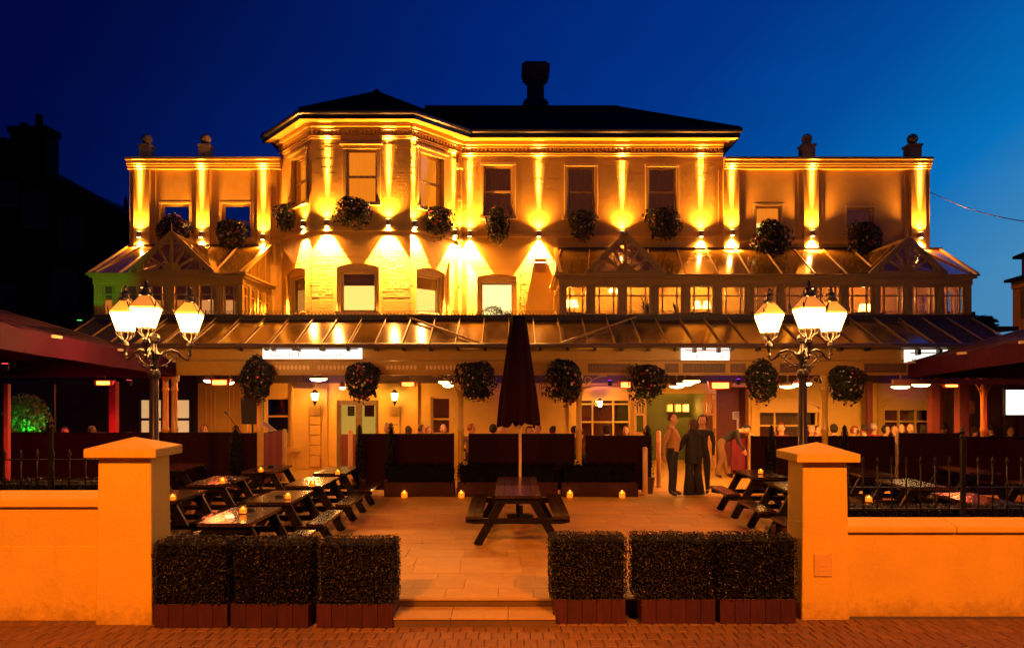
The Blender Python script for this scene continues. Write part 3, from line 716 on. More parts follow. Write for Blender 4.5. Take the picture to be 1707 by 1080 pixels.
def fixed(fr, r, mull, trans, style, nm='window', ma=framew, arch=0, blind=None, sh=.05):
    u0, u1, z0, z1 = r; m = MB(); f0, f1 = -.16, -.08
    for a, b, c, d in ((u0, u0 + .06, z0, z1), (u1 - .06, u1, z0, z1), (u0 + .06, u1 - .06, z1 - .06, z1), (u0 + .06, u1 - .06, z0, z0 + .08)): m.fbox(fr, a + .001, b - .001, c + .001, d - .001, f0, f1)
    uu = [u0 + .06] + [u0 + (u1 - u0) * t for t in mull] + [u1 - .06]; zz = [z0 + .08] + [z0 + (z1 - z0) * t for t in trans] + [z1 - .06]
    for u in uu[1:-1]: m.fbox(fr, u - sh / 2, u + sh / 2, z0 + .08, z1 - .06, f0 + .003, f1 + .006)
    for z in zz[1:-1]: m.fbox(fr, u0 + .06, u1 - .06, z - sh / 2, z + sh / 2, f0 + .006, f1 + .003)
    if arch:
        n = 10; P = [(u0 - .10, z1 - .05), (u0 - .1, z1 - .12)]
        outer, inner = [], []
        for i in range(n + 1):
            t = i / n; q = 1 - (2 * t - 1) ** 2; outer.append((u0 - .12 + (u1 - u0 + .24) * t, z1 + .0 + arch * q)); inner.append((u0 - .12 + (u1 - u0 + .24) * t, z1 - .09 + arch * q))
        for i in range(n): m.fprism(fr, [inner[i], inner[i + 1], outer[i + 1], outer[i]], -.01, .06)
        m.fprism(fr, [(u0, z1 - .2), (u1, z1 - .2)] + list(reversed([(min(max(a, u0), u1), b - .002) for a, b in inner])), -.05, .015)
    wn = m.build(nm, ma, pub); bev(wn, .005, 1)
    for i in range(len(uu) - 1):
        for j in range(len(zz) - 1):
            q = MB(); q.fbox(fr, uu[i] + sh / 2, uu[i + 1] - sh / 2, zz[j] + sh / 2, zz[j + 1] - sh / 2, -.125, -.12); q.build('pane', paneg, wn)
            if blind and (i, j) in blind:
                q = MB(); z = zz[j]
                while z < zz[j + 1] - .03:
                    q.add([fr.P(uu[i], z, -.20), fr.P(uu[i + 1], z, -.20), fr.P(uu[i + 1], z + .03, -.23), fr.P(uu[i], z + .03, -.23)], [(0, 1, 2, 3)]); z += .05
                tag(q.build('louvre_blind', redw, wn), kind='stuff')
    if style:
        q = MB(); P = fr.P; q.face([P(u0, z0, -.6), P(u1, z0, -.6), P(u1, z1, -.6), P(u0, z1, -.6)]); q.build('room_wall', style, wn)
    return wn
dim_red = mat('dim_red_room', (.2, .05, .03), .8, .3, 1.5, 0, emit=(1, .16, .03), es=.05)
dim_gold = mat('dim_gold_room', (.22, .10, .04), .8, .3, 1.2, 0, emit=(1, .32, .05), es=.07)
yel_room = mat('yellow_room_wall', (.62, .48, .16), .8, .05, 2, 0, emit=(1, .60, .09), es=.62)
fixed(GF, gwa, (), (.5,), dark_in); fixed(GF, gwb, (), (.42,), dim_red)
fixed(GF, gpo, (.30, .68), (.62, .86), dim_red, arch=.22, blind=((0, 0), (2, 0)))
fixed(GF, gra, (.28, .72), (.68,), dim_gold, arch=.2, blind=((0, 0), (2, 0)))
fixed(GF, grb, (.33, .68), (.72,), dim_red, arch=.2, blind=((0, 0), (2, 0)))
# glazed double doors with a lit yellow room
u0, u1, z0, z1 = gdo; dkf = mat('olive_door_paint', (.16, .11, .05), .5, .2, 5, .1)
m = MB(); m.fbox(GF, u0, u1, z1 - .14, z1, -.16, -.06); m.fbox(GF, u0, u0 + .1, z0, z1 - .141, -.16, -.06); m.fbox(GF, u1 - .1, u1, z0, z1 - .141, -.16, -.06); fm = m.build('door_frame', dkf, pub)
um = (u0 + u1) / 2 + .02; zp = GF.uz(600, 724)[1]
for a, b in ((u0 + .104, um - .09), (um + .09, u1 - .104)):
    m = MB(); m.fbox(GF, a, b, z0 + .02, zp, -.13, -.08)
    lf = m.build('door', redw, pub)
    m = MB(); m.fbox(GF, a, b, zp + .002, z1 - .142, -.11, -.104); m.build('pane', paneg, lf)
m = MB(); m.fbox(GF, um - .088, um + .088, z0, z1 - .142, -.14, -.07); m.build('door_mullion', dkf, fm)
q = MB(); P = GF.P; q.face([P(u0 - .6, z0, -1.6), P(u1 + .6, z0, -1.6), P(u1 + .6, z1 + .3, -1.6), P(u0 - .6, z1 + .3, -1.6)]); q.build('room_wall', yel_room, fm)
picm = mat('picture_frame', (.12, .07, .03), .4, .2, 6, .1); pica = mat('picture_art', (.45, .18, .10), .7, .6, 6, 0); picb = mat('picture_art_pale', (.6, .5, .3), .7, .3, 9, 0)
def picture(label, fr, x0, x1, y0, y1, wv, ma, D, emit=None):
    t = thing('framed_picture', label, 'picture', (X((x0 + x1) / 2, D), D, Z(y1, D)))
    m = MB(); a, b, c, d = X(x0, D), X(x1, D), Z(y1, D), Z(y0, D); m.box(a, D - .03, c, b, D, d); m.build('frame', picm, t)
    m = MB(); i = .025; m.box(a + i, D - .036, c + i, b - i, D - .0305, d - i); m.build('print', ma, t)
picture('small pale framed print on the yellow wall behind the glazed double doors', GF, 580, 591, 677, 693, 0, picb, 23.05)
picture('larger red and brown picture on the yellow wall behind the glazed double doors', GF, 608, 624, 672, 694, 0, pica, 23.05)
# panels, quoined strips, skirting of the front
m = MB()
for x0, x1, y0, y1 in ((342, 352, 640, 728), (357, 383, 640, 716), (357, 383, 722, 770), (388, 400, 640, 728)):
    a, b, c, d = rect(GF, x0, x1, y0, y1); t_ = .03
    m.fbox(GF, a, b, c, c + t_, -.01, .02); m.fbox(GF, a, b, d - t_, d, -.01, .02); m.fbox(GF, a, a + t_, c + t_, d - t_, -.01, .02); m.fbox(GF, b - t_, b, c + t_, d - t_, -.01, .02)
m.build('panel_moulding', gw, pub)
for xs in ((517, 535), (649, 667)):
    ys = [676, 693, 708, 725, 742, 759, 778]
    for i in range(6):
        a, b, c, d = rect(GF, xs[0], xs[1], ys[i], ys[i + 1]); m = MB(); m.fbox(GF, a, b, c + .012, d - .012, -.01, .07); bev(m.build('quoin_block', gw, pub), .012)
for x0, x1 in ((404, 413), (486, 490), (540, 546), (690, 697), (835, 838), (948, 953), (1252, 1260), (1372, 1380), (1462, 1468)):
    a, b, _, _ = rect(GF, x0, x1, 650, 700); m = MB(); m.fbox(GF, a, b, TZ, 2.61, -.01, .06); m.fbox(GF, a - .03, b + .03, TZ, .5, -.01, .08); m.build('wall_strip', gw, pub)
m = MB(); a, b, c, d = rect(GF, 483, 500, 745, 752); m.fbox(GF, a, b, c, d, -.01, .2); m.build('ledge', gw, pub)
# entrance: open doors, green lobby with lit lanterns, oxblood recess with notices
green = mat('green_lobby_wall', (.10, .13, .03), .7, .15, 2, .1); goldw = mat('varnished_door', (.42, .24, .07), .35, .25, 4, .2, stretch=(8, 8, 1))
u0, u1, z0, z1 = gen; m = MB(); P = GF.P
m.fbox(GF, u0 - .4, u1 + .4, TZ, 3.2, -2.7, -2.6); m.fbox(GF, u0 - .42, u0 - .01, TZ, 3.2, -2.6, -.31); m.fbox(GF, u1 + .01, u1 + .03, TZ, 3.2, -2.6, -.31); m.fbox(GF, u0 - .4, u1 + .4, 3.0, 3.1, -2.6, -.3)
m.build('lobby_wall', green, pub); light('lobby_light', 'POINT', P((u0 + u1) / 2, 2.7, -1.1), WARM, 130, pub, .15)
def panel_door(nm, pa, pb, zt):
    a, b = Vector(pa), Vector(pb); fr = Frame(a.x, a.y, b.x, b.y); L = fr.len; m = MB()
    j = .08; z0 = TZ + .01; zm1 = z0 + .95; zt1 = zt - .42
    for u, v, c, d in ((0, j, z0, zt), (L - j, L, z0, zt), (j, L - j, z0, z0 + .2), (j, L - j, zm1, zm1 + .1), (j, L - j, zt1 - .06, zt1), (j, L - j, zt - .1, zt)): m.fbox(fr, u, v, c, d, 0, .045)
    for k in (1, 2): u = j + (L - 2 * j) * k / 3; m.fbox(fr, u - .015, u + .015, zt1, zt - .1, .004, .04)
    m.fbox(fr, j, L - j, z0 + .2, zm1, .012, .03)
    d_ = m.build('open_door', goldw, pub); bev(d_, .006, 1)
    q = MB(); q.fbox(fr, j, L - j, zm1 + .1, zt1 - .06, .02, .026); q.build('pane', paneg, d_)
    m = MB(); m.fbox(fr, L - .07, L - .03, z0 + 1.0, z0 + 1.15, .045, .08); m.build('handle', mat('brass', (.6, .38, .10), .25, .1, 6, 0, metal=1), d_)
zt = Z(664, DW)
panel_door('door', (X(1057, 21.42), 21.40), (X(1077, 21.3), 21.22), zt); panel_door('door', (X(1170, 21.3), 21.22), (X(1191, 21.42), 21.40), zt)
lampg = emat('amber_lantern_glass', (1, .50, .09), 3.0)
for px, nm, s in ((1117, 'dimmest lit wall lantern in the entrance lobby, nearest the dark post', .32), (1131, 'middle lit wall lantern in the green entrance lobby', .5), (1144, 'brightest lit wall lantern in the green entrance lobby', 1.0)):
    D = 23.9; t = thing('lobby_lantern', nm, 'lantern', (X(px, D), D, Z(690, D)), group='lanterns in the lobby')
    m = MB(); x = X(px, D); a = .085; m.box(x - a, D, Z(686, D), x + a, D + .12, Z(674, D)); m.build('lamp_glass', emat('amber_lantern_glass_%d' % int(s * 100), (1, .50, .09), 2.4 * s), t)
    m = MB(); m.box(x - a - .015, D - .01, Z(674, D) + .001, x + a + .015, D + .13, Z(672.5, D)); m.box(x - a - .015, D - .01, Z(687.5, D), x + a + .015, D + .13, Z(686, D) - .001)
    for sx in (-1, 0, 1): m.box(x + sx * a - .008, D - .012, Z(686, D), x + sx * a + .008, D - .001, Z(674, D))
    m.build('lamp_frame', blackmetal, t)
    light('lantern_light', 'POINT', (x, D - .15, Z(680, D)), WARM, 14 * s, t, .05)
u0, u1, z0, z1 = gre; m = MB(); m.fbox(GF, u0 - .02, u1 + .02, TZ, 3.2, -1.0, -.95); m.fbox(GF, u0 - .05, u0 - .001, TZ, 3.2, -.95, -.301); m.fbox(GF, u1 + .001, u1 + .05, TZ, 3.2, -.95, -.301); m.build('recess_wall', redw, pub)
papm = mat('white_notice_paper', (.75, .68, .62), .8, .05, 10, 0); inkm = mat('notice_ink', (.10, .06, .06), .8, .1, 10, 0)
for x0, x1, y0, y1, lab in ((1221, 1239, 686, 699, 'upper square notice pinned in the dark red recess'), (1228, 1244, 698, 728, 'long white notice pinned in the dark red recess, behind the bending man')):
    D = 22.4; t = thing('paper_notice', lab, 'notice', (X(x0, D), D, Z(y1, D)))
    m = MB(); m.box(X(x0, D), D, Z(y1, D), X(x1, D), D + .008, Z(y0, D)); m.build('sheet', papm, t)
    m = MB()
    for k in range(5): z = Z(y0, D) - (Z(y0, D) - Z(y1, D)) * (.2 + .15 * k); m.box(X(x0, D) + .04, D - .003, z, X(x0, D) + (.2 if k % 2 else .24), D - .0005, z + .012)
    m.build('print_lines', inkm, t)
# dark bar front at the far left under the awning, and the dark hut under the other one
m = MB(); m.box(-17, 21.6, TZ, X(330, DW), 21.8, 3.3); bk = thing('bar_front', 'dark timber bar front with cream lit panes, behind the lamp post and twin canopy posts', 'building', (-11, 21.6, TZ))
m.build('wall', mat('dark_bar_timber', (.022, .014, .012), .6, .3, 3, .3, stretch=(6, 6, 1)), bk)
pan = mat('cream_lit_pane', (.6, .5, .35), .7, .04, 3, 0, emit=(1, .56, .22), es=.62)
m = MB()
D = 21.5
for x0, x1 in ((233, 269), (291, 316)):
    a, b = X(x0, D), X(x1, D)
    for c, d in ((a - .05, a), (b, b + .05), ((a + b) / 2 - .035, (a + b) / 2 + .035)) if x1 - x0 > 30 else ((a - .05, a), (b, b + .05)): m.box(c, D - .02, TZ, d, D + .09, Z(664, D))
    for y in (664, 699, 725): m.box(a - .05, D - .025, Z(y, D) - .03, b + .05, D + .085, Z(y, D) + .04)
    m.box(a, D - .01, TZ, b, D + .08, Z(725, D) - .03)
fr_ = m.build('door', mat('black_door_paint', (.012, .010, .009), .45, .2, 5, .1), bk)
for x0, x1 in ((235, 250), (252, 267), (293, 314)):
    for y0, y1 in ((667, 697), (701, 723)):
        m = MB(); m.box(X(x0, D), D + .03, Z(y1, D), X(x1, D), D + .04, Z(y0, D)); m.build('pane', pan, fr_)
# ================================================================ the glass veranda
cglass = glass('canopy_glass', (.75, .68, .55), .24, .10, .95, (.26, .14, .012))
consg = glass('conservatory_roof_glass', (.75, .68, .55), .24, .10, .92, (.26, .14, .012))
backlight_p = mat('painted_backlight', (.70, .48, .18), .35, .1, 8, .05)
ver = thing('glass_veranda', 'long glass roofed veranda on slim posts across the ground floor, with a crested ridge', 'veranda', (0, 16.3, TZ))
XA, XB = -9.9, 10.9; YG, YR = 16.2, 17.8; ZG, ZR = 3.42, 4.19
n = 36; s = (XB - XA) / n
gm = None
for i in range(n):
    a, b = XA + i * s + .02, XA + (i + 1) * s - .02; cxm = (a + b) / 2
    if gm is None:
        q = MB(); h = s / 2 - .02; q.add([(-h, 0, 0), (h, 0, 0), (h, YR - YG - .06, ZR - ZG - .09), (-h, YR - YG - .06, ZR - ZG - .09)], [(0, 1, 2, 3)]); gm = q.mesh('glass_panel', cglass)
    gp = inst('glass_panel', gm, ver, Vector((cxm, YG + .02, ZG + rnd(-.002, .004))) - ORG[ver.name], (rnd(-.008, .008), rnd(-.01, .01), 0))
    if i < 3 or i > n - 4:      # outer bays made dull and dark so they mirror no blue sky
        gp.name = 'dull_panel'; gp.material_slots[0].link = 'OBJECT'; gp.material_slots[0].material = mat('dull_roofing', (.05, .038, .028), .75, .2, 3, .2, spec=.15)
rm = None
for i in range(n + 1):
    x = XA + i * s
    m = MB(); m.beam((0, 0, 0), (0, YR - YG, ZR - ZG - .05), .022, .035) if rm is None else None
    if rm is None: rm = m.mesh('rafter', bracket)
    inst('rafter', rm, ver, Vector((x, YG, ZG + .015)) - ORG[ver.name])
for (xa, ya), (xb, yb) in (((680, 1), (800, 0)), ((1060, 1), (935, 0))):   # valley bars either side of the centre
    p = (X(xa, YR), YR - .03, ZR - .02); q_ = (X(xb, YG), YG, ZG + .04); m = MB(); m.beam(q_, p, .035, .04); m.build('valley_bar', bracket, ver)
m = MB(); m.box(XA - .05, YR - .03, ZR - .14, XB + .05, YR + .10, ZR); m.box(XA - .06, YR - .05, ZR + .001, XB + .06, YR + .12, ZR + .03); m.build('ridge_beam', mat('dark_canopy_iron', (.035, .022, .015), .5, .2, 6, .1), ver)
m = MB(); x = XA; st_ = .085
while x < XB:
    m.tube([(x - .03, YR + .03, ZR + .03), (x - .038, YR + .03, ZR + .07), (x, YR + .03, ZR + .115), (x + .038, YR + .03, ZR + .07), (x + .03, YR + .03, ZR + .03)], .0085, 4, False); x += st_
m.box(XA, YR + .025, ZR + .118, XB, YR + .037, ZR + .128)
tag(m.build('cresting', bracket, ver), kind='stuff')
m = MB(); m.tube([(XA - .1, YG - .06, ZG - .02), (XB + .1, YG - .06, ZG - .02)], .055, 8); smooth_by_angle(m.build('gutter', mat('brown_gutter', (.10, .06, .035), .35, .15, 6, .05), ver))
m = MB(); x = X(400, YG)
while x < X(1450, YG): m.box(x - .03, YG - .10, ZG - .13, x + .03, YG + .1, ZG - .03); x += s * 1.02
tag(m.build('gutter_brackets', blackmetal, ver), kind='stuff')
# flat deck and ceiling behind
m = MB(); m.box(XA, YR + .101, 3.86, XB + 1.2, DW - .02, 3.96); m.build('flat_roof', mat('dull_roofing', (.08, .065, .05), .6, .2, 3, .2), ver)
m = MB(); m.box(XA + .1, YG + .28, 3.16, XB, DW - .06, 3.24)
m.build('ceiling', mat('veranda_ceiling', (.05, .026, .012), .6, .2, 3, .1), ver)
# sign board fascia and fretwork beam
YF = 16.3
m = MB(); m.box(XA, YF, 3.105, XB, YF + .05, 3.34); bev(m.build('fascia', bracket, ver), .006)
m = MB(); m.box(XA, YF - .035, 3.075, XB, YF + .05, 3.10); m.box(XA, YF - .01, 2.80, XB, YF + .04, 3.07); m.box(XA, YF - .03, 2.765, XB, YF + .06, 2.799); bev(m.build('fretwork_beam', bracket, ver), .004)
darkp = mat('brown_sign_panel', (.10, .045, .022), .5, .2, 4, .1)
for x0, x1 in ((455, 521), (526, 590), (640, 701), (706, 762)):
    m = MB(); m.box(X(x0, YF), YF - .02, Z(621, YF), X(x1, YF), YF - .011, Z(604, YF)); p = m.build('pierced_panel', bracket, ver)
    q = MB(); px = x0 + 6
    while px < x1 - 3:
        c = X(px, YF); zc = Z(612.5, YF); P8 = [(c + .032 * math.cos(t), zc + .052 * math.sin(t)) for t in [k * math.pi / 5 for k in range(10)]]
        q.add([(a, YF - .026, b) for a, b in P8] + [(a, YF - .0195, b) for a, b in P8], [tuple(range(9, -1, -1))] + [(k, (k + 1) % 10, 10 + (k + 1) % 10, 10 + k) for k in range(10)]); px += 6.6
    tag(q.build('oval_piercings', backlight_p, p), kind='stuff')  # raised ovals painted bright as the lit wall seen through piercings
for x0, x1 in ((980, 1052), (1108, 1131), (1138, 1209), (1217, 1243), (1300, 1352), (1440, 1510)):
    m = MB(); m.box(X(x0, YF), YF - .016, Z(621, YF), X(x1, YF), YF - .011, Z(606, YF)); p = m.build('sign_panel', darkp, ver)
    q = MB(); px = x0 + 8
    while px < x1 - 8: q.box(X(px, YF), YF - .019, Z(617, YF), X(px + 1.6, YF), YF - .0155, Z(610, YF)); px += rnd(3.5, 7)
    tag(q.build('worn_lettering', mat('worn_gilt', (.16, .09, .04), .5, .2, 6, 0), p), kind='stuff')
# posts
cpost = mat('canopy_post_paint', (.48, .30, .04), .38, .1, 5, .1)
def column(x, y, ztop, zb=TZ):
    m = MB(); m.lathe([(.10, 0), (.10, .12), (.085, .15), (.07, .2), (.064, .35), (.064, 1.35), (.08, 1.38), (.08, 1.43), (.064, 1.46), (.058, ztop - zb - .35), (.075, ztop - zb - .33), (.075, ztop - zb - .28), (.06, ztop - zb - .26), (.06, ztop - zb - .12), (.10, ztop - zb - .04), (.10, ztop - zb)], (x, y, zb), 14)
    return smooth_by_angle(m.build('post', cpost, ver), 50)
for px in (276, 291, 433, 768, 965, 1375, 1640):
    x = X(px, 16.33); column(x, 16.33, 2.764)
    m = MB()
    for sg in (-1, 1):
        pts = [(x + sg * (.06 + .55 * (1 - math.cos(t))), 16.33, 2.30 + .45 * math.sin(t)) for t in [k * math.pi / 16 for k in range(9)]]
        m.tube(pts, .016, 6); m.tube([(x + sg * (.2 + .07 * math.cos(t)), 16.33, 2.66 + .07 * math.sin(t)) for t in [k * math.pi / 6 for k in range(13)]], .01, 5, False)
    if px not in (276, 291, 433): smooth_by_angle(m.build('spandrel_bracket', cpost, ver))
# lit signs hanging below the gutter
signw = mat('lit_sign_face', (.8, .8, .78), .5, .02, 4, 0, emit=(1, .95, .86), es=1.35)
signl = mat('lit_sign_lettering', (.16, .17, .16), .6, .05, 10, 0, emit=(.8, .86, .8), es=.25)
def sign(label, x0, x1, y0, y1, marks, D=16.24):
    a, b, c, d = X(x0, D), X(x1, D), Z(y1, D), Z(y0, D)
    t = thing('lit_sign', label, 'sign', ((a + b) / 2, D, c), group='lit signs under the gutter')
    m = MB(); m.box(a, D, c, b, D + .05, d); m.build('sign_face', signw, t)
    m = MB(); m.box(a - .02, D + .004, c - .03, b + .02, D + .055, c - .001); m.box(a - .02, D + .004, d + .001, b + .02, D + .055, d + .02); m.build('sign_frame', bracket, t)
    m = MB(); m.tube([(a + .05, D - .12, d - .07), (b - .05, D - .12, d - .07)], .014, 6); m.build('light_rail', mat('grey_rail', (.30, .22, .15), .4, .1, 5, 0), t)
    m = MB(); k = max(2, round((b - a) / .6))
    for i in range(k): xx = a + (b - a) * (i + .5) / k; m.box(xx - .035, D - .15, d - .12, xx + .035, D - .02, d + .0)
    m.build('rail_clamp', blackmetal, t)
    m = MB()
    r_ = random.Random(x0)
    for (p0, p1, h) in marks:
        p = p0
        while p < p1:
            w_ = r_.uniform(1.2, 1.8); hh = r_.uniform(.5, 1) * h
            m.box(X(p, D), D - .004, Z(y1 - 3, D), X(p + w_, D), D - .0005, Z(y1 - 3 - hh, D))
            if r_.random() < .6: yy = y1 - 3 - r_.choice((0, hh / 2, hh)); m.box(X(p + w_ * .99, D), D - .0038, Z(yy, D), X(p + w_ + 2.2, D), D - .0006, Z(yy - 1.4, D))
            p += r_.uniform(4.2, 5.8)
    tag(m.build('faint_lettering', signl, t), kind='stuff')
    return t
sign('longest white lit sign, faint pale lettering, above the pierced panels of the veranda beam', 438, 603, 576.5, 598, ((452, 505, 9), (517, 521, 4), (530, 549, 5), (560, 575, 6)))
sign('short white lit sign above the entrance between two hanging baskets', 1136, 1216, 579, 600, ((1143, 1148, 7), (1160, 1184, 5), (1194, 1212, 4)))
sign('white lit sign partly hidden by the corner of the dark red awning', 1509, 1580, 583, 604, ((1520, 1570, 5),))
# ================================================================ conservatories on the veranda roof
def conservatory(label, xl, xr, yf, yb, z0, ze, zt, xtl, xtr, nb, nroof, gables, lside, rside, blinds):
    c = thing('conservatory', label, 'conservatory', ((xl + xr) / 2, yf, z0), group='conservatories')
    s = (xr - xl) / nb; pw_ = .15; zb_ = z0 + .35; zw = ze - .22; zt_ = zw - .26
    def frontbay(fr, u0, u1, first):
        m = MB(); j = .045
        for a, b, cc, d in ((u0, u0 + j, zb_, zw), (u1 - j, u1, zb_, zw), (u0 + j, u1 - j, zb_, zb_ + j), (u0 + j, u1 - j, zw - j, zw)): m.fbox(fr, a + .001, b - .001, cc, d, -.09, -.04)
        for k in (.22, .78): u = u0 + (u1 - u0) * k; m.fbox(fr, u - .018, u + .018, zb_ + j, zw - j, -.085, -.045)
        m.fbox(fr, u0 + j, u1 - j, zt_ - .018, zt_ + .018, -.083, -.047)
        wf = m.build('window_frame', consp, c)
        q = MB(); q.fbox(fr, u0 + j, u1 - j, zb_ + j, zw - j, -.068, -.064); q.build('pane', paneg, wf)
        if blinds is not None:
            zz = Z(499, yf); P = fr.P
            q = MB(); q.face([P(u0 + .03, zz, -.16), P(u1 - .03, zz, -.16), P(u1 - .03, zw, -.16), P(u0 + .03, zw, -.16)]); q.build('roller_blind', blind_br, wf)
            q = MB(); q.face([P(u0 + .03, zb_, -.2), P(u1 - .03, zb_, -.2), P(u1 - .03, zz, -.2), P(u0 + .03, zz, -.2)]); q.build('net_blind', blinds[0 if first else 1], wf)
    fr = Frame(xl, yf, xr, yf)
    for i in range(nb + 1):
        m = MB(); u = min(max(i * s, pw_ / 2), nb * s - pw_ / 2); m.fbox(fr, u - pw_ / 2, u + pw_ / 2, z0, ze - .20, -.14, 0); m.fbox(fr, u - .03, u + .03, z0 + .4, ze - .25, .001, .02); bev(m.build('mullion', consp, c), .008)
        if i < nb: frontbay(fr, i * s + (pw_ if i == 0 else pw_ / 2) + .002, (i + 1) * s - (pw_ if i == nb - 1 else pw_ / 2) - .002, i < nb * .62)
    m = MB(); m.fbox(fr, 0, fr.len, z0, zb_ - .002, -.12, -.01)
    m.build('base_panel', consp, c)
    m = MB(); m.fbox(fr, -.02, fr.len + .02, ze - .218, ze - .06, -.14, .02); m.fbox(fr, -.09, fr.len + .09, ze - .059, ze - .0, -.14, .09); m.fbox(fr, -.14, fr.len + .14, ze + .001, ze + .05, -.1, .13); bev(m.build('eaves_beam', consp, c), .01)
    for sd, xx, xt in ((lside, xl, xtl), (rside, xr, xtr)):
        if not sd: continue
        f2 = Frame(xx, yb, xx, yf) if sd == 'L' else Frame(xx, yf, xx, yb)
        k = 4; ss = f2.len / k
        for i in range(k + 1):
            m = MB(); u = min(max(i * ss, .06), f2.len - .06); zz = ze - .22
            m.fbox(f2, u - .05, u + .05, z0, zz, -.10, -.001); m.build('mullion', consp, c)
            if i < k:
                frontbay(f2, i * ss + .07, (i + 1) * ss - .07, False)
        m = MB(); m.fbox(f2, 0, f2.len, ze - .218, ze - .06, -.12, -.02); m.fbox(f2, 0.1, f2.len, ze - .059, ze, -.12, .09); m.fbox(f2, .1, f2.len, ze + .001, ze + .05, -.12, .13); m.fbox(f2, 0, f2.len, z0, zb_ - .002, -.1, -.01); m.build('side_beam', consp, c)
        # glazed triangle of the gable end
        pts = [(0, ze + .06), (f2.len, ze + .06), (f2.len, zt)] if sd == 'R' else [(0, ze + .06), (f2.len, ze + .06), (0, zt)]
        q = MB(); q.face([f2.P(u, z, -.05) for u, z in pts]); q.build('side_glass', consg, c)
        m = MB(); hi = (f2.len, zt) if sd == 'R' else (0, zt); lo = (0, ze + .06) if sd == 'R' else (f2.len, ze + .06)
        m.beam(f2.P(*lo, -.04), f2.P(*hi, -.04), .08, .10)
        for k2 in (.3, .55, .8):
            u = lo[0] + (hi[0] - lo[0]) * k2; m.beam(f2.P(u, ze + .06, -.04), f2.P(u, lo[1] + (hi[1] - lo[1]) * k2, -.04), .03, .03, (1, 0, 0))
        m.build('barge_board', consp, c)
    # lean-to roof glass, panel by panel
    e0, e1 = Vector((xl - .1, yf - .08, ze + .055)), Vector((xr + .1, yf - .08, ze + .055)); t0, t1 = Vector((xtl, yb, zt)), Vector((xtr, yb, zt))
    for i in range(nroof):
        a, b = i / nroof, (i + 1) / nroof; g_ = .012; q = MB()
        d0 = rnd(-.006, .006); d1 = rnd(-.006, .006)
        q.face([e0.lerp(e1, a + g_ / nroof), e0.lerp(e1, b - g_ / nroof) + Vector((0, 0, d0)), t0.lerp(t1, b - g_ / nroof), t0.lerp(t1, a + g_ / nroof) + Vector((0, 0, d1))]); q.build('glass_panel', consg, c)
        m = MB(); m.beam(e0.lerp(e1, a) + Vector((0, 0, .01)), t0.lerp(t1, a) + Vector((0, 0, .01)), .024, .035); m.build('rafter', consp, c)
    m = MB(); m.beam(e1 + Vector((0, 0, .01)), t1 + Vector((0, 0, .01)), .05, .06); m.build('rafter', consp, c)
    m = MB(); m.box(xtl - .05, yb - .06, zt - .03, xtr + .05, yb + .04, zt + .05); m.build('wall_plate', mat('dark_canopy_iron', (.03, .02, .015)), c)
    # gables with sunburst fretwork
    sl = (zt - ze) / (yb - yf)
    for gx, hw, za in gables:
        y = yf - .10; zb2 = ze + .06; H = za - zb2; G = Frame(gx - hw, y, gx + hw, y); m = MB()
        L = 2 * hw
        def bar(u0, z0_, u1, z1_, wd): m.beam(G.P(u0, z0_), G.P(u1, z1_), .07, wd)
        bar(-.05, zb2 - .02, hw, za, .13); bar(L + .05, zb2 - .02, hw, za, .13); bar(0, zb2 + .03, L, zb2 + .03, .07)
        bar(hw, zb2, hw, za - .05, .055)
        for rr_, wd in ((.20 * H, .04), (.72 * H, .045)):
            pts = [(hw + rr_ * 1.05 * math.cos(t), zb2 + .04 + rr_ * math.sin(t)) for t in [math.pi * k / 14 for k in range(15)]]
            for p, q_ in zip(pts, pts[1:]): m.beam(G.P(*p), G.P(*q_), .05, wd)
        for ang in (32, 60, 120, 148):
            ca, sa = math.cos(R(ang)), math.sin(R(ang)); r1 = .72 * H
            bar(hw + .21 * H * ca, zb2 + .04 + .20 * H * sa, hw + r1 * ca, zb2 + .04 + r1 * sa, .04)
        gb = m.build('gable', consp, c)
        # fan panel in the middle
        pts = [(hw + .20 * H * math.cos(t), zb2 + .05 + .19 * H * math.sin(t)) for t in [math.pi * k / 12 for k in range(13)]]
        q = MB(); q.fprism(G, pts, -.02, .005); q.build('fan_panel', consp, gb)
        q = MB(); q.tube([G.P(hw, za - .02), G.P(hw, za + .28)], [.025, .006], 6); q.build('spike', consp, gb)
        q = MB(); q.fprism(G, [(.0, zb2), (L, zb2), (hw, za - .02)], -.035, -.03); q.build('gable_glass', glass('gable_pane', (.9, .85, .8), .08, .03), gb)
        yr_ = yf + (za - ze) / sl if (za - ze) / sl < (yb - yf) else yb - .1
        for sg in (-1, 1):
            q = MB(); q.face([(gx, y, za), (gx, yr_, za), (gx + sg * hw, y, zb2)] if sg < 0 else [(gx, y, za), (gx + sg * hw, y, zb2), (gx, yr_, za)])
            q.build('gable_roof_glass', consg, c)
            for k in (0, .33, .66):
                m = MB(); m.beam(Vector((gx, y, za)).lerp(Vector((gx, yr_, za)), k), Vector((gx + sg * hw, y, zb2)).lerp(Vector((gx, yr_, za)), k), .03, .04); m.build('gable_rafter', consp, c)
        m = MB(); m.tube([(gx, y, za + .01), (gx, yr_, za + .01)], .03, 6); m.build('gable_ridge', consp, c)
    return c
YC, YB = 19.0, 21.38
lit_or = mat('lit_orange_net', (.5, .25, .08), .9, .08, 4, 0, emit=(1, .27, .02), es=.6)
lit_pk = mat('lit_peach_net', (.55, .35, .2), .9, .08, 4, 0, emit=(1, .40, .10), es=.85)
con1 = conservatory('small conservatory with one gable and brown blinds half drawn, above the bar front', X(156, YC), X(404, YC), YC, YB, 3.97, Z(459, YC), Z(411, YB), X(214, YB), X(442, YB), 6, 5,
                    [(X(286, 18.9), 1.0, Z(389, 18.9))], 'L', 'R', (lit_or, lit_pk))
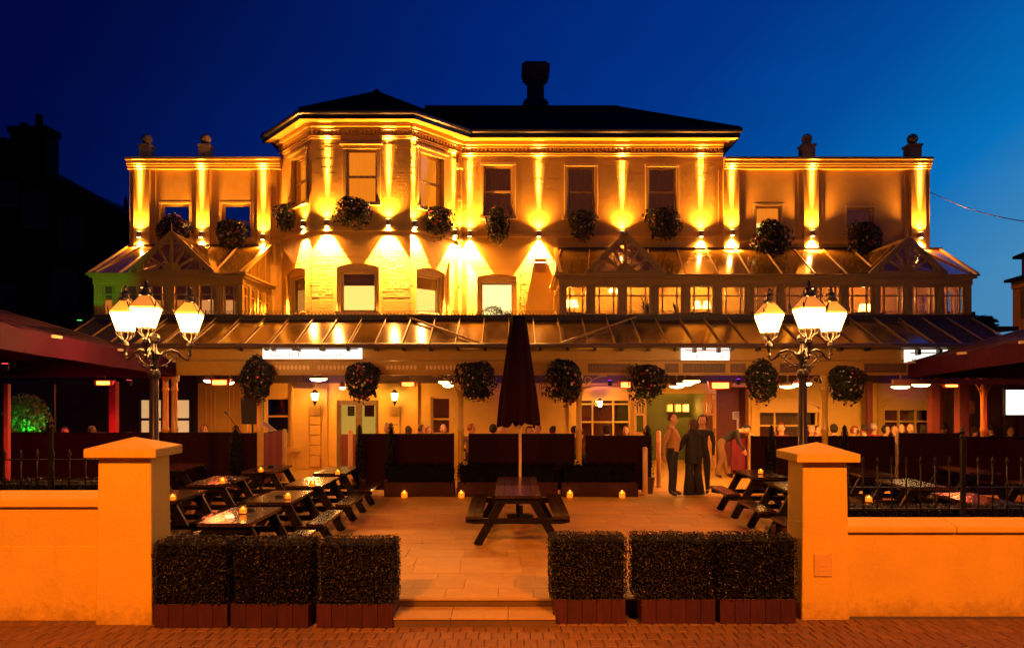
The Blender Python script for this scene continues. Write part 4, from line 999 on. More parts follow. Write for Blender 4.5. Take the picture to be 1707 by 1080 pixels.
con2 = conservatory('long conservatory with two gables and clear windows, lamps glowing inside', X(932, YC), X(1620, YC), YC, YB, 3.97, Z(461, YC), Z(416, YB), X(934, YB), X(1566, YB), 13, 13,
                    [(X(1043, 18.9), .94, Z(391, 18.9)), (X(1514, 18.9), .90, Z(398, 18.9))], 'L', 'R', None)
# ================================================================ wall up-and-down lights
fixm = mat('bronze_light_body', (.28, .17, .06), .4, .1, 8, .05)
lens = emat('wall_light_lens', (1, .62, .22), 30)
UP = 12000; DN = 12000
def updown(fr, px, py, w0, label, up=1., dn=1., dspot=70):
    u, z = fr.uz(px, py); w = w0 + .075; p = fr.P(u, z, w); n = fr.n
    t = thing('wall_light', label, 'wall light', p, group='up and down lights along the front')
    m = MB(); x, y, zz = p
    m.lathe([(.055, -.08), (.058, -.075), (.058, .075), (.055, .08)], p, 14); m.beam(p, fr.P(u, z, w0 + .002), .07, .09); smooth_by_angle(m.build('body', fixm, t))
    for s in (-1, 1):
        m = MB(); m.lathe([(.001, 0), (.048, .0), (.048, .004), (.001, .004)], (x, y, zz + s * .083 - .002), 12); m.build('lens', lens, t)
    light('up_spot', 'SPOT', (x, y, zz + .10), HOT, UP * .6 * up, t, .012, 13, 1, (-n.x * .022, -n.y * .022, 1))
    light('up_beam', 'SPOT', (x, y, zz + .10), HOT, UP * 7 * up, t, .01, 5.5, 1, (-n.x * .032, -n.y * .032, 1))
    light('up_fill', 'SPOT', (x, y, zz + .10), WARM, UP * .07 * up, t, .03, 150, .9, (n.x * .5, n.y * .5, 1))  # this and the next wide spot are added fill between the beams
    light('down_fill', 'SPOT', (x, y, zz - .10), WARM, DN * .05 * dn, t, .03, 150, .9, (n.x * .5, n.y * .5, -1))
    light('down_spot', 'SPOT', (x, y, zz - .10), HOT, DN * dn, t, .02, dspot, .22, (-n.x * .05, -n.y * .05, -1))
    return t
updown(LW, 236.5, 393, .1, 'wall light on the outermost pilaster of the wing with see-through windows', .8, .5)
updown(LW, 339, 393, .1, 'wall light between the two see-through windows of the wing', .8, .5)
updown(LW, 441, 397, .1, 'wall light on the wing pilaster next to the bay', .8, .5)
updown(BL, 464.5, 387, 0, 'wall light on the bay beside its narrowest flower basket, next to the wing', .7, .7)
updown(BL, 509, 374, 0, 'wall light on the canted bay face beside the corner, before the bay front', .7)
updown(BC, 546, 373, 0, 'wall light on the bay front, on the side of the small conservatory')
updown(BC, 648, 372, 0, 'wall light on the bay front, on the side of the main front')
updown(BR_, 689, 374.5, 0, 'wall light on the canted bay face towards the main front, near the corner', .8)
updown(BR_, 756, 389, 0, 'wall light at the foot of the canted bay face beside the downpipe', .7)
updown(MF, 783, 390.5, 0, 'wall light on the main front just past the downpipe')
updown(MF, 898, 391, 0, 'wall light on the main front above the alarm box')
updown(MF, 1037, 391, 0, 'wall light on the main front half hidden by the gable spike of the long conservatory', 1, .5)
updown(MF, 1168, 391, 0, 'wall light at the end of the main front above the long conservatory', 1, .5)
updown(RW, 1218, 390, .1, 'wall light on the wing pilaster beside the main front', .9, .5)
updown(RW, 1351, 391, .1, 'wall light on the middle pilaster of the wing with a half lit window', .9, .5)
updown(RW, 1530, 394, .1, 'wall light on the outermost pilaster of the wing, above the gable', .9, .5)
# alarm box on the main front
u, z = MF.uz(901, 443); t = thing('alarm_box', 'small brown alarm box on the brick below a wall light', 'alarm box', MF.P(u, z, 0))
m = MB(); m.fbox(MF, u - .18, u + .18, z - .19, z + .09, .015, .12); bev(m.build('casing', mat('brown_box', (.22, .11, .05), .5, .1, 6, .05), t), .03)
m = MB(); m.fbox(MF, u - .17, u + .17, z + .10, z + .19, .015, .10); m.build('lid', trim, t)
# ================================================================ flower baskets
leafg = mat('basket_leaf', (.013, .018, .005), .5, .5, 30, 0, tint=(.005, .008, .003), spec=.3)
petal = mat('pink_petal', (.40, .05, .08), .6, .35, 30, 0, tint=(.25, .03, .06)); petw = mat('white_petal', (.55, .44, .36), .6, .2, 30, 0); petr = mat('red_petal', (.45, .02, .03), .6, .2, 30, 0)
def basket_meshes(seed, n=1700, nf=120, sag=.25, lsz=.075):
    global random
    st = random.getstate(); random.seed(seed); fo = MB(); fl = MB()
    bumps = [(Vector((rnd(-1, 1), rnd(-1, 1), rnd(-1, 1))).normalized(), rnd(.12, .55)) for _ in range(9)]
    def pt(rad):
        d = Vector((random.gauss(0, 1), random.gauss(0, 1), random.gauss(0, 1))).normalized()
        k = 1 + sum(a * max(0, d.dot(b)) ** 8 for b, a in bumps); k *= rnd(.86, 1.06) if rad > .8 else rad
        z = d.z * k
        if z < 0 and rnd(0, 1) < .3: z *= 1 + sag * rnd(.3, 1.4)
        return Vector((d.x * k * .96, d.y * k * .9, z)), d
    for _ in range(n):
        p, d = pt(1 if rnd(0, 1) < .8 else rnd(.5, .8)); fo.leaf(p, rnd(.6, 1.5) * lsz / .38 , d, .65)
    fo.cm = 1; fo.ball((0, 0, -.05), .62, 10, 6); fo.cm = 0
    for _ in range(nf):
        p, d = pt(1); fl.cm = random.choice((0, 0, 1, 1, 1, 2)); s = rnd(.05, .10); p = p * 1.03
        a = d.orthogonal().normalized(); b = d.cross(a)
        for k in range(5):
            t = 2 * math.pi * k / 5; t2 = t + .9; c = p
            fl.add([c, c + (a * math.cos(t) + b * math.sin(t)) * s + d * .02, c + (a * math.cos(t2) + b * math.sin(t2)) * s + d * .02], [(0, 1, 2)])
    for _ in range(26):   # trailing stems
        t = rnd(0, 6.28); x, y = .75 * math.cos(t), .7 * math.sin(t); L = rnd(.2, .75)
        for k in range(12):
            f = k / 12; fo.leaf((x * (1 + .15 * f) + rnd(-.05, .05), y * (1 + .15 * f) + rnd(-.05, .05), -.6 - L * f), rnd(.6, 1.1) * lsz / .38, None, .6)
    r = fo.mesh('foliage', [leafg, core]), fl.mesh('blossom', [petal, petw, petr]); random.setstate(st)
    return r
BV = [basket_meshes(s) for s in (11, 23, 37, 53, 71)]
wirem = mat('dark_basket_wire', (.02, .018, .015), .6, .1, 6, 0)
def basket(label, px, py, rpx, D, k, hang=None, group='flower baskets hanging from the veranda', squash=1., name='hanging_basket', wallfr=None):
    r = rpx * (.88 if wallfr or name == 'window_basket' else .87) * D / F; x, z = X(px, D), Z(py, D)
    t = thing(name, label, 'flower basket', (x, D, z), rz=k * 1.3, group=group)
    a, b = BV[k % 5]; q_ = random.Random(k * 7 + len(label)); s = (r * q_.uniform(.88, 1.16), r, r * squash * q_.uniform(.85, 1.15))
    inst('foliage', a, t, scale=s); tag(inst('blossom', b, t, scale=s), kind='stuff')
    m = MB(); m.lathe([(.05, -.55 * r), (.55 * r, -.1 * r), (.6 * r, 0), (.57 * r, 0)], (0, 0, 0), 10)
    if hang:
        for j in range(3): q = 2.1 * j; m.tube([(.55 * r * math.cos(q), .55 * r * math.sin(q), 0), (0, 0, hang - z)], .006, 4)
    m.build('wire_basket', wirem, t, local=True)
    if wallfr:
        pass
    return t
for i, (px, py, rp, lab) in enumerate(((427, 629, 29, 'hanging basket with many pale flowers above the loudspeaker'), (605, 633, 31, 'hanging basket in front of the glazed double doors'), (794, 633, 31, 'hanging basket beside the closed parasol, on the side of the wall lamps'),
        (943, 631, 31, 'hanging basket with red flowers on top, on the post beside the arched porch'), (1081, 633, 30, 'hanging basket with red flowers on top, at the entrance beside a heater'), (1272, 633, 31, 'hanging basket beside the ornate lamp post, above the red counter'), (1413, 638, 31, 'hanging basket nearest the dark red awning with the screen'))):
    basket(lab, px, py, rp, 15.95, i, hang=2.77)
WB = [(LW, 289, 384, 25, 'window basket half hidden behind the gable spike of the small conservatory'), (LW, 387, 388, 27, 'window basket below the see-through window nearest the bay'),
      (BL, 478, 361, 22, 'narrow window basket on the bay face next to the wing'), (BC, 594, 352, 28, 'window basket below the middle window of the bay'), (BR_, 730, 366, 27, 'window basket on the bay face next to the downpipe'),
      (MF, 830, 373, 25, 'window basket below the first window past the downpipe'), (MF, 972, 373, 24, 'window basket below the middle window of the main front'), (MF, 1106, 371, 27, 'window basket below the last window of the main front'),
      (RW, 1288, 394, 29, 'window basket below the half lit window of the wing'), (RW, 1443, 397, 27, 'dark window basket below the outermost wing window')]
for i, (fr, px, py, rp, lab) in enumerate(WB):
    u, z = fr.uz(px, py); p = fr.P(u, z, .38); D = p[1]
    t = basket(lab, px, py, rp, D, i, group='flower baskets under the upper windows', name='window_basket', squash=.95)
    m = MB(); q = fr.P(u, z, 0); m.tube([Vector(q) - Vector(t.location), Vector((0, 0, 0))], .012, 5)
    m.tube([Vector(q) - Vector(t.location) + Vector((0, 0, .25)), Vector((0, 0, 0))], .01, 5)
    o = m.build('wall_bracket', wirem, t, local=True)
    # local axes are turned by the thing's rotation; undo it for the bracket
    o.rotation_euler = (0, 0, -t.rotation_euler.z)
# ================================================================ ornate lamp posts
lampglass = emat('lantern_glass', (1, .43, .10), 110)
ironl = mat('lamp_post_iron', (.03, .022, .016), .3, .15, 10, .1, metal=.4)
def lantern_mesh():
    fr_, gl, rf, cr, rg = MB(), MB(), MB(), MB(), MB()
    a, b, h = .108, .182, .30      # half widths below and above
    for i in range(4):
        t0, t1 = math.pi / 4 + i * math.pi / 2, math.pi / 4 + (i + 1) * math.pi / 2; s2 = math.sqrt(2)
        c = lambda t, r, z: (r * s2 * math.cos(t), r * s2 * math.sin(t), z)
        gl.face([c(t0, a - .008, .01), c(t1, a - .008, .01), c(t1, b - .008, h - .01), c(t0, b - .008, h - .01)])
        fr_.tube([c(t0, a, 0), c(t0, b, h)], .006, 5); fr_.tube([c(t0, a, 0), c(t1, a, 0)], .008, 5); fr_.tube([c(t0, b, h), c(t1, b, h)], .009, 5)
        fr_.tube([c(t0, b, h), c(t0, b + .02, h + .06), c(t0, b + .015, h + .10)], [.012, .012, .003], 5)
        rg.face([c(t0, b + .006, h + .012), c(t1, b + .006, h + .012), c(t1, .07, h + .19), c(t0, .07, h + .19)]); rf.tube([c(t0, b + .008, h + .014), c(t0, .07, h + .19)], .007, 5)
        cr.tube([c(t0, a, 0), c(t0, a * .95, -.06), c(t0, .05, -.13), c(t0, .02, -.15)], .010, 5)
        cr.tube([c(t0 + .785, a * .7, 0), c(t0 + .785, a * .66, -.07), c(t0 + .785, .03, -.14)], .008, 5)
    rf.lathe([(.075, h + .185), (.10, h + .20), (.105, h + .23), (.06, h + .25), (.05, h + .30), (.085, h + .315), (.02, h + .36), (.03, h + .40), (.004, h + .45)], (0, 0, 0), 10)
    cr.lathe([(.02, -.40), (.035, -.38), (.022, -.34), (.03, -.28), (.06, -.22), (.045, -.17), (.02, -.14)], (0, 0, 0), 10)
    gl.face([(-a, -a, .012), (a, -a, .012), (a, a, .012), (-a, a, .012)])
    return [('lantern_glass', gl.mesh('lantern_glass', lampglass)), ('lantern_frame', fr_.mesh('lantern_frame', ironl)), ('lantern_roof', rf.mesh('lantern_roof', ironl)), ('cradle', cr.mesh('cradle', ironl)), ('roof_glass', rg.mesh('roof_glass', emat('lantern_roof_glass', (1, .36, .05), .55)))]
LM = lantern_mesh()
def lamp_post(label, px, D, th, zl):
    x = X(px, D); t = thing('lamp_post', label, 'street lamp', (x, D, TZ), group='three lantern lamp posts')
    H = zl - .42 - TZ
    m = MB(); m.lathe([(.20, 0), (.20, .25), (.17, .3), (.13, .45), (.15, .5), (.10, .6), (.085, .9), (.11, .95), (.11, 1.0), (.075, 1.06), (.065, H - .35), (.085, H - .33), (.10, H - .28), (.08, H - .22), (.06, H - .2), (.06, H - .05), (.09, H), (.10, H + .05), (.05, H + .1), (.04, H + .22), (.085, H + .25), (.095, H + .31), (.06, H + .36), (.03, H + .38), (.002, H + .39)], (x, D, TZ), 16)
    smooth_by_angle(m.build('post', ironl, t), 40)
    r = .56
    for k in range(3):
        a = th + k * 2 * math.pi / 3; ca, sa = math.cos(a), math.sin(a); base = H + TZ - .02; m = MB()
        q = lambda rr, z: (x + rr * ca, D + rr * sa, base + z)
        m.tube([q(.05, -.02), q(.14, .10), q(.26, .14), q(.38, .10), q(.46, .01), q(.53, -.02), q(.56, .03)], [.028, .026, .024, .022, .02, .02, .022], 8)
        for cc, rr, sc_ in ((.22, .07, 1), (.36, .05, -1)): m.tube([q(cc + (rr - .006 * i) * math.cos(i * .6), .02 + sc_ * .0 + (rr - .006 * i) * math.sin(i * .6)) for i in range(11)], .011, 5)
        m.tube([q(.06, -.14), q(.18, -.10), q(.28, -.02), q(.32, .06)], .014, 6); m.ball(q(.19, -.13), .028, 6, 4); m.ball(q(.30, -.06), .022, 6, 4)
        ar = m.build('arm', ironl, t); ar.data.polygons.foreach_set('use_smooth', [True] * len(ar.data.polygons))
        lo = Vector((x + r * ca, D + r * sa, zl)) - ORG[t.name]
        l0 = inst(*LM[1], t, lo, (0, 0, .14))
        for nm, me in (LM[0], LM[2], LM[3], LM[4]): inst(nm, me, l0)
        light('lantern_lamp', 'POINT', lo + Vector((0, 0, -.0)), LANTERN, 60, t, .10, local=True) if False else None
    return t
lamp_post('ornate black lamp post with three glowing lanterns, behind the pier of the taller wall', 257, 12.0, R(44), 3.41)
lamp_post('ornate black lamp post with three glowing lanterns, behind the pier with the plaque', 1338, 12.2, R(138), 3.42)
# ================================================================ picnic tables
def picnic_meshes(L, W=.62, np_=4):
    parts = []
    z, th = .75, .042
    s = W / np_
    for i in range(np_):
        m = MB(); x = -W / 2 + i * s; m.box(x + .003, -L / 2, z - th, x + s - .003, L / 2, z); parts.append(('top_plank', m.mesh('top_plank', tabletop)))
    for sd in (-1, 1):
        for i in range(2):
            m = MB(); x = sd * .64 - .125 + i * .125; m.box(x + .003, -L / 2, .45 - th, x + .122, L / 2, .45); parts.append(('seat_plank', m.mesh('seat_plank', tabletop)))
    for e in (-1, 1):
        y = e * (L / 2 - .14)
        for sd in (-1, 1):
            m = MB(); m.beam((sd * .60, y, 0), (sd * .20, y, z - th), .12, .055, (0, 1, 0)); parts.append(('leg', m.mesh('leg', darkwood)))
        m = MB()
        fr = Frame(-1, y - .048, 1, y - .048)
        m.fprism(fr, [(1 - .64, .40 - .075), (1 + .64, .40 - .075), (1 + .765, .345), (1 + .765, .406), (1 - .765, .406), (1 - .765, .345)], -.022, .022); parts.append(('bench_rail', m.mesh('bench_rail', darkwood)))
        m = MB(); m.fprism(fr, [(1 - W / 2 + .05, z - th - .09), (1 + W / 2 - .05, z - th - .09), (1 + W / 2 - .01, z - th - .03), (1 + W / 2 - .01, z - th - .002), (1 - W / 2 + .01, z - th - .002), (1 - W / 2 + .01, z - th - .03)], -.022, .022); parts.append(('top_rail', m.mesh('top_rail', darkwood)))
        m = MB(); m.beam((0, y, .40), (0, e * .1, z - th - .02), .04, .07); parts.append(('brace', m.mesh('brace', darkwood)))
    return parts
PT = picnic_meshes(1.18)
def picnic(label, x, yc, parts=PT, rz=0, group='picnic tables on the terrace'):
    t = thing('picnic_table', label, 'picnic table', (x, yc, TZ), rz, group)
    for nm, me in parts: inst(nm, me, t)
    return t
jarg = glass('amber_jar_glass', (1, .72, .35), .15, .05); wax = emat('candle_flame', (1, .55, .12), 16); waxb = emat('glowing_wax', (1, .36, .05), 1.9)
def jar_meshes(r, h):
    m = MB(); m.lathe([(r * .8, 0), (r, .012), (r, h * .75), (r * .82, h * .9), (r * .85, h), (r * .8, h), (r * .78, h * .9), (r * .94, h * .74), (r * .94, .02)], (0, 0, 0), 14)
    c = MB(); c.lathe([(r * .86, .018), (r * .88, h * .62), (r * .80, h * .72), (r * .6, h * .72), (r * .3, h * .4)], (0, 0, 0), 14); f = MB(); f.lathe([(.003, h * .45), (r * .32, h * .60), (r * .25, h * .74), (.003, h * .95)], (0, 0, 0), 8)
    ri = MB(); ri.lathe([(r * .86, h * .97), (r * .9, h), (r * .9, h * 1.03), (r * .86, h * 1.03)], (0, 0, 0), 14)
    return [('jar', m.mesh('jar', jarg, True)), ('candle', c.mesh('candle', waxb)), ('flame', f.mesh('flame', wax)), ('rim', ri.mesh('rim', blackmetal))]
JM = jar_meshes(.05, .10); LMn = jar_meshes(.075, .17)
def jar(label, x, y, z, ms=JM, pw_=1.1, group='candle jars on the tables', nm='candle_jar'):
    t = thing(nm, label, 'candle jar', (x, y, z), 0, group)
    for n_, me in ms: inst(n_, me, t)
    light('candle_light', 'POINT', (0, 0, .16), (1, .46, .09), pw_, t, .03, local=True)
    return t
ash = mat('black_ashtray', (.012, .012, .012), .3, .1, 6, 0)
def ashtray(label, x, y):
    m = MB(); m.lathe([(.06, 0), (.065, .03), (.055, .035), (.045, .012), (.001, .012)], (x, y, TZ + .7505), 12)
    tag(m.build('ashtray', ash, loc=None), label, 'ashtray', 'ashtrays on the tables')
TA = [(8.74, 405, 848, 'front picnic table of the inner row beside the taller wall, just behind the hedges'), (10.34, 480, 824, 'second picnic table of the inner row beside the taller wall, counted from the hedges'),
      (12.05, 521, 803, 'third picnic table of the inner row beside the taller wall'), (13.8, 563, 783, 'farthest picnic table of the inner row, before the glazed double doors')]
JL = ['candle jar on the front table of the inner row, nearest the hedges', 'candle jar on the second table of the inner row from the hedges', 'candle jar on the third table of the inner row from the hedges', 'candle jar on the farthest table of the inner row']
for i, (D, jx, jy, lab) in enumerate(TA):
    t = picnic(lab, -3.36, D + .59, rz=rnd(-.012, .012))
    Dj = F * (2.33 - .75) / (jy + 8 - HY); jar(JL[i], X(jx, Dj), Dj, TZ + .7505)
ashtray('black ashtray beside the candle on the second table of the inner row', X(469, 10.9), 10.8); ashtray('black ashtray beside the candle on the front table of the inner row', X(412, 9.5), 9.62)
TB = [(8.75, 'front picnic table of the middle row, hidden by the gate pier'), (10.40, 'picnic table of the middle row with a dark top, showing beside the pier'), (12.2, 'picnic table of the middle row with a bright candle and ashtray'), (14.1, 'farthest picnic table of the middle row, by the crimson screen')]
for i, (D, lab) in enumerate(TB):
    picnic(lab, (-5.0, -5.0, -5.0, -4.78)[i], D + .59, rz=rnd(-.012, .012))
for jx, jy, lab in ((288, 828, 'candle jar just clear of the gate pier, on the middle row'), (371, 800, 'candle jar beside the ashtray on the middle row'), (435, 781, 'candle jar on the farthest table of the middle row')):
    Dj = F * 1.58 / (jy + 6 - HY); jar(lab, X(jx, Dj), Dj, TZ + .7505)
ashtray('black ashtray beside the candle on the middle row', X(386, 12.7), 12.7); ashtray('black ashtray on the farthest table of the middle row', X(452, 14.9), 14.9)
for D, lab in ((12.7, 'shadowed picnic table of the outer row, nearer the gate pier'), (14.5, 'shadowed picnic table of the outer row, nearest the dark red screens')): picnic(lab, -6.65, D + .59)
RA = [(9.75, 'front picnic table beside the pier with the plaque, mostly hidden by it'), (11.4, 'middle picnic table of the row beside the pier with the plaque'), (13.2, 'picnic table with a small candle in front of the bending man')]
for D, lab in RA: picnic(lab, 4.54, D + .59, rz=rnd(-.012, .012))
Dj = F * 1.58 / (790 - HY); jar('candle jar on the table in front of the bending man', X(1268, Dj), Dj, TZ + .7505)
jar('candle jar on the table hidden behind the pier with the plaque', 4.9, 10.3, TZ + .7505)
for D, lab in ((10.3, 'front picnic table of the second row behind the low wall railing'), (12.0, 'middle picnic table of the second row behind the low wall railing'), (13.7, 'third picnic table of the second row behind the low wall railing'), (15.0, 'farthest picnic table of the second row behind the low wall railing')): picnic(lab, 6.6, D + .4)
for D, lab in ((11.6, 'picnic table of the outermost row behind the low wall, nearer the hedge'), (13.9, 'picnic table of the outermost row behind the low wall, nearer the screens')): picnic(lab, 8.75, D + .59)
PL_ = picnic_meshes(2.3, .68, 5)
ct = picnic('long picnic table standing alone in the middle of the terrace with the closed parasol', X(863, 11), 12.1, PL_)
# small red slatted box beside the pier
t = thing('slatted_box', 'small red slatted box on the terrace beside the pier with the plaque', 'box', (X(1305, 11.2), 11.3, TZ))
x0 = X(1293, 11.2); 
for i in range(3):
    m = MB(); m.box(x0 + i * .07, 11.2, TZ, x0 + i * .07 + .062, 11.22, TZ + .26); m.build('slat', plw, t)
m = MB(); m.box(x0, 11.222, TZ, x0 + .21, 11.4, TZ + .25); m.build('box_body', plw, t)
# ---- closed parasol at the far end of the long table
Dp = 13.45; xp = X(867, Dp)
t = thing('closed_parasol', 'tall closed dark maroon parasol on a pale pole at the end of the long table', 'parasol', (xp, Dp, TZ))
m = MB(); m.tube([(xp, Dp, TZ), (xp, Dp, Z(530, Dp))], .027, 10); smooth_by_angle(m.build('pole', mat('pale_varnished_pole', (.55, .38, .18), .35, .15, 5, .1, stretch=(8, 8, 1)), t))
m = MB(); n = 48; rows = [(527, 12), (545, 14), (580, 18), (620, 23), (660, 28), (695, 31), (706, 31)]
b = len(m.v)
for ri, (py, rp) in enumerate(rows):
    for j in range(n):
        a = 2 * math.pi * j / n; k = ri / (len(rows) - 1)
        r = rp * Dp / F * (1 + (.05 + .15 * k) * math.cos(a * 8 + .6 * math.sin(3 * a + k * 2)))
        z = Z(py, Dp) + (.05 * math.cos(a * 8 + 2) + .03 * math.sin(a * 3) if ri >= len(rows) - 2 else 0)
        m.v.append((xp + r * math.cos(a) - .03 + .0, Dp + r * math.sin(a), z))
for ri in range(len(rows) - 1):
    for j in range(n):
        q0 = b + ri * n + j; q1 = b + ri * n + (j + 1) % n; m.f.append((q0 + n, q1 + n, q1, q0)); m.m.append(0)
m.f.append(tuple(b + j for j in range(n))); m.m.append(0)
fab = mat('maroon_canvas', (.016, .0015, .003), .85, .2, 5, .3, 90, spec=.1)
o = m.build('canvas', fab, t); o.data.polygons.foreach_set('use_smooth', [True] * len(o.data.polygons))
m = MB()
for j in range(8):
    a = 2 * math.pi * j / 8; r = 31 * Dp / F * 1.02; m.ball((xp - .03 + r * math.cos(a), Dp + r * math.sin(a), Z(703, Dp)), .018, 6, 4)
m.build('rib_tips', mat('pale_rib_tip', (.5, .4, .25), .4, .1, 6, 0), t)
m = MB(); m.lathe([(.24, 0), (.24, .04), (.05, .06), (.05, .22)], (xp, Dp, TZ), 14); m.build('base', blackmetal, t)
# ================================================================ windbreak screens, conifers, posts
scr = mat('maroon_screen_canvas', (.012, .0007, .0014), .75, .2, 3, .3, 80, spec=.1); crim = mat('crimson_screen_canvas', (.13, .002, .022), .7, .1, 3, .2, 80)
wpost = mat('varnished_post', (.46, .29, .11), .4, .2, 5, .15, stretch=(8, 8, 1))
def screen(label, x0, x1, y0, D, D2=None, ma=None, ybot=None, group='windbreak screens'):
    D2 = D2 or D; a, b = (X(x0, D), D), (X(x1, D2), D2); z1 = Z(y0, D); zb_ = TZ + .12
    t = thing('windbreak_screen', label, 'screen', ((a[0] + b[0]) / 2, (a[1] + b[1]) / 2, TZ), group=group)
    fr = Frame(*a, *b); m = MB(); n = 10
    for i in range(n):
        u0, u1 = fr.len * i / n, fr.len * (i + 1) / n; w0, w1 = .012 * math.sin(i * 1.7), .012 * math.sin((i + 1) * 1.7)
        m.add([fr.P(u0, zb_, w0), fr.P(u1, zb_, w1), fr.P(u1, z1, w1), fr.P(u0, z1, w0), fr.P(u0, zb_, w0 - .012), fr.P(u1, zb_, w1 - .012), fr.P(u1, z1, w1 - .012), fr.P(u0, z1, w0 - .012)], [(0, 1, 2, 3), (5, 4, 7, 6), (3, 2, 6, 7)])
    m.build('canvas', ma or scr, t)
    m = MB(); m.fbox(fr, 0, fr.len, z1 + .001, z1 + .02, -.02, .012); m.fbox(fr, 0, fr.len, zb_ - .03, zb_ - .001, -.02, .012); m.build('rail', darkwood, t)
    for u in (.025, fr.len - .025):
        m = MB(); m.fbox(fr, u - .022, u + .022, TZ, z1 + .03, -.06, -.021); m.build('leg', darkwood, t)
    return t
DS = 16.4
screen('dark screen at the far side of the terrace under the red awning, outermost', -40, 82, 722, 15.9, 15.9)
screen('dark red screen between the black post and the lamp post, under the awning', 88, 262, 722, 16, 16); screen('dark red screen behind the picnic tables between the lamp post and the speaker', 264, 390, 722, 16.1, 16.2)
screen('short dark red screen below the loudspeaker beside the crimson one', 394, 428, 723, 16.2, 16.25)
screen('crimson screen below the loudspeaker at the gap before the double doors', 438, 471, 723, 17.2, 18.6, crim)
screen('dark screen with a slim conifer at its end, past the double doors', 597, 757, 724, DS); screen('dark screen behind the closed parasol', 781, 958, 724, DS); screen('dark screen before the arched porch, ending at the pale post', 976, 1086, 727, DS)
screen('crimson screen the bending man leans over', 1219, 1246, 729, 19.3, 19.3, crim)
screen('dark screen beside the crimson one, under the lamp post basket', 1252, 1404, 728, DS); screen('dark screen before the outermost arched window', 1410, 1498, 728, DS); screen('dark screen in front of the dark hut, taller', 1500, 1604, 723, 15.6); screen('dark screen at the far side below the television', 1612, 1760, 729, 15.6)
def rpost(label, px, y0, D, r=.055, name='timber_post'):
    x = X(px, D); t = thing(name, label, 'post', (x, D, TZ), group='varnished timber posts by the screens'); m = MB()
    m.lathe([(r * 1.3, 0), (r * 1.3, .03), (r, .04), (r, Z(y0, D) - TZ - .03), (r * .6, Z(y0, D) - TZ)], (x, D, TZ), 12); smooth_by_angle(m.build('shaft', wpost, t), 40)
rpost('varnished post at the near end of the crimson screen by the speaker', 435, 716, 17.1); rpost('varnished post at the far end of the crimson screen by the speaker', 474, 715, 18.7); rpost('pale square edged post at the end of the porch screen', 1075, 745, 16.25, .06)
rpost('varnished post beside the couple, past the porch screen', 1098, 718, 17.6); rpost('varnished post beside the screen of the bending man', 1251, 722, 19.2, .07); rpost('varnished post between the screens before the outer arched window', 1497, 722, 16.3, .06); rpost('varnished post at the dark screen beside the double doors', 584, 716, 17.5)
conl = mat('conifer_needles', (.004, .005, .002), .9, .5, 20, 0)
def conifer(label, px, y0, D, hw, potw=.16):
    x = X(px, D); t = thing('slim_conifer', label, 'conifer', (x, D, TZ), group='slim potted conifers at the screens'); H = Z(y0, D) - TZ; m = MB()
    m.lathe([(potw * .75, 0), (potw, .30), (potw * 1.05, .31), (potw * 1.05, .36), (potw * .9, .36)], (x, D, TZ), 12); m.build('pot', mat('dark_glazed_pot', (.05, .02, .015), .4, .2, 5, .1), t)
    m = MB(); m.tube([(x, D, TZ + .3), (x, D, TZ + H * .9)], .015, 5); m.build('trunk', darkwood, t)
    m = MB(); m.cm = 1; m.lathe([(hw * .4, .38), (hw * .8, .6), (hw * .72, H * .62), (hw * .35, H * .88), (.004, H - .03)], (x, D, TZ), 8); m.cm = 0
    for _ in range(800):
        f = rnd(0, 1) ** .9; z = .36 + (H - .36) * f; r = hw * (1 - .1 * f) * (math.sqrt(max(0, 1 - f ** 2.6)) + .04) * rnd(.85, 1.08); a = rnd(0, 6.28)
        m.leaf((x + r * math.cos(a), D + r * math.sin(a), TZ + z), rnd(.03, .06), (math.cos(a), math.sin(a), 1.2), .4)
    m.build('crown', [conl, core], t)
conifer('slim dark conifer at the screen end beside the double doors', 599, 708, 16.2, .11); conifer('slim dark conifer against the screen, in front of the white shirted diner', 652, 705, 16.2, .11)
conifer('slim dark conifer at the end of the porch screen by the pale post', 1079, 709, 16.5, .13); conifer('slim dark conifer beside the lamp post in front of the red haired diner', 1286, 709, 16.2, .11); conifer('slim dark conifer before the wall between the arched windows', 1408, 709, 16.2, .11)
conifer('slim dark conifer below the loudspeaker stand', 393, 709, 16.0, .16)
# low planters with dark plants in front of the middle screens, lanterns on the ground before them
trw = mat('dark_trough_board', (.022, .003, .0022), .6, .3, 4, .3, stretch=(1, 7, 7), spec=.2)
def trough(label, x0, x1, D, zt, hh):
    a, b = X(x0, D), X(x1, D); t = thing('plant_trough', label, 'planter', ((a + b) / 2, D, TZ), group='dark plant troughs before the screens'); n = max(2, round((b - a) / .45)); s = (b - a) / n
    for i in range(n): m = MB(); m.box(a + i * s + .002, D, TZ, a + (i + 1) * s - .002, D + .025 + rnd(0, .004), TZ + zt); m.build('board', trw, t)
    m = MB(); m.box(a, D + .03, TZ + .01, b, D + .34, TZ + zt - .02); m.build('trough_body', trw, t)
    m = MB(); m.cm = 1; m.box(a + .06, D + .08, TZ + zt, b - .06, D + .28, TZ + hh - .08); m.cm = 0
    for _ in range(int((b - a) * 900)): m.leaf((rnd(a, b), D + .17 + random.gauss(0, .09), TZ + zt + rnd(-.03, hh - zt) ), rnd(.03, .07), (0, -.6, .5), .5)
    m.build('plants', [mat('dark_trough_leaf', (.0012, .0015, .0008), .9, .4, 20, 0, spec=.05), core], t)
trough('plant trough before the screen past the double doors', 640, 757, 15.95, .31, .72); trough('plant trough behind the closed parasol, before the middle screen', 762, 930, 15.95, .31, .73); trough('plant trough before the porch screen', 936, 1064, 15.95, .31, .73)
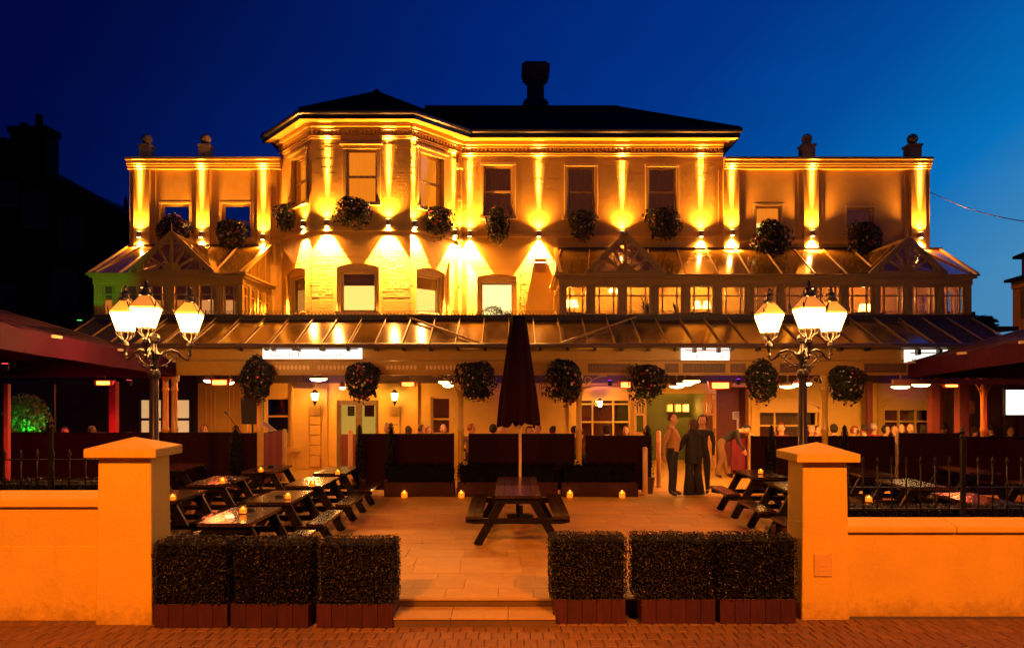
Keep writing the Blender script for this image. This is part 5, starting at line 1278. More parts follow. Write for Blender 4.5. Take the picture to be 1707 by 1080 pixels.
for px, lab, k in ((674, 'round glowing lantern on the ground before the trough past the double doors', 1), (769, 'glowing lantern on the ground between the first two troughs', 1), (950, 'tall pointed flame lantern on the ground beside the long table', 1), (1037, 'dim glowing lantern on the ground before the porch screen', .7)):
    jar(lab, X(px, 15.75), 15.75, TZ, LMn, 1.5 * k, 'glowing lanterns on the ground', 'ground_lantern')
# ================================================================ awnings on either side
awn = mat('red_awning_canvas', (.036, .0008, .015), .75, .15, 3, .25, 70, spec=.1)
def awning(label, xe, xo, yn, yf, zn, zf, xc, yc, za, vh):
    t = thing('large_awning', label, 'awning', (xe, (yn + yf) / 2, TZ), group='large square awnings'); m = MB()
    cs = [(xe, yn, zn), (xe, yf, zf), (xo, yf, zf), (xo, yn, zn)]; apx = Vector((xc, yc, za)); n = 8
    for i in range(4):
        p, q = Vector(cs[i]), Vector(cs[(i + 1) % 4])
        for k in range(n):
            f0, f1 = k / n, (k + 1) / n; sg = lambda f: Vector((0, 0, -.10 * math.sin(math.pi * f)))
            a, b = p.lerp(q, f0), p.lerp(q, f1); m0, m1 = a.lerp(apx, .5) + sg(f0), b.lerp(apx, .5) + sg(f1)
            m.face([a, b, m1, m0]); m.face([m0, m1, apx])
    o = m.build('roof_canvas', awn, t); o.data.polygons.foreach_set('use_smooth', [True] * len(o.data.polygons))
    sol = o.modifiers.new('thickness', 'SOLIDIFY'); sol.thickness = .006; o.data.validate()
    for i in range(4):
        p, q = Vector(cs[i]), Vector(cs[(i + 1) % 4]); m = MB(); k = 16; nn = (q - p).cross(Vector((0, 0, 1))).normalized()
        for j in range(k):
            f0, f1 = j / k, (j + 1) / k; a, b = p.lerp(q, f0), p.lerp(q, f1); dz = Vector((0, 0, -vh)); w0, w1 = nn * .02 * math.sin(j * 1.3), nn * .02 * math.sin((j + 1) * 1.3)
            m.add([a, b, b + dz + w1, a + dz + w0, a + nn * .008, b + nn * .008, b + dz + w1 + nn * .008, a + dz + w0 + nn * .008], [(0, 1, 2, 3), (5, 4, 7, 6), (3, 2, 6, 7)])
        m.build('valance', awn, t)
    m = MB(); m.tube([(xc, yc, TZ), (xc, yc, za)], .07, 10); m.build('mast', blackmetal, t)
    for i in range(4):
        m = MB(); m.tube([(xc, yc, za - .25), Vector(cs[i]) + Vector((0, 0, -.05))], .02, 6); m.build('rib', mat('painted_steel_rib', (.25, .12, .10), .4, .1, 6, 0), t)
    # clips that catch the light on the valance
    m = MB(); p, q = Vector(cs[0]), Vector(cs[1])
    for f in (.28, .62, .97): c = p.lerp(q, f); m.box(c.x - .03, c.y - .14, c.z - .04, c.x + .03, c.y + .14, c.z + .005)
    m.build('edge_clip', mat('brass_clip', (.6, .45, .25), .35, .1, 6, 0), t)
    return t
awning('large dark red awning beside the small conservatory, over the bar front', -7.28, -13.3, 10.3, 16.2, 3.42, 3.09, -10.3, 13.3, 4.24, .35)
awning('large dark red awning over the television and the dark hut', 8.45, 14.5, 10.9, 16.0, 3.36, 3.04, 11.4, 13.4, 4.2, .34)
# posts and furniture under the awnings
pinkp = mat('red_lit_post', (.50, .05, .06), .5, .1, 5, .1)  # the red light on these posts is put into their base colour
def post_(label, px, D, y0, hw, ma, name='awning_post'):
    x = X(px, D); m = MB(); m.box(x - hw, D - hw, TZ, x + hw, D + hw, Z(y0, D)); o = m.build(name, ma, loc=(x, D, TZ)); bev(o, .006); tag(o, label, 'post')
post_('bright red lit post under the awning of the bar front', 190, 18.5, 636, .085, pinkp); post_('thin reddish post under the awning at the picture edge', 12, 13.5, 640, .04, pinkp); post_('slim greenish post in the dark bar under the awning', 90, 17.0, 641, .03, blackmetal)
post_('dark post of the hut beside the outer arched window', 1556, 19.5, 640, .11, redw); post_('dark downpipe post between the arched windows', 1449, 21.0, 636, .07, redw); post_('dark post of the hut under the awning heater', 1603, 18.5, 640, .12, redw)
m = MB(); m.box(X(1488, 16.2), 16.15, Z(641, 16.2), 14, 16.25, Z(632, 16.2)); o = m.build('awning_beam', mat('orange_painted_beam', (.45, .16, .07), .4, .1, 3, .1, stretch=(1, 6, 6)), loc=(10, 16.2, 2.5)); tag(o, 'long orange lit beam under the valance of the awning with the television', 'beam')
m = MB(); m.box(-13, 16.45, Z(628, 16.5), X(246, 16.5), 16.5, Z(622, 16.5)); o = m.build('awning_beam', mat('pink_painted_beam', (.35, .05, .08), .4, .1, 3, .1), loc=(-10, 16.5, 2.7)); tag(o, 'long thin pink lit beam under the awning of the bar front', 'beam')
hut = thing('timber_hut', 'dark red timber hut behind the awning with the television', 'building', (13, 20.5, TZ)); m = MB()
m.box(X(1560, 20.5), 20.4, TZ, 15.8, 20.6, 3.2); m.box(X(1560, 20.5), 17, 3.0, 15.8, 20.39, 3.1); m.build('wall', redw, hut)
for k in range(6): m = MB(); a = X(1575 + k * 24, 20.35); m.box(a, 20.33, TZ, a + .34, 20.395, 2.95); m.build('wall_panel', mat('hut_panel', (.07, .035, .025), .6, .3, 3, .2), hut)
m = MB(); m.box(X(1602, 20.3), 20.31, Z(690, 20.3), X(1625, 20.3), 20.325, Z(668, 20.3)); m.build('menu_board', mat('orange_menu_board', (.40, .16, .05), .6, .4, 8, 0), hut)
# television
D = 13.2; t = thing('television', 'bright white television screen hanging under the awning at the picture edge', 'television', (X(1702, D), D, Z(670, D)))
x0, x1, z0, z1 = X(1677, D), X(1760, D), Z(691, D), Z(650, D); m = MB(); m.box(x0 - .02, D, z0 - .02, x1 + .02, D + .06, z1 + .02); bev(m.build('casing', blackmetal, t), .006)
m = MB(); m.box(x0, D - .004, z0, x1, D - .0005, z1); m.build('screen', emat('white_screen', (.80, 1, .93), 2.2), t)
m = MB(); m.tube([((x0 + x1) / 2, D + .03, z1), ((x0 + x1) / 2, D + .03, 3.2)], .025, 6); m.build('bracket', blackmetal, t)
# heaters
heatg = emat('heater_glow', (1, .26, .035), 6.5)
def heater(label, px, py, D, wpx, hpx, k=1., tilt=.35):
    x, z = X(px, D), Z(py, D); wd, h = wpx * D / F, hpx * D / F; t = thing('patio_heater', label, 'heater', (x, D, z), group='glowing heaters under the veranda and awnings')
    m = MB(); m.frust(x - wd / 2, D, x + wd / 2, D + .03, z - h / 2, x - wd / 2 - .03, D + .02, x + wd / 2 + .03, D + .14, z + h / 2); m.build('casing', mat('heater_casing', (.35, .05, .03), .4, .1, 6, 0, emit=(1, .06, .02), es=.10), t)
    m = MB(); m.box(x - wd * .38, D - .012, z - h * .36, x + wd * .38, D - .001, z + h * .30); m.build('element', heatg if k == 1 else emat('heater_glow_%d' % int(k * 100), (1, .26, .035), 6.5 * k), t)
    m = MB(); m.tube([(x, D + .08, z + h / 2), (x, D + .08, 3.15)], .012, 6); m.build('hanger', blackmetal, t)
    light('heater_light', 'SPOT', (x, D - .06, z), (1, .13, .03), 170 * k, t, .08, 150, .5, (0, -.5, -1))
heater('glowing heater beside the bright red post', 172, 638, 17, 28, 9); heater('glowing heater over the panelled wall beside the ceiling lamps', 366, 637, 17.2, 30, 11); heater('glowing heater near the hanging basket of the double doors', 680, 640, 18, 26, 9, .7)
heater('glowing heater beside the entrance basket', 1043, 641, 17.5, 20, 12); heater('glowing heater over the entrance recess, beside the purple light', 1201, 642, 17.5, 36, 13); heater('glowing heater under the orange beam of the awning', 1586, 641, 16.6, 26, 10)
# unlit heater hood next to the first wall lamp
x, D = X(505, 18.5), 18.5; t = thing('patio_heater', 'unlit heater hood tinted purple above the first wall lamp', 'heater', (x, D, 2.6), group='glowing heaters under the veranda and awnings')
m = MB(); m.frust(x - .24, D, x + .24, D + .03, Z(647, D), x - .3, D - .05, x + .3, D + .16, Z(637, D)); m.build('casing', mat('steel_hood', (.3, .22, .2), .35, .1, 6, 0), t); m = MB(); m.tube([(x, D + .05, Z(637, D)), (x, D + .05, 3.15)], .012, 6); m.build('hanger', blackmetal, t)
# round ceiling lamps
discm = emat('ceiling_lamp_glow', (1, .60, .20), 28)
def disc(label, px, py, D, rp=11):
    x, z = X(px, D), Z(py, D); r = rp * D / F; t = thing('pendant_lamp', label, 'lamp', (x, D, z), group='flat round lamps under the veranda')
    m = MB(); m.lathe([(r, 0), (r * 1.03, .01), (r * .95, .05), (.06, .09), (.02, .12), (.02, max(.13, 3.15 - z))], (x, D, z + .012), 16); m.build('shade', mat('lamp_shade_metal', (.5, .4, .28), .4, .1, 6, 0), t)
    m = MB(); m.lathe([(.002, -.050), (r * .5, -.043), (r * .85, -.022), (r, .004), (r, .010), (.002, .011)], (x, D, z), 20); m.build('diffuser', discm, t)
    light('lamp_light', 'SPOT', (x, D + .05, z - .06), WARM, 260 if px > 1250 else (110 if px > 1100 else 50), t, .12, 165, .6, (0, .35, -1))
    return t
for px, py, D, rp, lab in ((349, 634.5, 17.6, 9, 'ceiling lamp just behind the heater over the panelled wall'), (383, 637.5, 19, 7, 'small ceiling lamp between the heater and the loudspeaker basket'), (531, 632, 17.5, 14, 'wide ceiling lamp above the first wall lamp'), (571, 646, 20, 5, 'small ceiling lamp by the double door basket, nearer the wall lamp'), (742, 637, 17.8, 11, 'ceiling lamp nearer the veranda edge, beside the parasol basket'), (747, 642.5, 19.3, 9, 'ceiling lamp nearer the wall, beside the parasol basket'),
        (1153, 635.5, 17.3, 14, 'front one of the three ceiling lamps at the entrance'), (1142, 640, 18.3, 13.5, 'middle one of the three ceiling lamps at the entrance'), (1128, 644, 19.8, 12, 'back one of the three ceiling lamps at the entrance'), (1313, 644, 18.4, 13, 'ceiling lamp in front of the inner arched window, nearest the basket'), (1330, 640.5, 17.4, 8, 'ceiling lamp beside the dark lamp post'), (1347, 639, 17.2, 6, 'ceiling lamp just past the dark lamp post'), (1501, 645, 18.6, 14, 'ceiling lamp under the end of the orange beam'), (1535, 641.5, 17.6, 14, 'ceiling lamp under the orange beam, nearer the heater')):
    disc(lab, px, py, D, rp)
# purple spotlights on the ceiling
pur = emat('purple_lens', (.45, .02, 1), 6)
def purple(label, px, py, D, pw_, d=(0, 1, .12)):
    D = 20.4; py -= 1
    x, z = X(px, D), Z(py, D); t = thing('purple_spotlight', label, 'spotlight', (x, D, z), group='purple spotlights under the veranda'); m = MB(); m.lathe([(.05, -.1), (.06, -.08), (.06, .04), (.05, .05)], (x, D, z), 10); m.build('body', blackmetal, t)
    m = MB(); m.lathe([(.001, .052), (.045, .052), (.045, .056), (.001, .056)], (x, D, z), 10); m.build('lens', pur, t)
    light('purple_beam', 'SPOT', (x, D + .09, z), (.40, .02, 1), pw_ * .2, t, .03, 100, .8, d)
purple('purple spotlight above the unlit heater hood', 521, 640, 17.8, 60); purple('purple spotlight behind the closed parasol', 861, 640, 18, 60); purple('purple spotlight between the porch basket and the entrance basket', 1017, 638, 17.2, 70); purple('purple spotlight over the entrance recess, beside the glowing heater', 1231, 636, 17.2, 60); purple('purple spotlight at the corner of the awning beam', 1552, 640, 17.2, 30)
# lanterns on the wall, porch lantern
wlg = emat('wall_lantern_glass', (1, .58, .16), 26)
def wall_lantern(label, px, py, D, s=1, pw_=110):
    x, z = X(px, D), Z(py, D); t = thing('wall_lantern', label, 'wall lamp', (x, D, z), group='wall lanterns on the ground floor'); m = MB(); a = .085 * s
    m.frust(x - a * .7, D - a * .7, x + a * .7, D + a * .7, z - .10 * s, x - a, D - a, x + a, D + a, z + .10 * s); m.build('glass', wlg, t)
    m = MB(); m.frust(x - a * 1.2, D - a * 1.2, x + a * 1.2, D + a * 1.2, z + .101 * s, x - .02, D - .02, x + .02, D + .02, z + .2 * s); m.box(x - a * .8, D - a * .8, z - .13 * s, x + a * .8, D + a * .8, z - .101 * s); m.frust(x - .01, D - .01, x + .01, D + .01, z - .26 * s, x - a * .6, D - a * .6, x + a * .6, D + a * .6, z - .131 * s)
    for sx in (-1, 1):
        for sy in (-1, 1): m.beam((x + sx * a * .72, D + sy * a * .72, z - .1 * s), (x + sx * a * 1.02, D + sy * a * 1.02, z + .1 * s), .012, .012)
    m.build('frame', blackmetal, t); m = MB(); m.beam((x, D + a, z), (x, DW - .001, z), .03, .03); m.build('bracket', blackmetal, t)
    light('lantern_light', 'POINT', (x, D - .14, z + .02), WARM, pw_, t, .06)
wall_lantern('glowing wall lantern above the quoined strip, on the loudspeaker side of the double doors', 525, 661, 21.2); wall_lantern('glowing wall lantern above the quoined strip past the double doors', 658, 661, 21.2); wall_lantern('glowing wall lantern in the arched porch', 1000, 673, 21.2, .8, 50)
# loudspeaker, microphone, music stand
D = 17.0; x = X(417, D); t = thing('loudspeaker', 'black loudspeaker on a tripod below the first hanging basket', 'loudspeaker', (x, D, TZ)); m = MB(); m.frust(x - .20, D, x + .20, D + .32, Z(707, D), x - .22, D - .01, x + .22, D + .33, Z(662, D)); bev(m.build('cabinet', mat('black_speaker_box', (.012, .011, .011), .6, .1, 8, .1), t), .012)
m = MB(); m.tube([(x, D + .16, Z(706, D)), (x, D + .16, TZ + .6)], .02, 8); m.build('pole', blackmetal, t)
for k in range(3): m = MB(); a = k * 2.1 + .4; m.tube([(x, D + .16, TZ + .75), (x + .45 * math.cos(a), D + .16 + .45 * math.sin(a), TZ + .01)], .014, 6); m.build('leg', blackmetal, t)
D = 17.3; x = X(400, D); t = thing('microphone_stand', 'thin microphone stand with a slanting boom beside the loudspeaker', 'microphone', (x, D, TZ)); m = MB(); m.tube([(x, D, TZ + .02), (x, D, Z(722, D))], .01, 6); m.lathe([(.14, 0), (.14, .02), (.02, .03)], (x, D, TZ), 12); m.build('stand', blackmetal, t)
m = MB(); m.tube([(X(404, D), D, Z(724, D)), (X(377, D), D, Z(688, D))], .008, 6); m.build('boom', blackmetal, t); m = MB(); m.tube([(X(380, D), D, Z(690, D)), (X(374, D), D, Z(686, D))], .02, 8); m.build('microphone', blackmetal, t)
D = 18.2; t = thing('song_board', 'white board leaning back beside the loudspeaker', 'board', (X(440, D), D, TZ)); m = MB(); m.add([(X(432, D), D, Z(702, D)), (X(438, D), D, Z(700, D)), (X(462, D), D + .25, Z(723, D)), (X(450, D), D + .2, Z(724, D)), (X(432, D), D + .03, Z(702, D)), (X(438, D), D + .03, Z(700, D)), (X(462, D), D + .28, Z(723, D)), (X(450, D), D + .23, Z(724, D))], MB.BF); m.build('panel', mat('white_board', (.75, .68, .6), .6, .05, 6, 0), t); m = MB(); m.tube([(X(452, D), D + .2, Z(722, D)), (X(452, D), D + .2, TZ)], .015, 6); m.build('stand', blackmetal, t)
# ================================================================ inside the long conservatory
def table_lamp(label, px, py, D, k=1.):
    x, z = X(px, D), Z(py, D); t = thing('table_lamp', label, 'lamp', (x, D, 3.97), group='lamps in the long conservatory'); m = MB(); m.lathe([(.12, -.10), (.07, .10)], (x, D, z), 14); m.build('lamp_shade', emat('glowing_lamp_shade', (1, .55, .15), 7), t)
    m = MB(); m.lathe([(.07, 3.97 + .55 - z), (.02, 3.97 + .6 - z), (.035, -.25), (.012, -.10)], (x, D, z), 10); m.build('lamp_base', goldw, t); m = MB(); m.box(x - .3, D - .25, 3.965, x + .3, D + .25, 4.52); m.build('side_table', darkwood, t)
    light('lamp_light', 'POINT', (x, D - .1, z + .25), WARM, 60 * k, t, .06)
table_lamp('glowing table lamp in the end bay of the long conservatory near the main front', 949, 506, 20.4); table_lamp('glowing table lamp beside it in the end bay of the long conservatory', 957, 506, 20.6, .6); table_lamp('bright table lamp in the middle bays of the long conservatory', 1162, 508, 20.4, 1.3); table_lamp('second lamp of the middle pair in the long conservatory', 1178, 508, 20.5, .8)
table_lamp('glowing table lamp in the outer bays of the long conservatory, beside the outer gable', 1438, 513, 20.4, 1.2); table_lamp('second lamp of the outer pair in the long conservatory', 1450, 513, 20.5, .7)
table_lamp('unseen lamp added behind the blinds of the small conservatory, nearer the dark house', X(235, 20) * F / 20.3 + CX, 500, 20.3, 1.6); table_lamp('unseen lamp added behind the blinds of the small conservatory, nearer the bay', X(345, 20) * F / 20.3 + CX, 500, 20.3, 1.6)  # unseen lamps put in to warm the small conservatory's blinds and gable
D = 20.2; x, z = X(1027, D), Z(488, D); t = thing('chandelier', 'small glowing chandelier hanging inside the long conservatory below its first gable', 'chandelier', (x, D, z)); m = MB()
for k in range(5): a = k * 1.257; m.tube([(x, D, z - .1), (x + .12 * math.cos(a), D + .12 * math.sin(a), z - .08), (x + .17 * math.cos(a), D + .17 * math.sin(a), z)], .008, 5)
m.tube([(x, D, z - .12), (x, D, 5.9)], .008, 5); m.build('arms', goldw, t); m = MB()
for k in range(5): a = k * 1.257; m.lathe([(.02, 0), (.045, .05), (.03, .11)], (x + .17 * math.cos(a), D + .17 * math.sin(a), z), 8)
m.build('glass_shades', emat('chandelier_glass', (1, .6, .2), 12), t); light('chandelier_light', 'POINT', (x, D, z + .3), WARM, 70, t, .1)
def palm(label, px, D, z0, h, n, ma, dead=False):
    x = X(px, D); t = thing('potted_plant', label, 'plant', (x, D, z0)); m = MB(); m.lathe([(.12, 0), (.16, .28), (.14, .28)], (x, D, z0), 12); m.build('pot', mat('dark_glazed_pot', (.05, .02, .015)), t); m = MB(); m.tube([(x, D, z0 + .2), (x, D, z0 + .5)], .03, 6); m.build('stem', darkwood, t); m = MB()
    for i in range(n):
        a = rnd(0, 6.28); el = rnd(.3, 1.4); L = h * rnd(.5, 1); p = Vector((x, D, z0 + .45)); d = Vector((math.cos(a) * math.cos(el), math.sin(a) * math.cos(el), math.sin(el))); sd = d.cross(Vector((0, 0, 1))).normalized(); ps = []
        for k in range(6): f = k / 5; c = p + d * L * f + Vector((0, 0, -.35 * L * f * f)); wd = .03 * (1 - f) + .003; ps.append((c - sd * wd, c + sd * wd))
        for k in range(5): m.add([ps[k][0], ps[k][1], ps[k + 1][1], ps[k + 1][0]], [(0, 1, 2, 3)])
    m.build('leaves', ma, t)
palm('spiky potted palm inside the long conservatory beside the chandelier', 1079, 19.8, 3.97, 1.0, 46, mat('dark_palm_leaf', (.03, .045, .015), .5, .4, 20, 0)); palm('second spiky palm in the long conservatory next to the dark bay', 1128, 20.3, 3.97, .7, 26, MATS['dark_palm_leaf'])
# plant silhouetted in the bright lower window
u, z = MF.uz(840, 526); t = thing('window_plant', 'feathery arching plant silhouetted in the bright lower window', 'plant', MF.P(u, z, -.35)); m = MB(); r_ = random.Random(5)
for k in range(7):
    u0 = u + r_.uniform(-.05, .08); sg = -1 if k < 5 else 1; L = r_.uniform(.25, .72) * (1 if sg < 0 else .4); H = r_.uniform(.2, .42); pts = []
    for j in range(9): f = j / 8; pts.append(Vector(MF.P(u0 + sg * L * f, z - .12 + H * math.sin(f * 2.2), -.35 + .05 * k / 7)))
    m.tube(pts, .009, 5)
    for p in pts[2:]:
        for _ in range(4): m.leaf(p + Vector((r_.uniform(-.06, .06), r_.uniform(-.03, .03), r_.uniform(-.06, .06))), .09, None, .3)
m.build('sprays', MATS['dark_palm_leaf'], t); m = MB(); c = MF.P(u, z - .35, -.35); m.lathe([(.09, 0), (.12, .2), (.10, .2)], c, 10); m.build('pot', MATS['dark_glazed_pot'], t)
# ================================================================ red and green light of the far side
def spot(label, name, loc, c, lc, pw_, ang, d, grp='coloured floodlights'):
    x, y, z = loc; t = thing(name, label, 'floodlight', loc, group=grp); m = MB(); m.lathe([(.05, -.08), (.07, -.06), (.07, .05)], loc, 10); m.build('body', blackmetal, t); m = MB(); m.lathe([(.001, .052), (.055, .052), (.055, .056), (.001, .056)], loc, 10); m.build('lens', emat(name + '_lens', lc, 6), t)
    light('beam', 'SPOT', Vector(loc) + Vector(d).normalized() * .09, c, pw_, t, .04, ang, .5, d)
D = 18.0; spot('red floodlight under the awning beside the bright red post', 'red_floodlight', (X(215, 17.6), 17.6, 2.62), (1, .02, .05), (1, .05, .08), 260, 150, (-.6, -.5, -.8))
spot('second red floodlight under the awning near the picture edge', 'red_floodlight', (-9.6, 14.2, 2.9), (1, .02, .06), (1, .05, .08), 240, 165, (.25, .3, -1))
spot('red floodlight on the veranda ceiling over the loudspeaker', 'red_floodlight', (X(300, 17.2), 17.0, 2.7), (1, .03, .10), (1, .05, .1), 120, 140, (.8, .2, -1))
spot('red floodlight under the awning with the television', 'red_floodlight', (10.9, 15.2, 2.75), (1, .05, .04), (1, .1, .08), 160, 165, (-.1, -.1, -1))
spot('red floodlight over the recess of the bending man', 'red_floodlight', (X(1220, 20), 20.2, 2.9), (1, .03, .10), (1, .05, .1), 45, 130, (0, .1, -1))
for px_, lab_ in ((690, 'added red fill light on the veranda beam over the diners past the double doors'), (885, 'added red fill light on the veranda beam behind the closed parasol'), (1015, 'added red fill light on the veranda beam before the arched porch'), (1325, 'added red fill light on the veranda beam beside the lamp post'), (1480, 'added red fill light on the veranda beam before the outer arched window')):
    spot(lab_, 'red_fill_light', (X(px_, 16.7), 16.7, 2.86), (1, .05, .09), (1, .05, .08), 70, 110, (0, .75, -1))  # extra red lights put in to tint the seated diners pink
spot('green floodlight on the ground under the shrub in the dark bar', 'green_floodlight', (X(30, 16.8), 16.9, TZ + .75), (.02, 1, .06), (.1, 1, .15), 160, 75, (.05, .25, 1))
spot('green floodlight on the veranda roof below the end of the small conservatory', 'green_floodlight', (-10.35, 17.95, 4.05), (.06, 1, .03), (.1, 1, .15), 34, 66, (-.02, .75, 1))
x, D = X(34, 17.2), 17.4; t = thing('leafy_shrub', 'leafy shrub lit bright green in the dark bar at the picture edge', 'shrub', (x, D, TZ)); m = MB()
for _ in range(1500):
    d = Vector((random.gauss(0, 1), random.gauss(0, 1), random.gauss(0, 1))).normalized() * rnd(.5, 1); m.leaf((x + d.x * .5, D + d.y * .4, Z(694, D) + d.z * .55), rnd(.06, .12), d, .5)
m.build('foliage', mat('shrub_leaf', (.10, .16, .05), .5, .4, 30, 0), t); m = MB(); m.tube([(x, D, TZ), (x, D, 1.6)], .04, 6); m.build('trunk', darkwood, t)
# ================================================================ neighbours, cable, far roofs
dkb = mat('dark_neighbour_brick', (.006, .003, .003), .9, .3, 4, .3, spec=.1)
D = 25.; nb = thing('neighbour_house', 'dark unlit neighbouring house with a big chimney stack and a falling roofline', 'building', (-16, D, 0)); m = MB()
f_ = Frame(-32, D, X(212, D), D); za, zb_ = Z(300, D), Z(352, D)
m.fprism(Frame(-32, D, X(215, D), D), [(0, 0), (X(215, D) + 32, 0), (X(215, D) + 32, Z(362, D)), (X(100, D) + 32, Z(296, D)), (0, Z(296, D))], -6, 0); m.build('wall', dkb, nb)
for y0, y1 in ((Z(296, D), Z(362, D)),):
    m = MB(); m.beam((X(98, D), D - .15, y0 + .05), (X(217, D), D - .15, y1 + .05), .5, .14); m.build('barge', gutterblk, nb)
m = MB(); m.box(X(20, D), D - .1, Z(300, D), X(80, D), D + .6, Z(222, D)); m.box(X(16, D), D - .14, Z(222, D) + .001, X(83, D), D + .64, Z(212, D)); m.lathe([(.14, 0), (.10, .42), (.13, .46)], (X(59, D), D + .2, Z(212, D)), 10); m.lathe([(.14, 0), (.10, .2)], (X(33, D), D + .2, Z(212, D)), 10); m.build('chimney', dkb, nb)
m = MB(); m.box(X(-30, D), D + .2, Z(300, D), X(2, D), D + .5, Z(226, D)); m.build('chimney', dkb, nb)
for px, y0, y1 in ((10, 305, 345), (60, 320, 380), (120, 360, 420), (5, 475, 520), (110, 450, 520), (170, 420, 480)):
    m = MB(); m.box(X(px, D) - .42, D - .05, Z(y1, D), X(px, D) + .42, D - .02, Z(y0, D)); wn = m.build('window', mat('dull_window_frame', (.02, .014, .012), .6, .1, 5, 0), nb)
    for sx in (-.38, .02): m = MB(); m.box(X(px, D) + sx, D - .056, Z(y1, D) + .05, X(px, D) + sx + .36, D - .051, Z(y0, D) - .05); m.build('pane', dark_in, wn)
m = MB(); m.lathe([(.09, 0), (.05, .5), (.005, .62)], (X(184, D), D + 1, Z(345, D)), 8); m.build('roof_finial', dkb, nb)
rb = thing('side_house', 'orange lit rendered house corner with a small black gutter at the picture edge', 'building', (20, 20, 0)); xs, df, ze = X(1688, 24), 24., Z(471, 24)
m = MB(); m.box(xs, 13, 0, xs + 8, df, ze); m.build('wall', stucco, rb)
m = MB(); m.frust(xs - .22, 12.8, xs + 8.2, df + .1, ze + .001, xs - .22, 12.8, xs + 8.2, df + .1, ze + .09); m.frust(xs - .2, 12.8, xs + 8.2, df + .1, ze + .092, xs + 4, 14, xs + 4.1, df - 2, ze + 1.4); m.build('roof', slate, rb)
m = MB(); m.box(xs - .05, 13, ze - .22, xs - .002, df, ze - .002); m.build('eaves_band', stucco, rb)
y0 = 23.1; m = MB(); m.box(xs - .04, y0 - 1.0, Z(526, 23.2), xs - .003, y0 + .28, Z(480, 23.2)); wn = m.build('window', framew, rb); m = MB(); m.box(xs - .046, y0 - .95, Z(524, 23.2), xs - .041, y0 + .22, Z(482, 23.2)); m.build('pane', dark_in, wn)
t = thing('rear_house', 'house gable and eaves corner just entering the picture edge above the orange house', 'building', (24, 28, 0)); xs, df, ze = X(1703, 30), 30., Z(432, 30); m = MB(); m.box(xs, 26, 0, xs + 8, df, ze); m.build('wall', redw, t)
m = MB(); m.frust(xs - .3, 25.8, xs + 8, df + .1, ze + .002, xs - .3, 25.8, xs + 8, df + .1, ze + .12); m.frust(xs - .28, 25.8, xs + 8, df + .1, ze + .122, xs + 3, 27, xs + 4, df - 1, ze + 1.6); m.build('roof', slate, t)
far = mat('far_dark_silhouette', (.012, .012, .014), .9, .2, 3, 0)
D = 60; t = thing('far_house', 'small dark house with a chimney on the skyline between the conservatory and the orange house', 'building', (X(1640, D), D, 0)); m = MB(); m.box(X(1560, D), D, 0, X(1640, D), D + 6, Z(530, D)); m.frust(X(1556, D), D - .3, X(1650, D), D + 6, Z(530, D) + .01, X(1580, D), D + 3, X(1620, D), D + 3, Z(512, D)); m.build('walls_and_roof', far, t); m = MB(); m.box(X(1627, D), D + 1, Z(540, D), X(1639, D), D + 2, Z(517.5, D)); m.build('chimney', far, t)
D = 48; t = thing('dark_tree', 'dark rounded tree on the skyline beside the far chimney', 'tree', (X(1643, D), D, 0)); m = MB()
for _ in range(700): d = Vector((random.gauss(0, 1), random.gauss(0, 1), random.gauss(0, 1))).normalized() * rnd(.4, 1); m.leaf((X(1643, D) + d.x * .7, D + d.y * .7, Z(541, D) + d.z * .6), .25, d, .6)
m.build('crown', conl, t); m = MB(); m.tube([(X(1643, D), D, 0), (X(1643, D), D, Z(541, D))], .12, 6); m.build('trunk', darkwood, t)
D = 400; m = MB(); pts = []
for k in range(60): pts.append((-500 + k * 20, 10 + 5 * math.sin(k * .7) + 4 * math.sin(k * 1.9)))
m.add([(x, D, -1) for x, _ in pts] + [(x, D + 30, z * 1.0 + 22) for x, z in pts] + [(x, D + 120, -1) for x, z in pts], [(k, k + 1, 61 + k, 60 + k) for k in range(59)] + [(60 + k, 61 + k, 121 + k, 120 + k) for k in range(59)]); o = m.build('hills', far); tag(o, kind='structure')
m = MB(); p, q = Vector((X(1543, 22), 22, Z(317, 22))), Vector((X(1760, 16), 16, Z(376, 16)))
m.tube([p.lerp(q, f / 12) + Vector((0, 0, -.18 * math.sin(math.pi * f / 12))) for f in range(13)], .011, 5); o = m.build('overhead_cable', gutterblk); tag(o, 'thin overhead cable crossing the blue sky from the end of the wing', 'cable')
# ================================================================ street lamps of the road behind the viewer: they light the boundary walls
def road_lamp(label, x, y, z, d, pw_):
    t = thing('road_lamp', label, 'street lamp', (x, y, -.02), group='sodium lamps along the road'); s = 1 if x < 0 else -1
    m = MB(); m.tube([(x, y - 2.2, -.05), (x, y - 2.2, z - .6), (x, y - 1.9, z), (x, y - .3, z + .12)], [.09, .07, .05, .04], 8); m.build('post', mat('galvanised_steel', (.3, .3, .3), .5, .1, 5, 0), t)
    m = MB(); m.frust(x - .16, y - .4, x + .16, y + .4, z, x - .08, y - .3, x + .08, y + .3, z + .18); m.build('lamp_head', MATS['galvanised_steel'], t)
    m = MB(); m.box(x - .12, y - .3, z - .02, x + .12, y + .3, z - .002); m.build('lamp_glass', emat('sodium_glass', SODIUM, 6), t)
    light('sodium_light', 'SPOT', (x, y, z - .06), SODIUM, pw_, t, .12, 74, .8, d)
road_lamp('sodium road lamp across the road on the side of the taller wall', -3.7, .6, 7.0, (-.06, 1.0, -1), 9000)
road_lamp('sodium road lamp across the road on the side of the low wall', 3.7, .6, 7.0, (.06, 1.0, -1), 9000)
road_lamp('sodium road lamp farther along, beside the orange house corner', 14.7, 14.6, 6.6, (.16, 1, -.16), 3500)
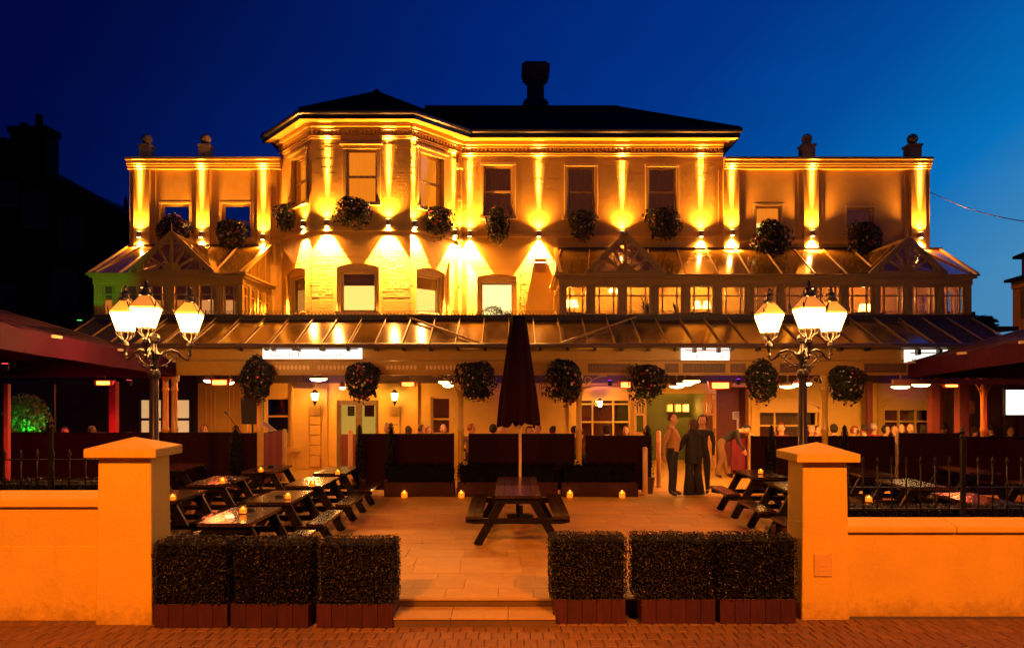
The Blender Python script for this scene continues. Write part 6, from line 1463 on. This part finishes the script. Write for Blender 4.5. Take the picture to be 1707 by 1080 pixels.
# ================================================================ people
skinm = mat('skin', (.58, .32, .18), .5, .08, 20, 0); shoem = mat('dark_shoe', (.02, .015, .012), .4, .1, 10, 0)
eyem = mat('dark_eye', (.02, .015, .012), .3, 0, 10, 0)
def cloth(name, c): return mat(name, c, .85, .12, 14, .2, 60)
def skin_mesh(verts, edges, rads, root=0, sub=2):
    me = bpy.data.meshes.new('skin_tmp'); me.from_pydata(verts, edges, []); o = bpy.data.objects.new('skin_tmp', me); col.objects.link(o)
    sk = o.modifiers.new('skin', 'SKIN'); sk.branch_smoothing = .6; sk.use_smooth_shade = True
    lay = me.skin_vertices[0].data if me.skin_vertices else None
    if lay is None:
        bm = bmesh.new(); bm.from_mesh(me); bm.verts.layers.skin.verify(); bm.to_mesh(me); bm.free(); lay = me.skin_vertices[0].data
    for i, r in enumerate(rads): lay[i].radius = r if isinstance(r, tuple) else (r, r)
    for i in range(len(verts)): lay[i].use_root = (i == root)
    sb = o.modifiers.new('sub', 'SUBSURF'); sb.levels = sub; sb.render_levels = sub
    dg = bpy.context.evaluated_depsgraph_get(); dg.update()
    out = bpy.data.meshes.new_from_object(o.evaluated_get(dg))
    bpy.data.objects.remove(o); bpy.data.meshes.remove(me)
    return out
def figure_mesh(J, mats, shape=1.0):
    """J: joints in metres, facing -y. mats: skin, top, trousers, shoes. One continuous body with fingers rooted in the palms."""
    names = list(J); vs = [J[n][0] for n in names]; rs = [J[n][1] for n in names]; ix = {n: i for i, n in enumerate(names)}
    E = [('pelvis', 'waist'), ('waist', 'chest'), ('chest', 'neckbase'), ('neckbase', 'neck'), ('neck', 'jaw'), ('jaw', 'head'), ('head', 'crown'), ('head', 'nose')]
    for s in 'LR': E += [('pelvis', 'hip' + s), ('hip' + s, 'knee' + s), ('knee' + s, 'ankle' + s), ('ankle' + s, 'toe' + s), ('chest', 'sh' + s), ('sh' + s, 'el' + s), ('el' + s, 'wr' + s), ('wr' + s, 'palm' + s), ('head', 'ear' + s)]
    kind = {'pelvis': 2, 'hip': 2, 'knee': 2, 'ankle': 2, 'toe': 3, 'waist': 1, 'chest': 1, 'neckbase': 1, 'sh': 1, 'el': 1, 'wr': 1, 'palm': 0, 'neck': 0, 'jaw': 0, 'head': 0, 'crown': 0, 'nose': 0, 'ear': 0}
    kd = lambda n: kind.get(n, kind.get(n[:-1], 0))
    body = skin_mesh(vs, [(ix[a], ix[b]) for a, b in E], rs, ix['pelvis'])
    segs = [(Vector(J[a][0]), Vector(J[b][0]), kd(a), kd(b)) for a, b in E]
    def cls(c):
        best = (9, 0)
        for a, b, ka, kb in segs:
            d = b - a; t = max(0, min(1, (c - a).dot(d) / max(1e-6, d.length_squared))); q = (a + d * t - c).length
            if q < best[0]:
                k = kb if t > .5 else ka
                if ka == 2 and kb == 3: k = 3 if t > .12 else 2
                if ka == 1 and kb == 0: k = 0 if t > .35 else 1
                if (ka, kb) == (2, 1): k = 1 if t > .35 else 2
                best = (q, k)
        return best[1]
    mi = [cls(p.center) for p in body.polygons]
    bm = bmesh.new(); bm.from_mesh(body)
    for f, k in zip(bm.faces, mi): f.material_index = k
    # skull, rooted in the head of the same body
    h, cr, ns = Vector(J['head'][0]), Vector(J['crown'][0]), Vector(J['nose'][0]); up = (cr - h).normalized(); fw = ns - h; fw = (fw - up * fw.dot(up)).normalized(); sd = fw.cross(up); n0 = len(bm.faces)
    sk = bmesh.ops.create_uvsphere(bm, u_segments=18, v_segments=12, radius=1)
    for v in sk['verts']:
        p = v.co.copy(); v.co = h + up * (.022 + p.z * .112) + fw * (-p.y * .097 * (1 - .06 * max(0, -p.z)) - .006) + sd * (p.x * (.080 - .012 * max(0, -p.z)))
    bm.faces.ensure_lookup_table()
    for f in bm.faces[n0:]: f.material_index = 0
    # fingers
    for s in 'LR':
        w_, p = Vector(J['wr' + s][0]), Vector(J['palm' + s][0]); d = (p - w_).normalized(); el = Vector(J['el' + s][0])
        side = d.cross(Vector((1 if s == 'L' else -1, .2, .3))).normalized(); nrm = side.cross(d).normalized()
        for k, L in enumerate((.070, .078, .072, .056)):
            b = p + side * (.026 - .0175 * k); c = nrm * (.012 if s == 'L' else -.012)
            ch = [b - d * .03, b + d * .02, b + d * (.02 + L * .45) + c * .6, b + d * (.02 + L * .75) + c * 1.8, b + d * (.02 + L * .9) + c * 3]
            fm = skin_mesh([tuple(x) for x in ch], [(0, 1), (1, 2), (2, 3), (3, 4)], [.0095, .0095, .009, .0082, .007], 0, 1)
            n0 = len(bm.faces); bm.from_mesh(fm); bm.faces.ensure_lookup_table()
            for f in bm.faces[n0:]: f.material_index = 0
            bpy.data.meshes.remove(fm)
        b = w_.lerp(p, .45) + side * .02; ch = [b, b + side * .028 + d * .02, b + side * .04 + d * .052, b + side * .04 + d * .08]
        fm = skin_mesh([tuple(x) for x in ch], [(0, 1), (1, 2), (2, 3)], [.013, .0115, .010, .008], 0, 1); n0 = len(bm.faces); bm.from_mesh(fm); bm.faces.ensure_lookup_table()
        for f in bm.faces[n0:]: f.material_index = 0
        bpy.data.meshes.remove(fm)
    me = bpy.data.meshes.new('body'); bm.to_mesh(me); bm.free(); bpy.data.meshes.remove(body)
    for m_ in mats: me.materials.append(m_) if len(me.materials) < 4 else None
    while len(me.materials) > 4: me.materials.pop()
    me.polygons.foreach_set('use_smooth', [True] * len(me.polygons))
    return me
def hair_mesh(J, style):
    h = Vector(J['head'][0]); cr = Vector(J['crown'][0]); up = (cr - h).normalized(); nose = Vector(J['nose'][0]); fwd = (nose - h); fwd = (fwd - up * fwd.dot(up)).normalized(); sd = fwd.cross(up)
    bm = bmesh.new(); bmesh.ops.create_uvsphere(bm, u_segments=28, v_segments=20, radius=1)
    low = {'short': -.38, 'bob': -.95, 'long': -.99, 'fringe': -.55}[style]; line = {'short': .62, 'bob': .55, 'long': .6, 'fringe': .42}[style]
    dl = []
    for v in bm.verts:
        p = v.co.copy(); f, u = -p.y, p.z
        edge = line if f > .35 else (line + low) / 2 + (line - low) / 2 * math.sin(max(-1, min(1, f / .35)) * math.pi / 2)
        if u < edge + .05 * math.sin(p.x * 17): dl.append(v)
        k = 1 + .04 * math.sin(p.x * 9 + p.z * 7) + .03 * math.sin(p.y * 14)
        zz = p.z * .122 * k
        if style == 'long' and p.z < 0: zz *= 2.3
        if style == 'bob' and p.z < 0: zz *= 1.15
        v.co = h + up * (.022 + zz) + fwd * (-p.y * .112 * k - .006) + sd * (p.x * (.100 if style != 'bob' else .110) * k)
    bmesh.ops.delete(bm, geom=dl, context='VERTS')
    me = bpy.data.meshes.new('hair'); bm.to_mesh(me); bm.free(); me.polygons.foreach_set('use_smooth', [True] * len(me.polygons)); return me
def eyes_mesh(J):
    h = Vector(J['head'][0]); cr = Vector(J['crown'][0]); up = (cr - h).normalized(); fwd = Vector(J['nose'][0]) - h; fwd = (fwd - up * fwd.dot(up)).normalized(); sd = fwd.cross(up); m = MB()
    for s in (-1, 1): m.ball(h + up * .004 + fwd * .084 + sd * (.032 * s), .0120, 8, 6)
    jw = Vector(J['jaw'][0]); m.beam(jw + fwd * .070 + up * .008 - sd * .022, jw + fwd * .070 + up * .008 + sd * .022, .008, .007)
    return m.mesh('eyes_and_mouth', eyem)
def stand(h=1.75, lean=0., belly=0., arms=None, legs=None, wide=1., head=(0, 0), bend=0.):
    k = h / 1.75; J = {}
    def put(n, x, y, z, r): J[n] = ((x * k, y * k, z * k), r if not isinstance(r, tuple) else tuple(q * k for q in r)) if isinstance(r, tuple) else ((x * k, y * k, z * k), r * k)
    put('pelvis', 0, 0, .94, (.15 * wide, .115 + .3 * belly)); put('waist', 0, -.01 - belly, 1.10, (.14 * wide, .11 + belly)); put('chest', 0, -.005, 1.31, (.155 * wide, .115 + .3 * belly)); put('neckbase', 0, .015, 1.445, (.085, .07))
    put('neck', 0, .008, 1.49, .064); put('jaw', head[0] * .3, -.042 + head[1] * .3, 1.545, (.064, .072)); put('head', head[0], -.012 + head[1], 1.632, (.090, .108)); put('crown', head[0], -.004 + head[1], 1.690, (.070, .085)); put('nose', head[0] * 1.0, -.128 + head[1], 1.606, .013)
    for s, q in (('L', 1), ('R', -1)):
        put('hip' + s, q * .095, .01, .88, .106 * wide); put('knee' + s, q * .105, -.015, .49, .074); put('ankle' + s, q * .11, .025, .085, .048); put('toe' + s, q * .125, -.13, .035, .040)
        put('sh' + s, q * .195 * wide, .01, 1.405, .078); put('el' + s, q * .245, .035, 1.13, .048); put('wr' + s, q * .25, -.05, .90, .033); put('palm' + s, q * .25, -.075, .825, (.034, .024))
        put('ear' + s, q * .098 + head[0], .0 + head[1], 1.612, .018)
    for n, p in (arms or {}).items(): J[n] = (tuple(x * k for x in p), J[n][1])
    for n, p in (legs or {}).items(): J[n] = (tuple(x * k for x in p), J[n][1])
    if bend:
        piv = Vector((0, 0, .95 * k)); Mx = Matrix.Rotation(bend, 3, 'X')
        for n in list(J):
            if n[:-1] in ('hip', 'knee', 'ankle', 'toe') or n == 'pelvis': continue
            p = piv + Mx @ (Vector(J[n][0]) - piv); J[n] = (tuple(p), J[n][1])
    return J
def sit(h=1.72, wide=1., turn=0., armv=0):
    J = stand(h, wide=wide); k = h / 1.75; dz = -.42 * k
    for n in list(J):
        if n[:-1] in ('knee', 'ankle', 'toe'): continue
        p = J[n][0]; J[n] = ((p[0], p[1], p[2] + dz), J[n][1])
    for s, q in (('L', 1), ('R', -1)):
        J['knee' + s] = ((q * .13 * k, -.42 * k, .50 * k), J['knee' + s][1]); J['ankle' + s] = ((q * .13 * k, -.38 * k, .085 * k), J['ankle' + s][1]); J['toe' + s] = ((q * .14 * k, -.54 * k, .035 * k), J['toe' + s][1])
        J['hip' + s] = ((q * .10 * k, -.03, .49 * k), J['hip' + s][1])
        if armv == 0: e, w_, p = (.24, -.12, .76), (.17, -.34, .80), (.14, -.42, .80)
        elif armv == 1: e, w_, p = (.26, -.08, .75), (.16, -.28, .92), (.12, -.33, 1.0)
        else: e, w_, p = (.25, .02, .72), (.22, -.2, .62), (.2, -.28, .60)
        for nm, c in (('el', e), ('wr', w_), ('palm', p)): J[nm + s] = ((q * c[0] * k, c[1] * k, c[2] * k), J[nm + s][1])
    if turn:
        piv = Vector(J['neckbase'][0]); Mz = Matrix.Rotation(turn, 3, 'Z')
        for n in ('jaw', 'head', 'crown', 'nose', 'earL', 'earR'): J[n] = (tuple(piv + Mz @ (Vector(J[n][0]) - piv)), J[n][1])
    return J
HAIRC = {'dark': cloth('dark_hair', (.02, .013, .009)), 'brown': cloth('brown_hair', (.07, .035, .016)), 'grey': cloth('grey_hair', (.28, .25, .22)), 'fair': cloth('fair_hair', (.35, .20, .08)), 'red': cloth('auburn_hair', (.22, .05, .015))}
def person(label, J, loc, rz, mats, hair=None, hc='dark', group=None):
    t = thing('person', label, 'person', loc, rz, group)
    inst('body', figure_mesh(J, mats), t)
    if hair: me = hair_mesh(J, hair); me.materials.append(HAIRC[hc]); inst('hair', me, t)
    inst('face_features', eyes_mesh(J), t)
    return t
tan = cloth('tan_shirt', (.42, .22, .08)); navy = cloth('navy_trousers', (.014, .015, .026)); blackc = cloth('black_coat', (.010, .009, .009)); khaki = cloth('khaki_trousers', (.20, .11, .045)); darkj = cloth('dark_jacket', (.018, .014, .013))
D = F * (HC - TZ) / (826 - HY)
mt = person('stocky man in a tan shirt and dark trousers standing sideways before the entrance', stand(1.76, belly=.085, wide=1.08, arms={'elR': (-.27, .12, 1.14), 'wrR': (-.27, .13, .90), 'palmR': (-.27, .12, .82), 'elL': (.26, -.02, 1.13), 'wrL': (.22, -.22, 1.06), 'palmL': (.20, -.30, 1.04)}, legs={'toeL': (.13, -.17, .035), 'ankleL': (.11, -.01, .085)}),
       (X(1121, D), D, TZ), R(66), [skinm, tan, navy, shoem], 'short', 'brown')
m = MB(); m.lathe([(.139, .985), (.146, .99), (.146, 1.03), (.139, 1.035)], (0, -.035, 0), 22); bo = m.build('belt', shoem, mt, smooth=True, local=True); bo.scale = (1, 1.12, 1)
D = F * (HC - TZ) / (827 - HY)
wpos = stand(1.62, wide=1.1, arms={'elL': (.30, -.06, 1.13), 'wrL': (.24, -.24, 1.05), 'palmL': (.2, -.31, 1.06)})
wt = person('woman in a black coat and flared trousers, bobbed hair, her back turned, before the entrance', wpos, (X(1156, D), D, TZ), R(200), [skinm, blackc, blackc, skinm], 'bob', 'brown')
m = MB(); k = 1.62 / 1.75
m.lathe([(.20 * k, .70), (.215 * k, .72), (.205 * k, .95), (.19 * k, 1.15), (.20 * k, 1.30), (.12 * k, 1.40), (.085 * k, 1.44)], (0, 0, 0), 18); o = m.build('coat', blackc, wt, smooth=True, local=True); o.scale = (1, .72, 1)
for s in (-1, 1): m = MB(); m.tube([(s * .10, .01, .82), (s * .105, 0, .5), (s * .125, .02, .04)], [.09, .085, .125], 12); m.build('trouser_leg', blackc, wt, smooth=True, local=True)
m = MB(); h = Vector(wpos['head'][0]); m.lathe([(.104, .028), (.107, .045), (.102, .062)], h + Vector((0, .0, .02)), 18); m.build('hair_band', cloth('brown_band', (.25, .12, .05)), wt, local=True)
D2 = 16.5
person('person in dark clothes with dark hair, mostly hidden behind the woman in the black coat', stand(1.70), (X(1171, D2), D2, TZ), R(-25), [skinm, darkj, blackc, shoem], 'bob', 'dark')
D = F * (HC - TZ) / (796 - HY)
bl_ = R(62)
def unb(p):   # wanted place of a joint after the bend, turned back before it
    piv = Vector((0, 0, .95)); return tuple(piv + Matrix.Rotation(-bl_, 3, 'X') @ (Vector(p) - piv))
person('man in a dark jacket and khaki trousers bending forward over the crimson screen', stand(1.76, bend=bl_, head=(0, -.02), arms={'elL': unb((.26, -.42, .98)), 'wrL': unb((.24, -.56, .80)), 'palmL': unb((.24, -.60, .72)), 'elR': unb((-.26, -.40, .96)), 'wrR': unb((-.22, -.55, .76)), 'palmR': unb((-.22, -.58, .68))}, legs={'ankleL': (.11, -.16, .085), 'toeL': (.125, -.32, .035), 'kneeL': (.105, -.10, .49), 'ankleR': (-.11, .12, .085), 'toeR': (-.125, -.04, .035)}),
       (X(1201, D), D, TZ), R(80), [skinm, darkj, khaki, shoem], 'short', 'dark')
# ---- seated diners behind the screens; a few base figures, copied and dressed one by one
SH = {'white': cloth('white_shirt', (.70, .66, .62)), 'pink': cloth('pink_shirt', (.55, .18, .22)), 'black': blackc, 'grey': cloth('grey_jumper', (.18, .15, .14)), 'red': cloth('red_top', (.40, .03, .04)), 'blue': cloth('blue_shirt', (.10, .13, .28)), 'tan': tan, 'lilac': cloth('white_shirt_purple_lit', (.55, .45, .62)), 'brown': cloth('brown_jacket', (.12, .06, .03))}  # lilac stands for a white shirt with purple light in its colour
PROTO = []
for a in ((1.74, 1., .0, 0), (1.66, .92, .7, 1), (1.78, 1.05, -.8, 2), (1.70, 1., 1.3, 0)):
    J = sit(*a); PROTO.append((figure_mesh(J, [skinm, blackc, navy, shoem]), {s: hair_mesh(J, s) for s in ('short', 'bob', 'long', 'fringe')}, eyes_mesh(J), J['crown'][0][2] + .035))
for pr in PROTO:
    for hm in pr[1].values(): hm.materials.append(HAIRC['dark'])
def diner(label, px, ytop, v, rz, sh, hair, hc):
    me, hs, ey, top = PROTO[v]; D = F * (HC - TZ - top) / (ytop - HY); D = min(max(D, 16.75), 20.2)
    t = thing('person', label, 'person', (X(px, D), D, TZ), R(rz), 'seated diners behind the screens')
    b = inst('body', me, t); b.material_slots[1].link = 'OBJECT'; b.material_slots[1].material = SH[sh]
    if hair: h = inst('hair', hs[hair], t); h.material_slots[0].link = 'OBJECT'; h.material_slots[0].material = HAIRC[hc]
    inst('face_features', ey, t); return t
seats = []
for row in (
    ('diner in a grey jumper turned towards the green shrub at the picture edge', 21, 699, 3, 40, 'grey', 'short', 'brown'), ('diner lit red, head tilted, near the bright red post', 153, 704, 1, 60, 'red', 'bob', 'fair'), ('diner in black nearly lost in the dark beside the black railing post', 108, 714, 0, 0, 'black', 'short', 'dark'),
    ('diner in a red top behind the screens, between the lamp post and the microphone', 339, 706, 3, -50, 'red', 'short', 'red'), ('diner in a white shirt behind the slim conifer past the double doors', 646, 704, 2, 20, 'white', 'short', 'grey'),
    ('diner with long dark hair in brown, facing away, right of the white shirted diner', 681, 709, 1, 180, 'brown', 'long', 'brown'), ('diner in a red top in profile, beside the one with the bald friend', 703, 706, 3, 30, 'red', 'short', 'brown'), ('diner with fair hair leaning close to the one in the red top', 715, 707, 1, -20, 'pink', 'fringe', 'fair'),
    ('bald diner in a grey jumper behind the screen past the double doors', 739, 708, 0, 0, 'grey', None, 'grey'), ('diner with auburn hair beside the canopy post', 785, 709, 2, 160, 'brown', 'short', 'red'), ('diner with dark hair facing away beside the closed parasol', 822, 709, 0, 180, 'black', 'bob', 'dark'),
    ('diner in a pink shirt next to the closed parasol', 838, 709, 2, 30, 'pink', 'short', 'fair'), ('diner half hidden behind the parasol pole', 882, 709, 1, 0, 'brown', 'fringe', 'brown'), ('diner in a red top just past the parasol', 896, 710, 0, -30, 'red', 'short', 'brown'), ('diner with dark hair facing away before the cream wall', 922, 713, 2, 175, 'black', 'short', 'dark'),
    ('diner seen beside the post of the arched porch', 958, 711, 1, 120, 'brown', 'short', 'dark'), ('diner with dark hair before the porch door', 1012, 711, 0, 180, 'black', 'bob', 'dark'), ('diner in red with long hair at the end of the porch screen', 1043, 709, 1, -60, 'red', 'long', 'red'),
    ('large diner in a bright red top with auburn hair before the inner arched window', 1303, 697, 2, 20, 'red', 'fringe', 'red'), ('diner in tan beside the dark lamp post', 1352, 706, 3, -60, 'tan', 'short', 'grey'), ('smaller diner in grey next to the one in tan', 1362, 710, 1, 10, 'grey', 'short', 'brown'), ('dark haired diner in black between the lamp post and the canopy post', 1390, 708, 0, 180, 'black', 'bob', 'dark'),
    ('diner with auburn hair low behind the screen, next to the slim conifer', 1424, 712, 1, 20, 'red', 'fringe', 'red'), ('diner in black facing away before the grey haired ones', 1441, 710, 0, 180, 'black', 'short', 'dark'), ('diner with a broad grey head of hair before the cream wall', 1456, 704, 2, 170, 'red', 'short', 'grey'), ('dark haired diner with a pale face before the outer arched window', 1476, 706, 3, -10, 'black', 'bob', 'dark'),
    ('diner with fair hair, paired with a ruddy bald one', 1491, 706, 1, -40, 'white', 'short', 'fair'), ('ruddy bald diner before the outer arched window', 1503, 704, 0, 0, 'tan', None, 'grey'), ('diner with auburn hair in front of the middle of the outer arched window', 1519, 708, 2, 30, 'brown', 'short', 'red'), ('dark haired diner in black at the edge of the outer arched window', 1540, 710, 0, 180, 'black', 'bob', 'dark'),
    ('diner in a white shirt, purple light put into its colour, facing away', 1572, 707, 2, 180, 'lilac', 'short', 'brown'), ('dark diner in black beside the purple lit one', 1600, 706, 3, 30, 'black', 'short', 'dark'), ('diner leaning with a red lit arm near the dark hut', 1625, 713, 1, 70, 'red', 'short', 'brown'), ('diner in black silhouette below the television', 1652, 706, 0, 180, 'black', 'short', 'dark'), ('red faced diner below the television at the picture edge', 1683, 709, 1, 0, 'black', 'short', 'dark')):
    seats.append(diner(*row).location.copy())
# stools under the diners
sm = MB(); sm.lathe([(.02, .40), (.19, .40), (.20, .43), (.18, .455), (.02, .46)], (0, 0, 0), 12)
for k in range(4): a = k * 1.571 + .785; sm.tube([(.10 * math.cos(a), .10 * math.sin(a), .40), (.19 * math.cos(a), .19 * math.sin(a), 0)], .016, 5)
sme = sm.mesh('stool', darkwood)
for p in seats:
    o = inst('stool', sme, None, p); tag(o, 'dark round stool under a seated diner behind the screens', 'stool', 'stools behind the screens')
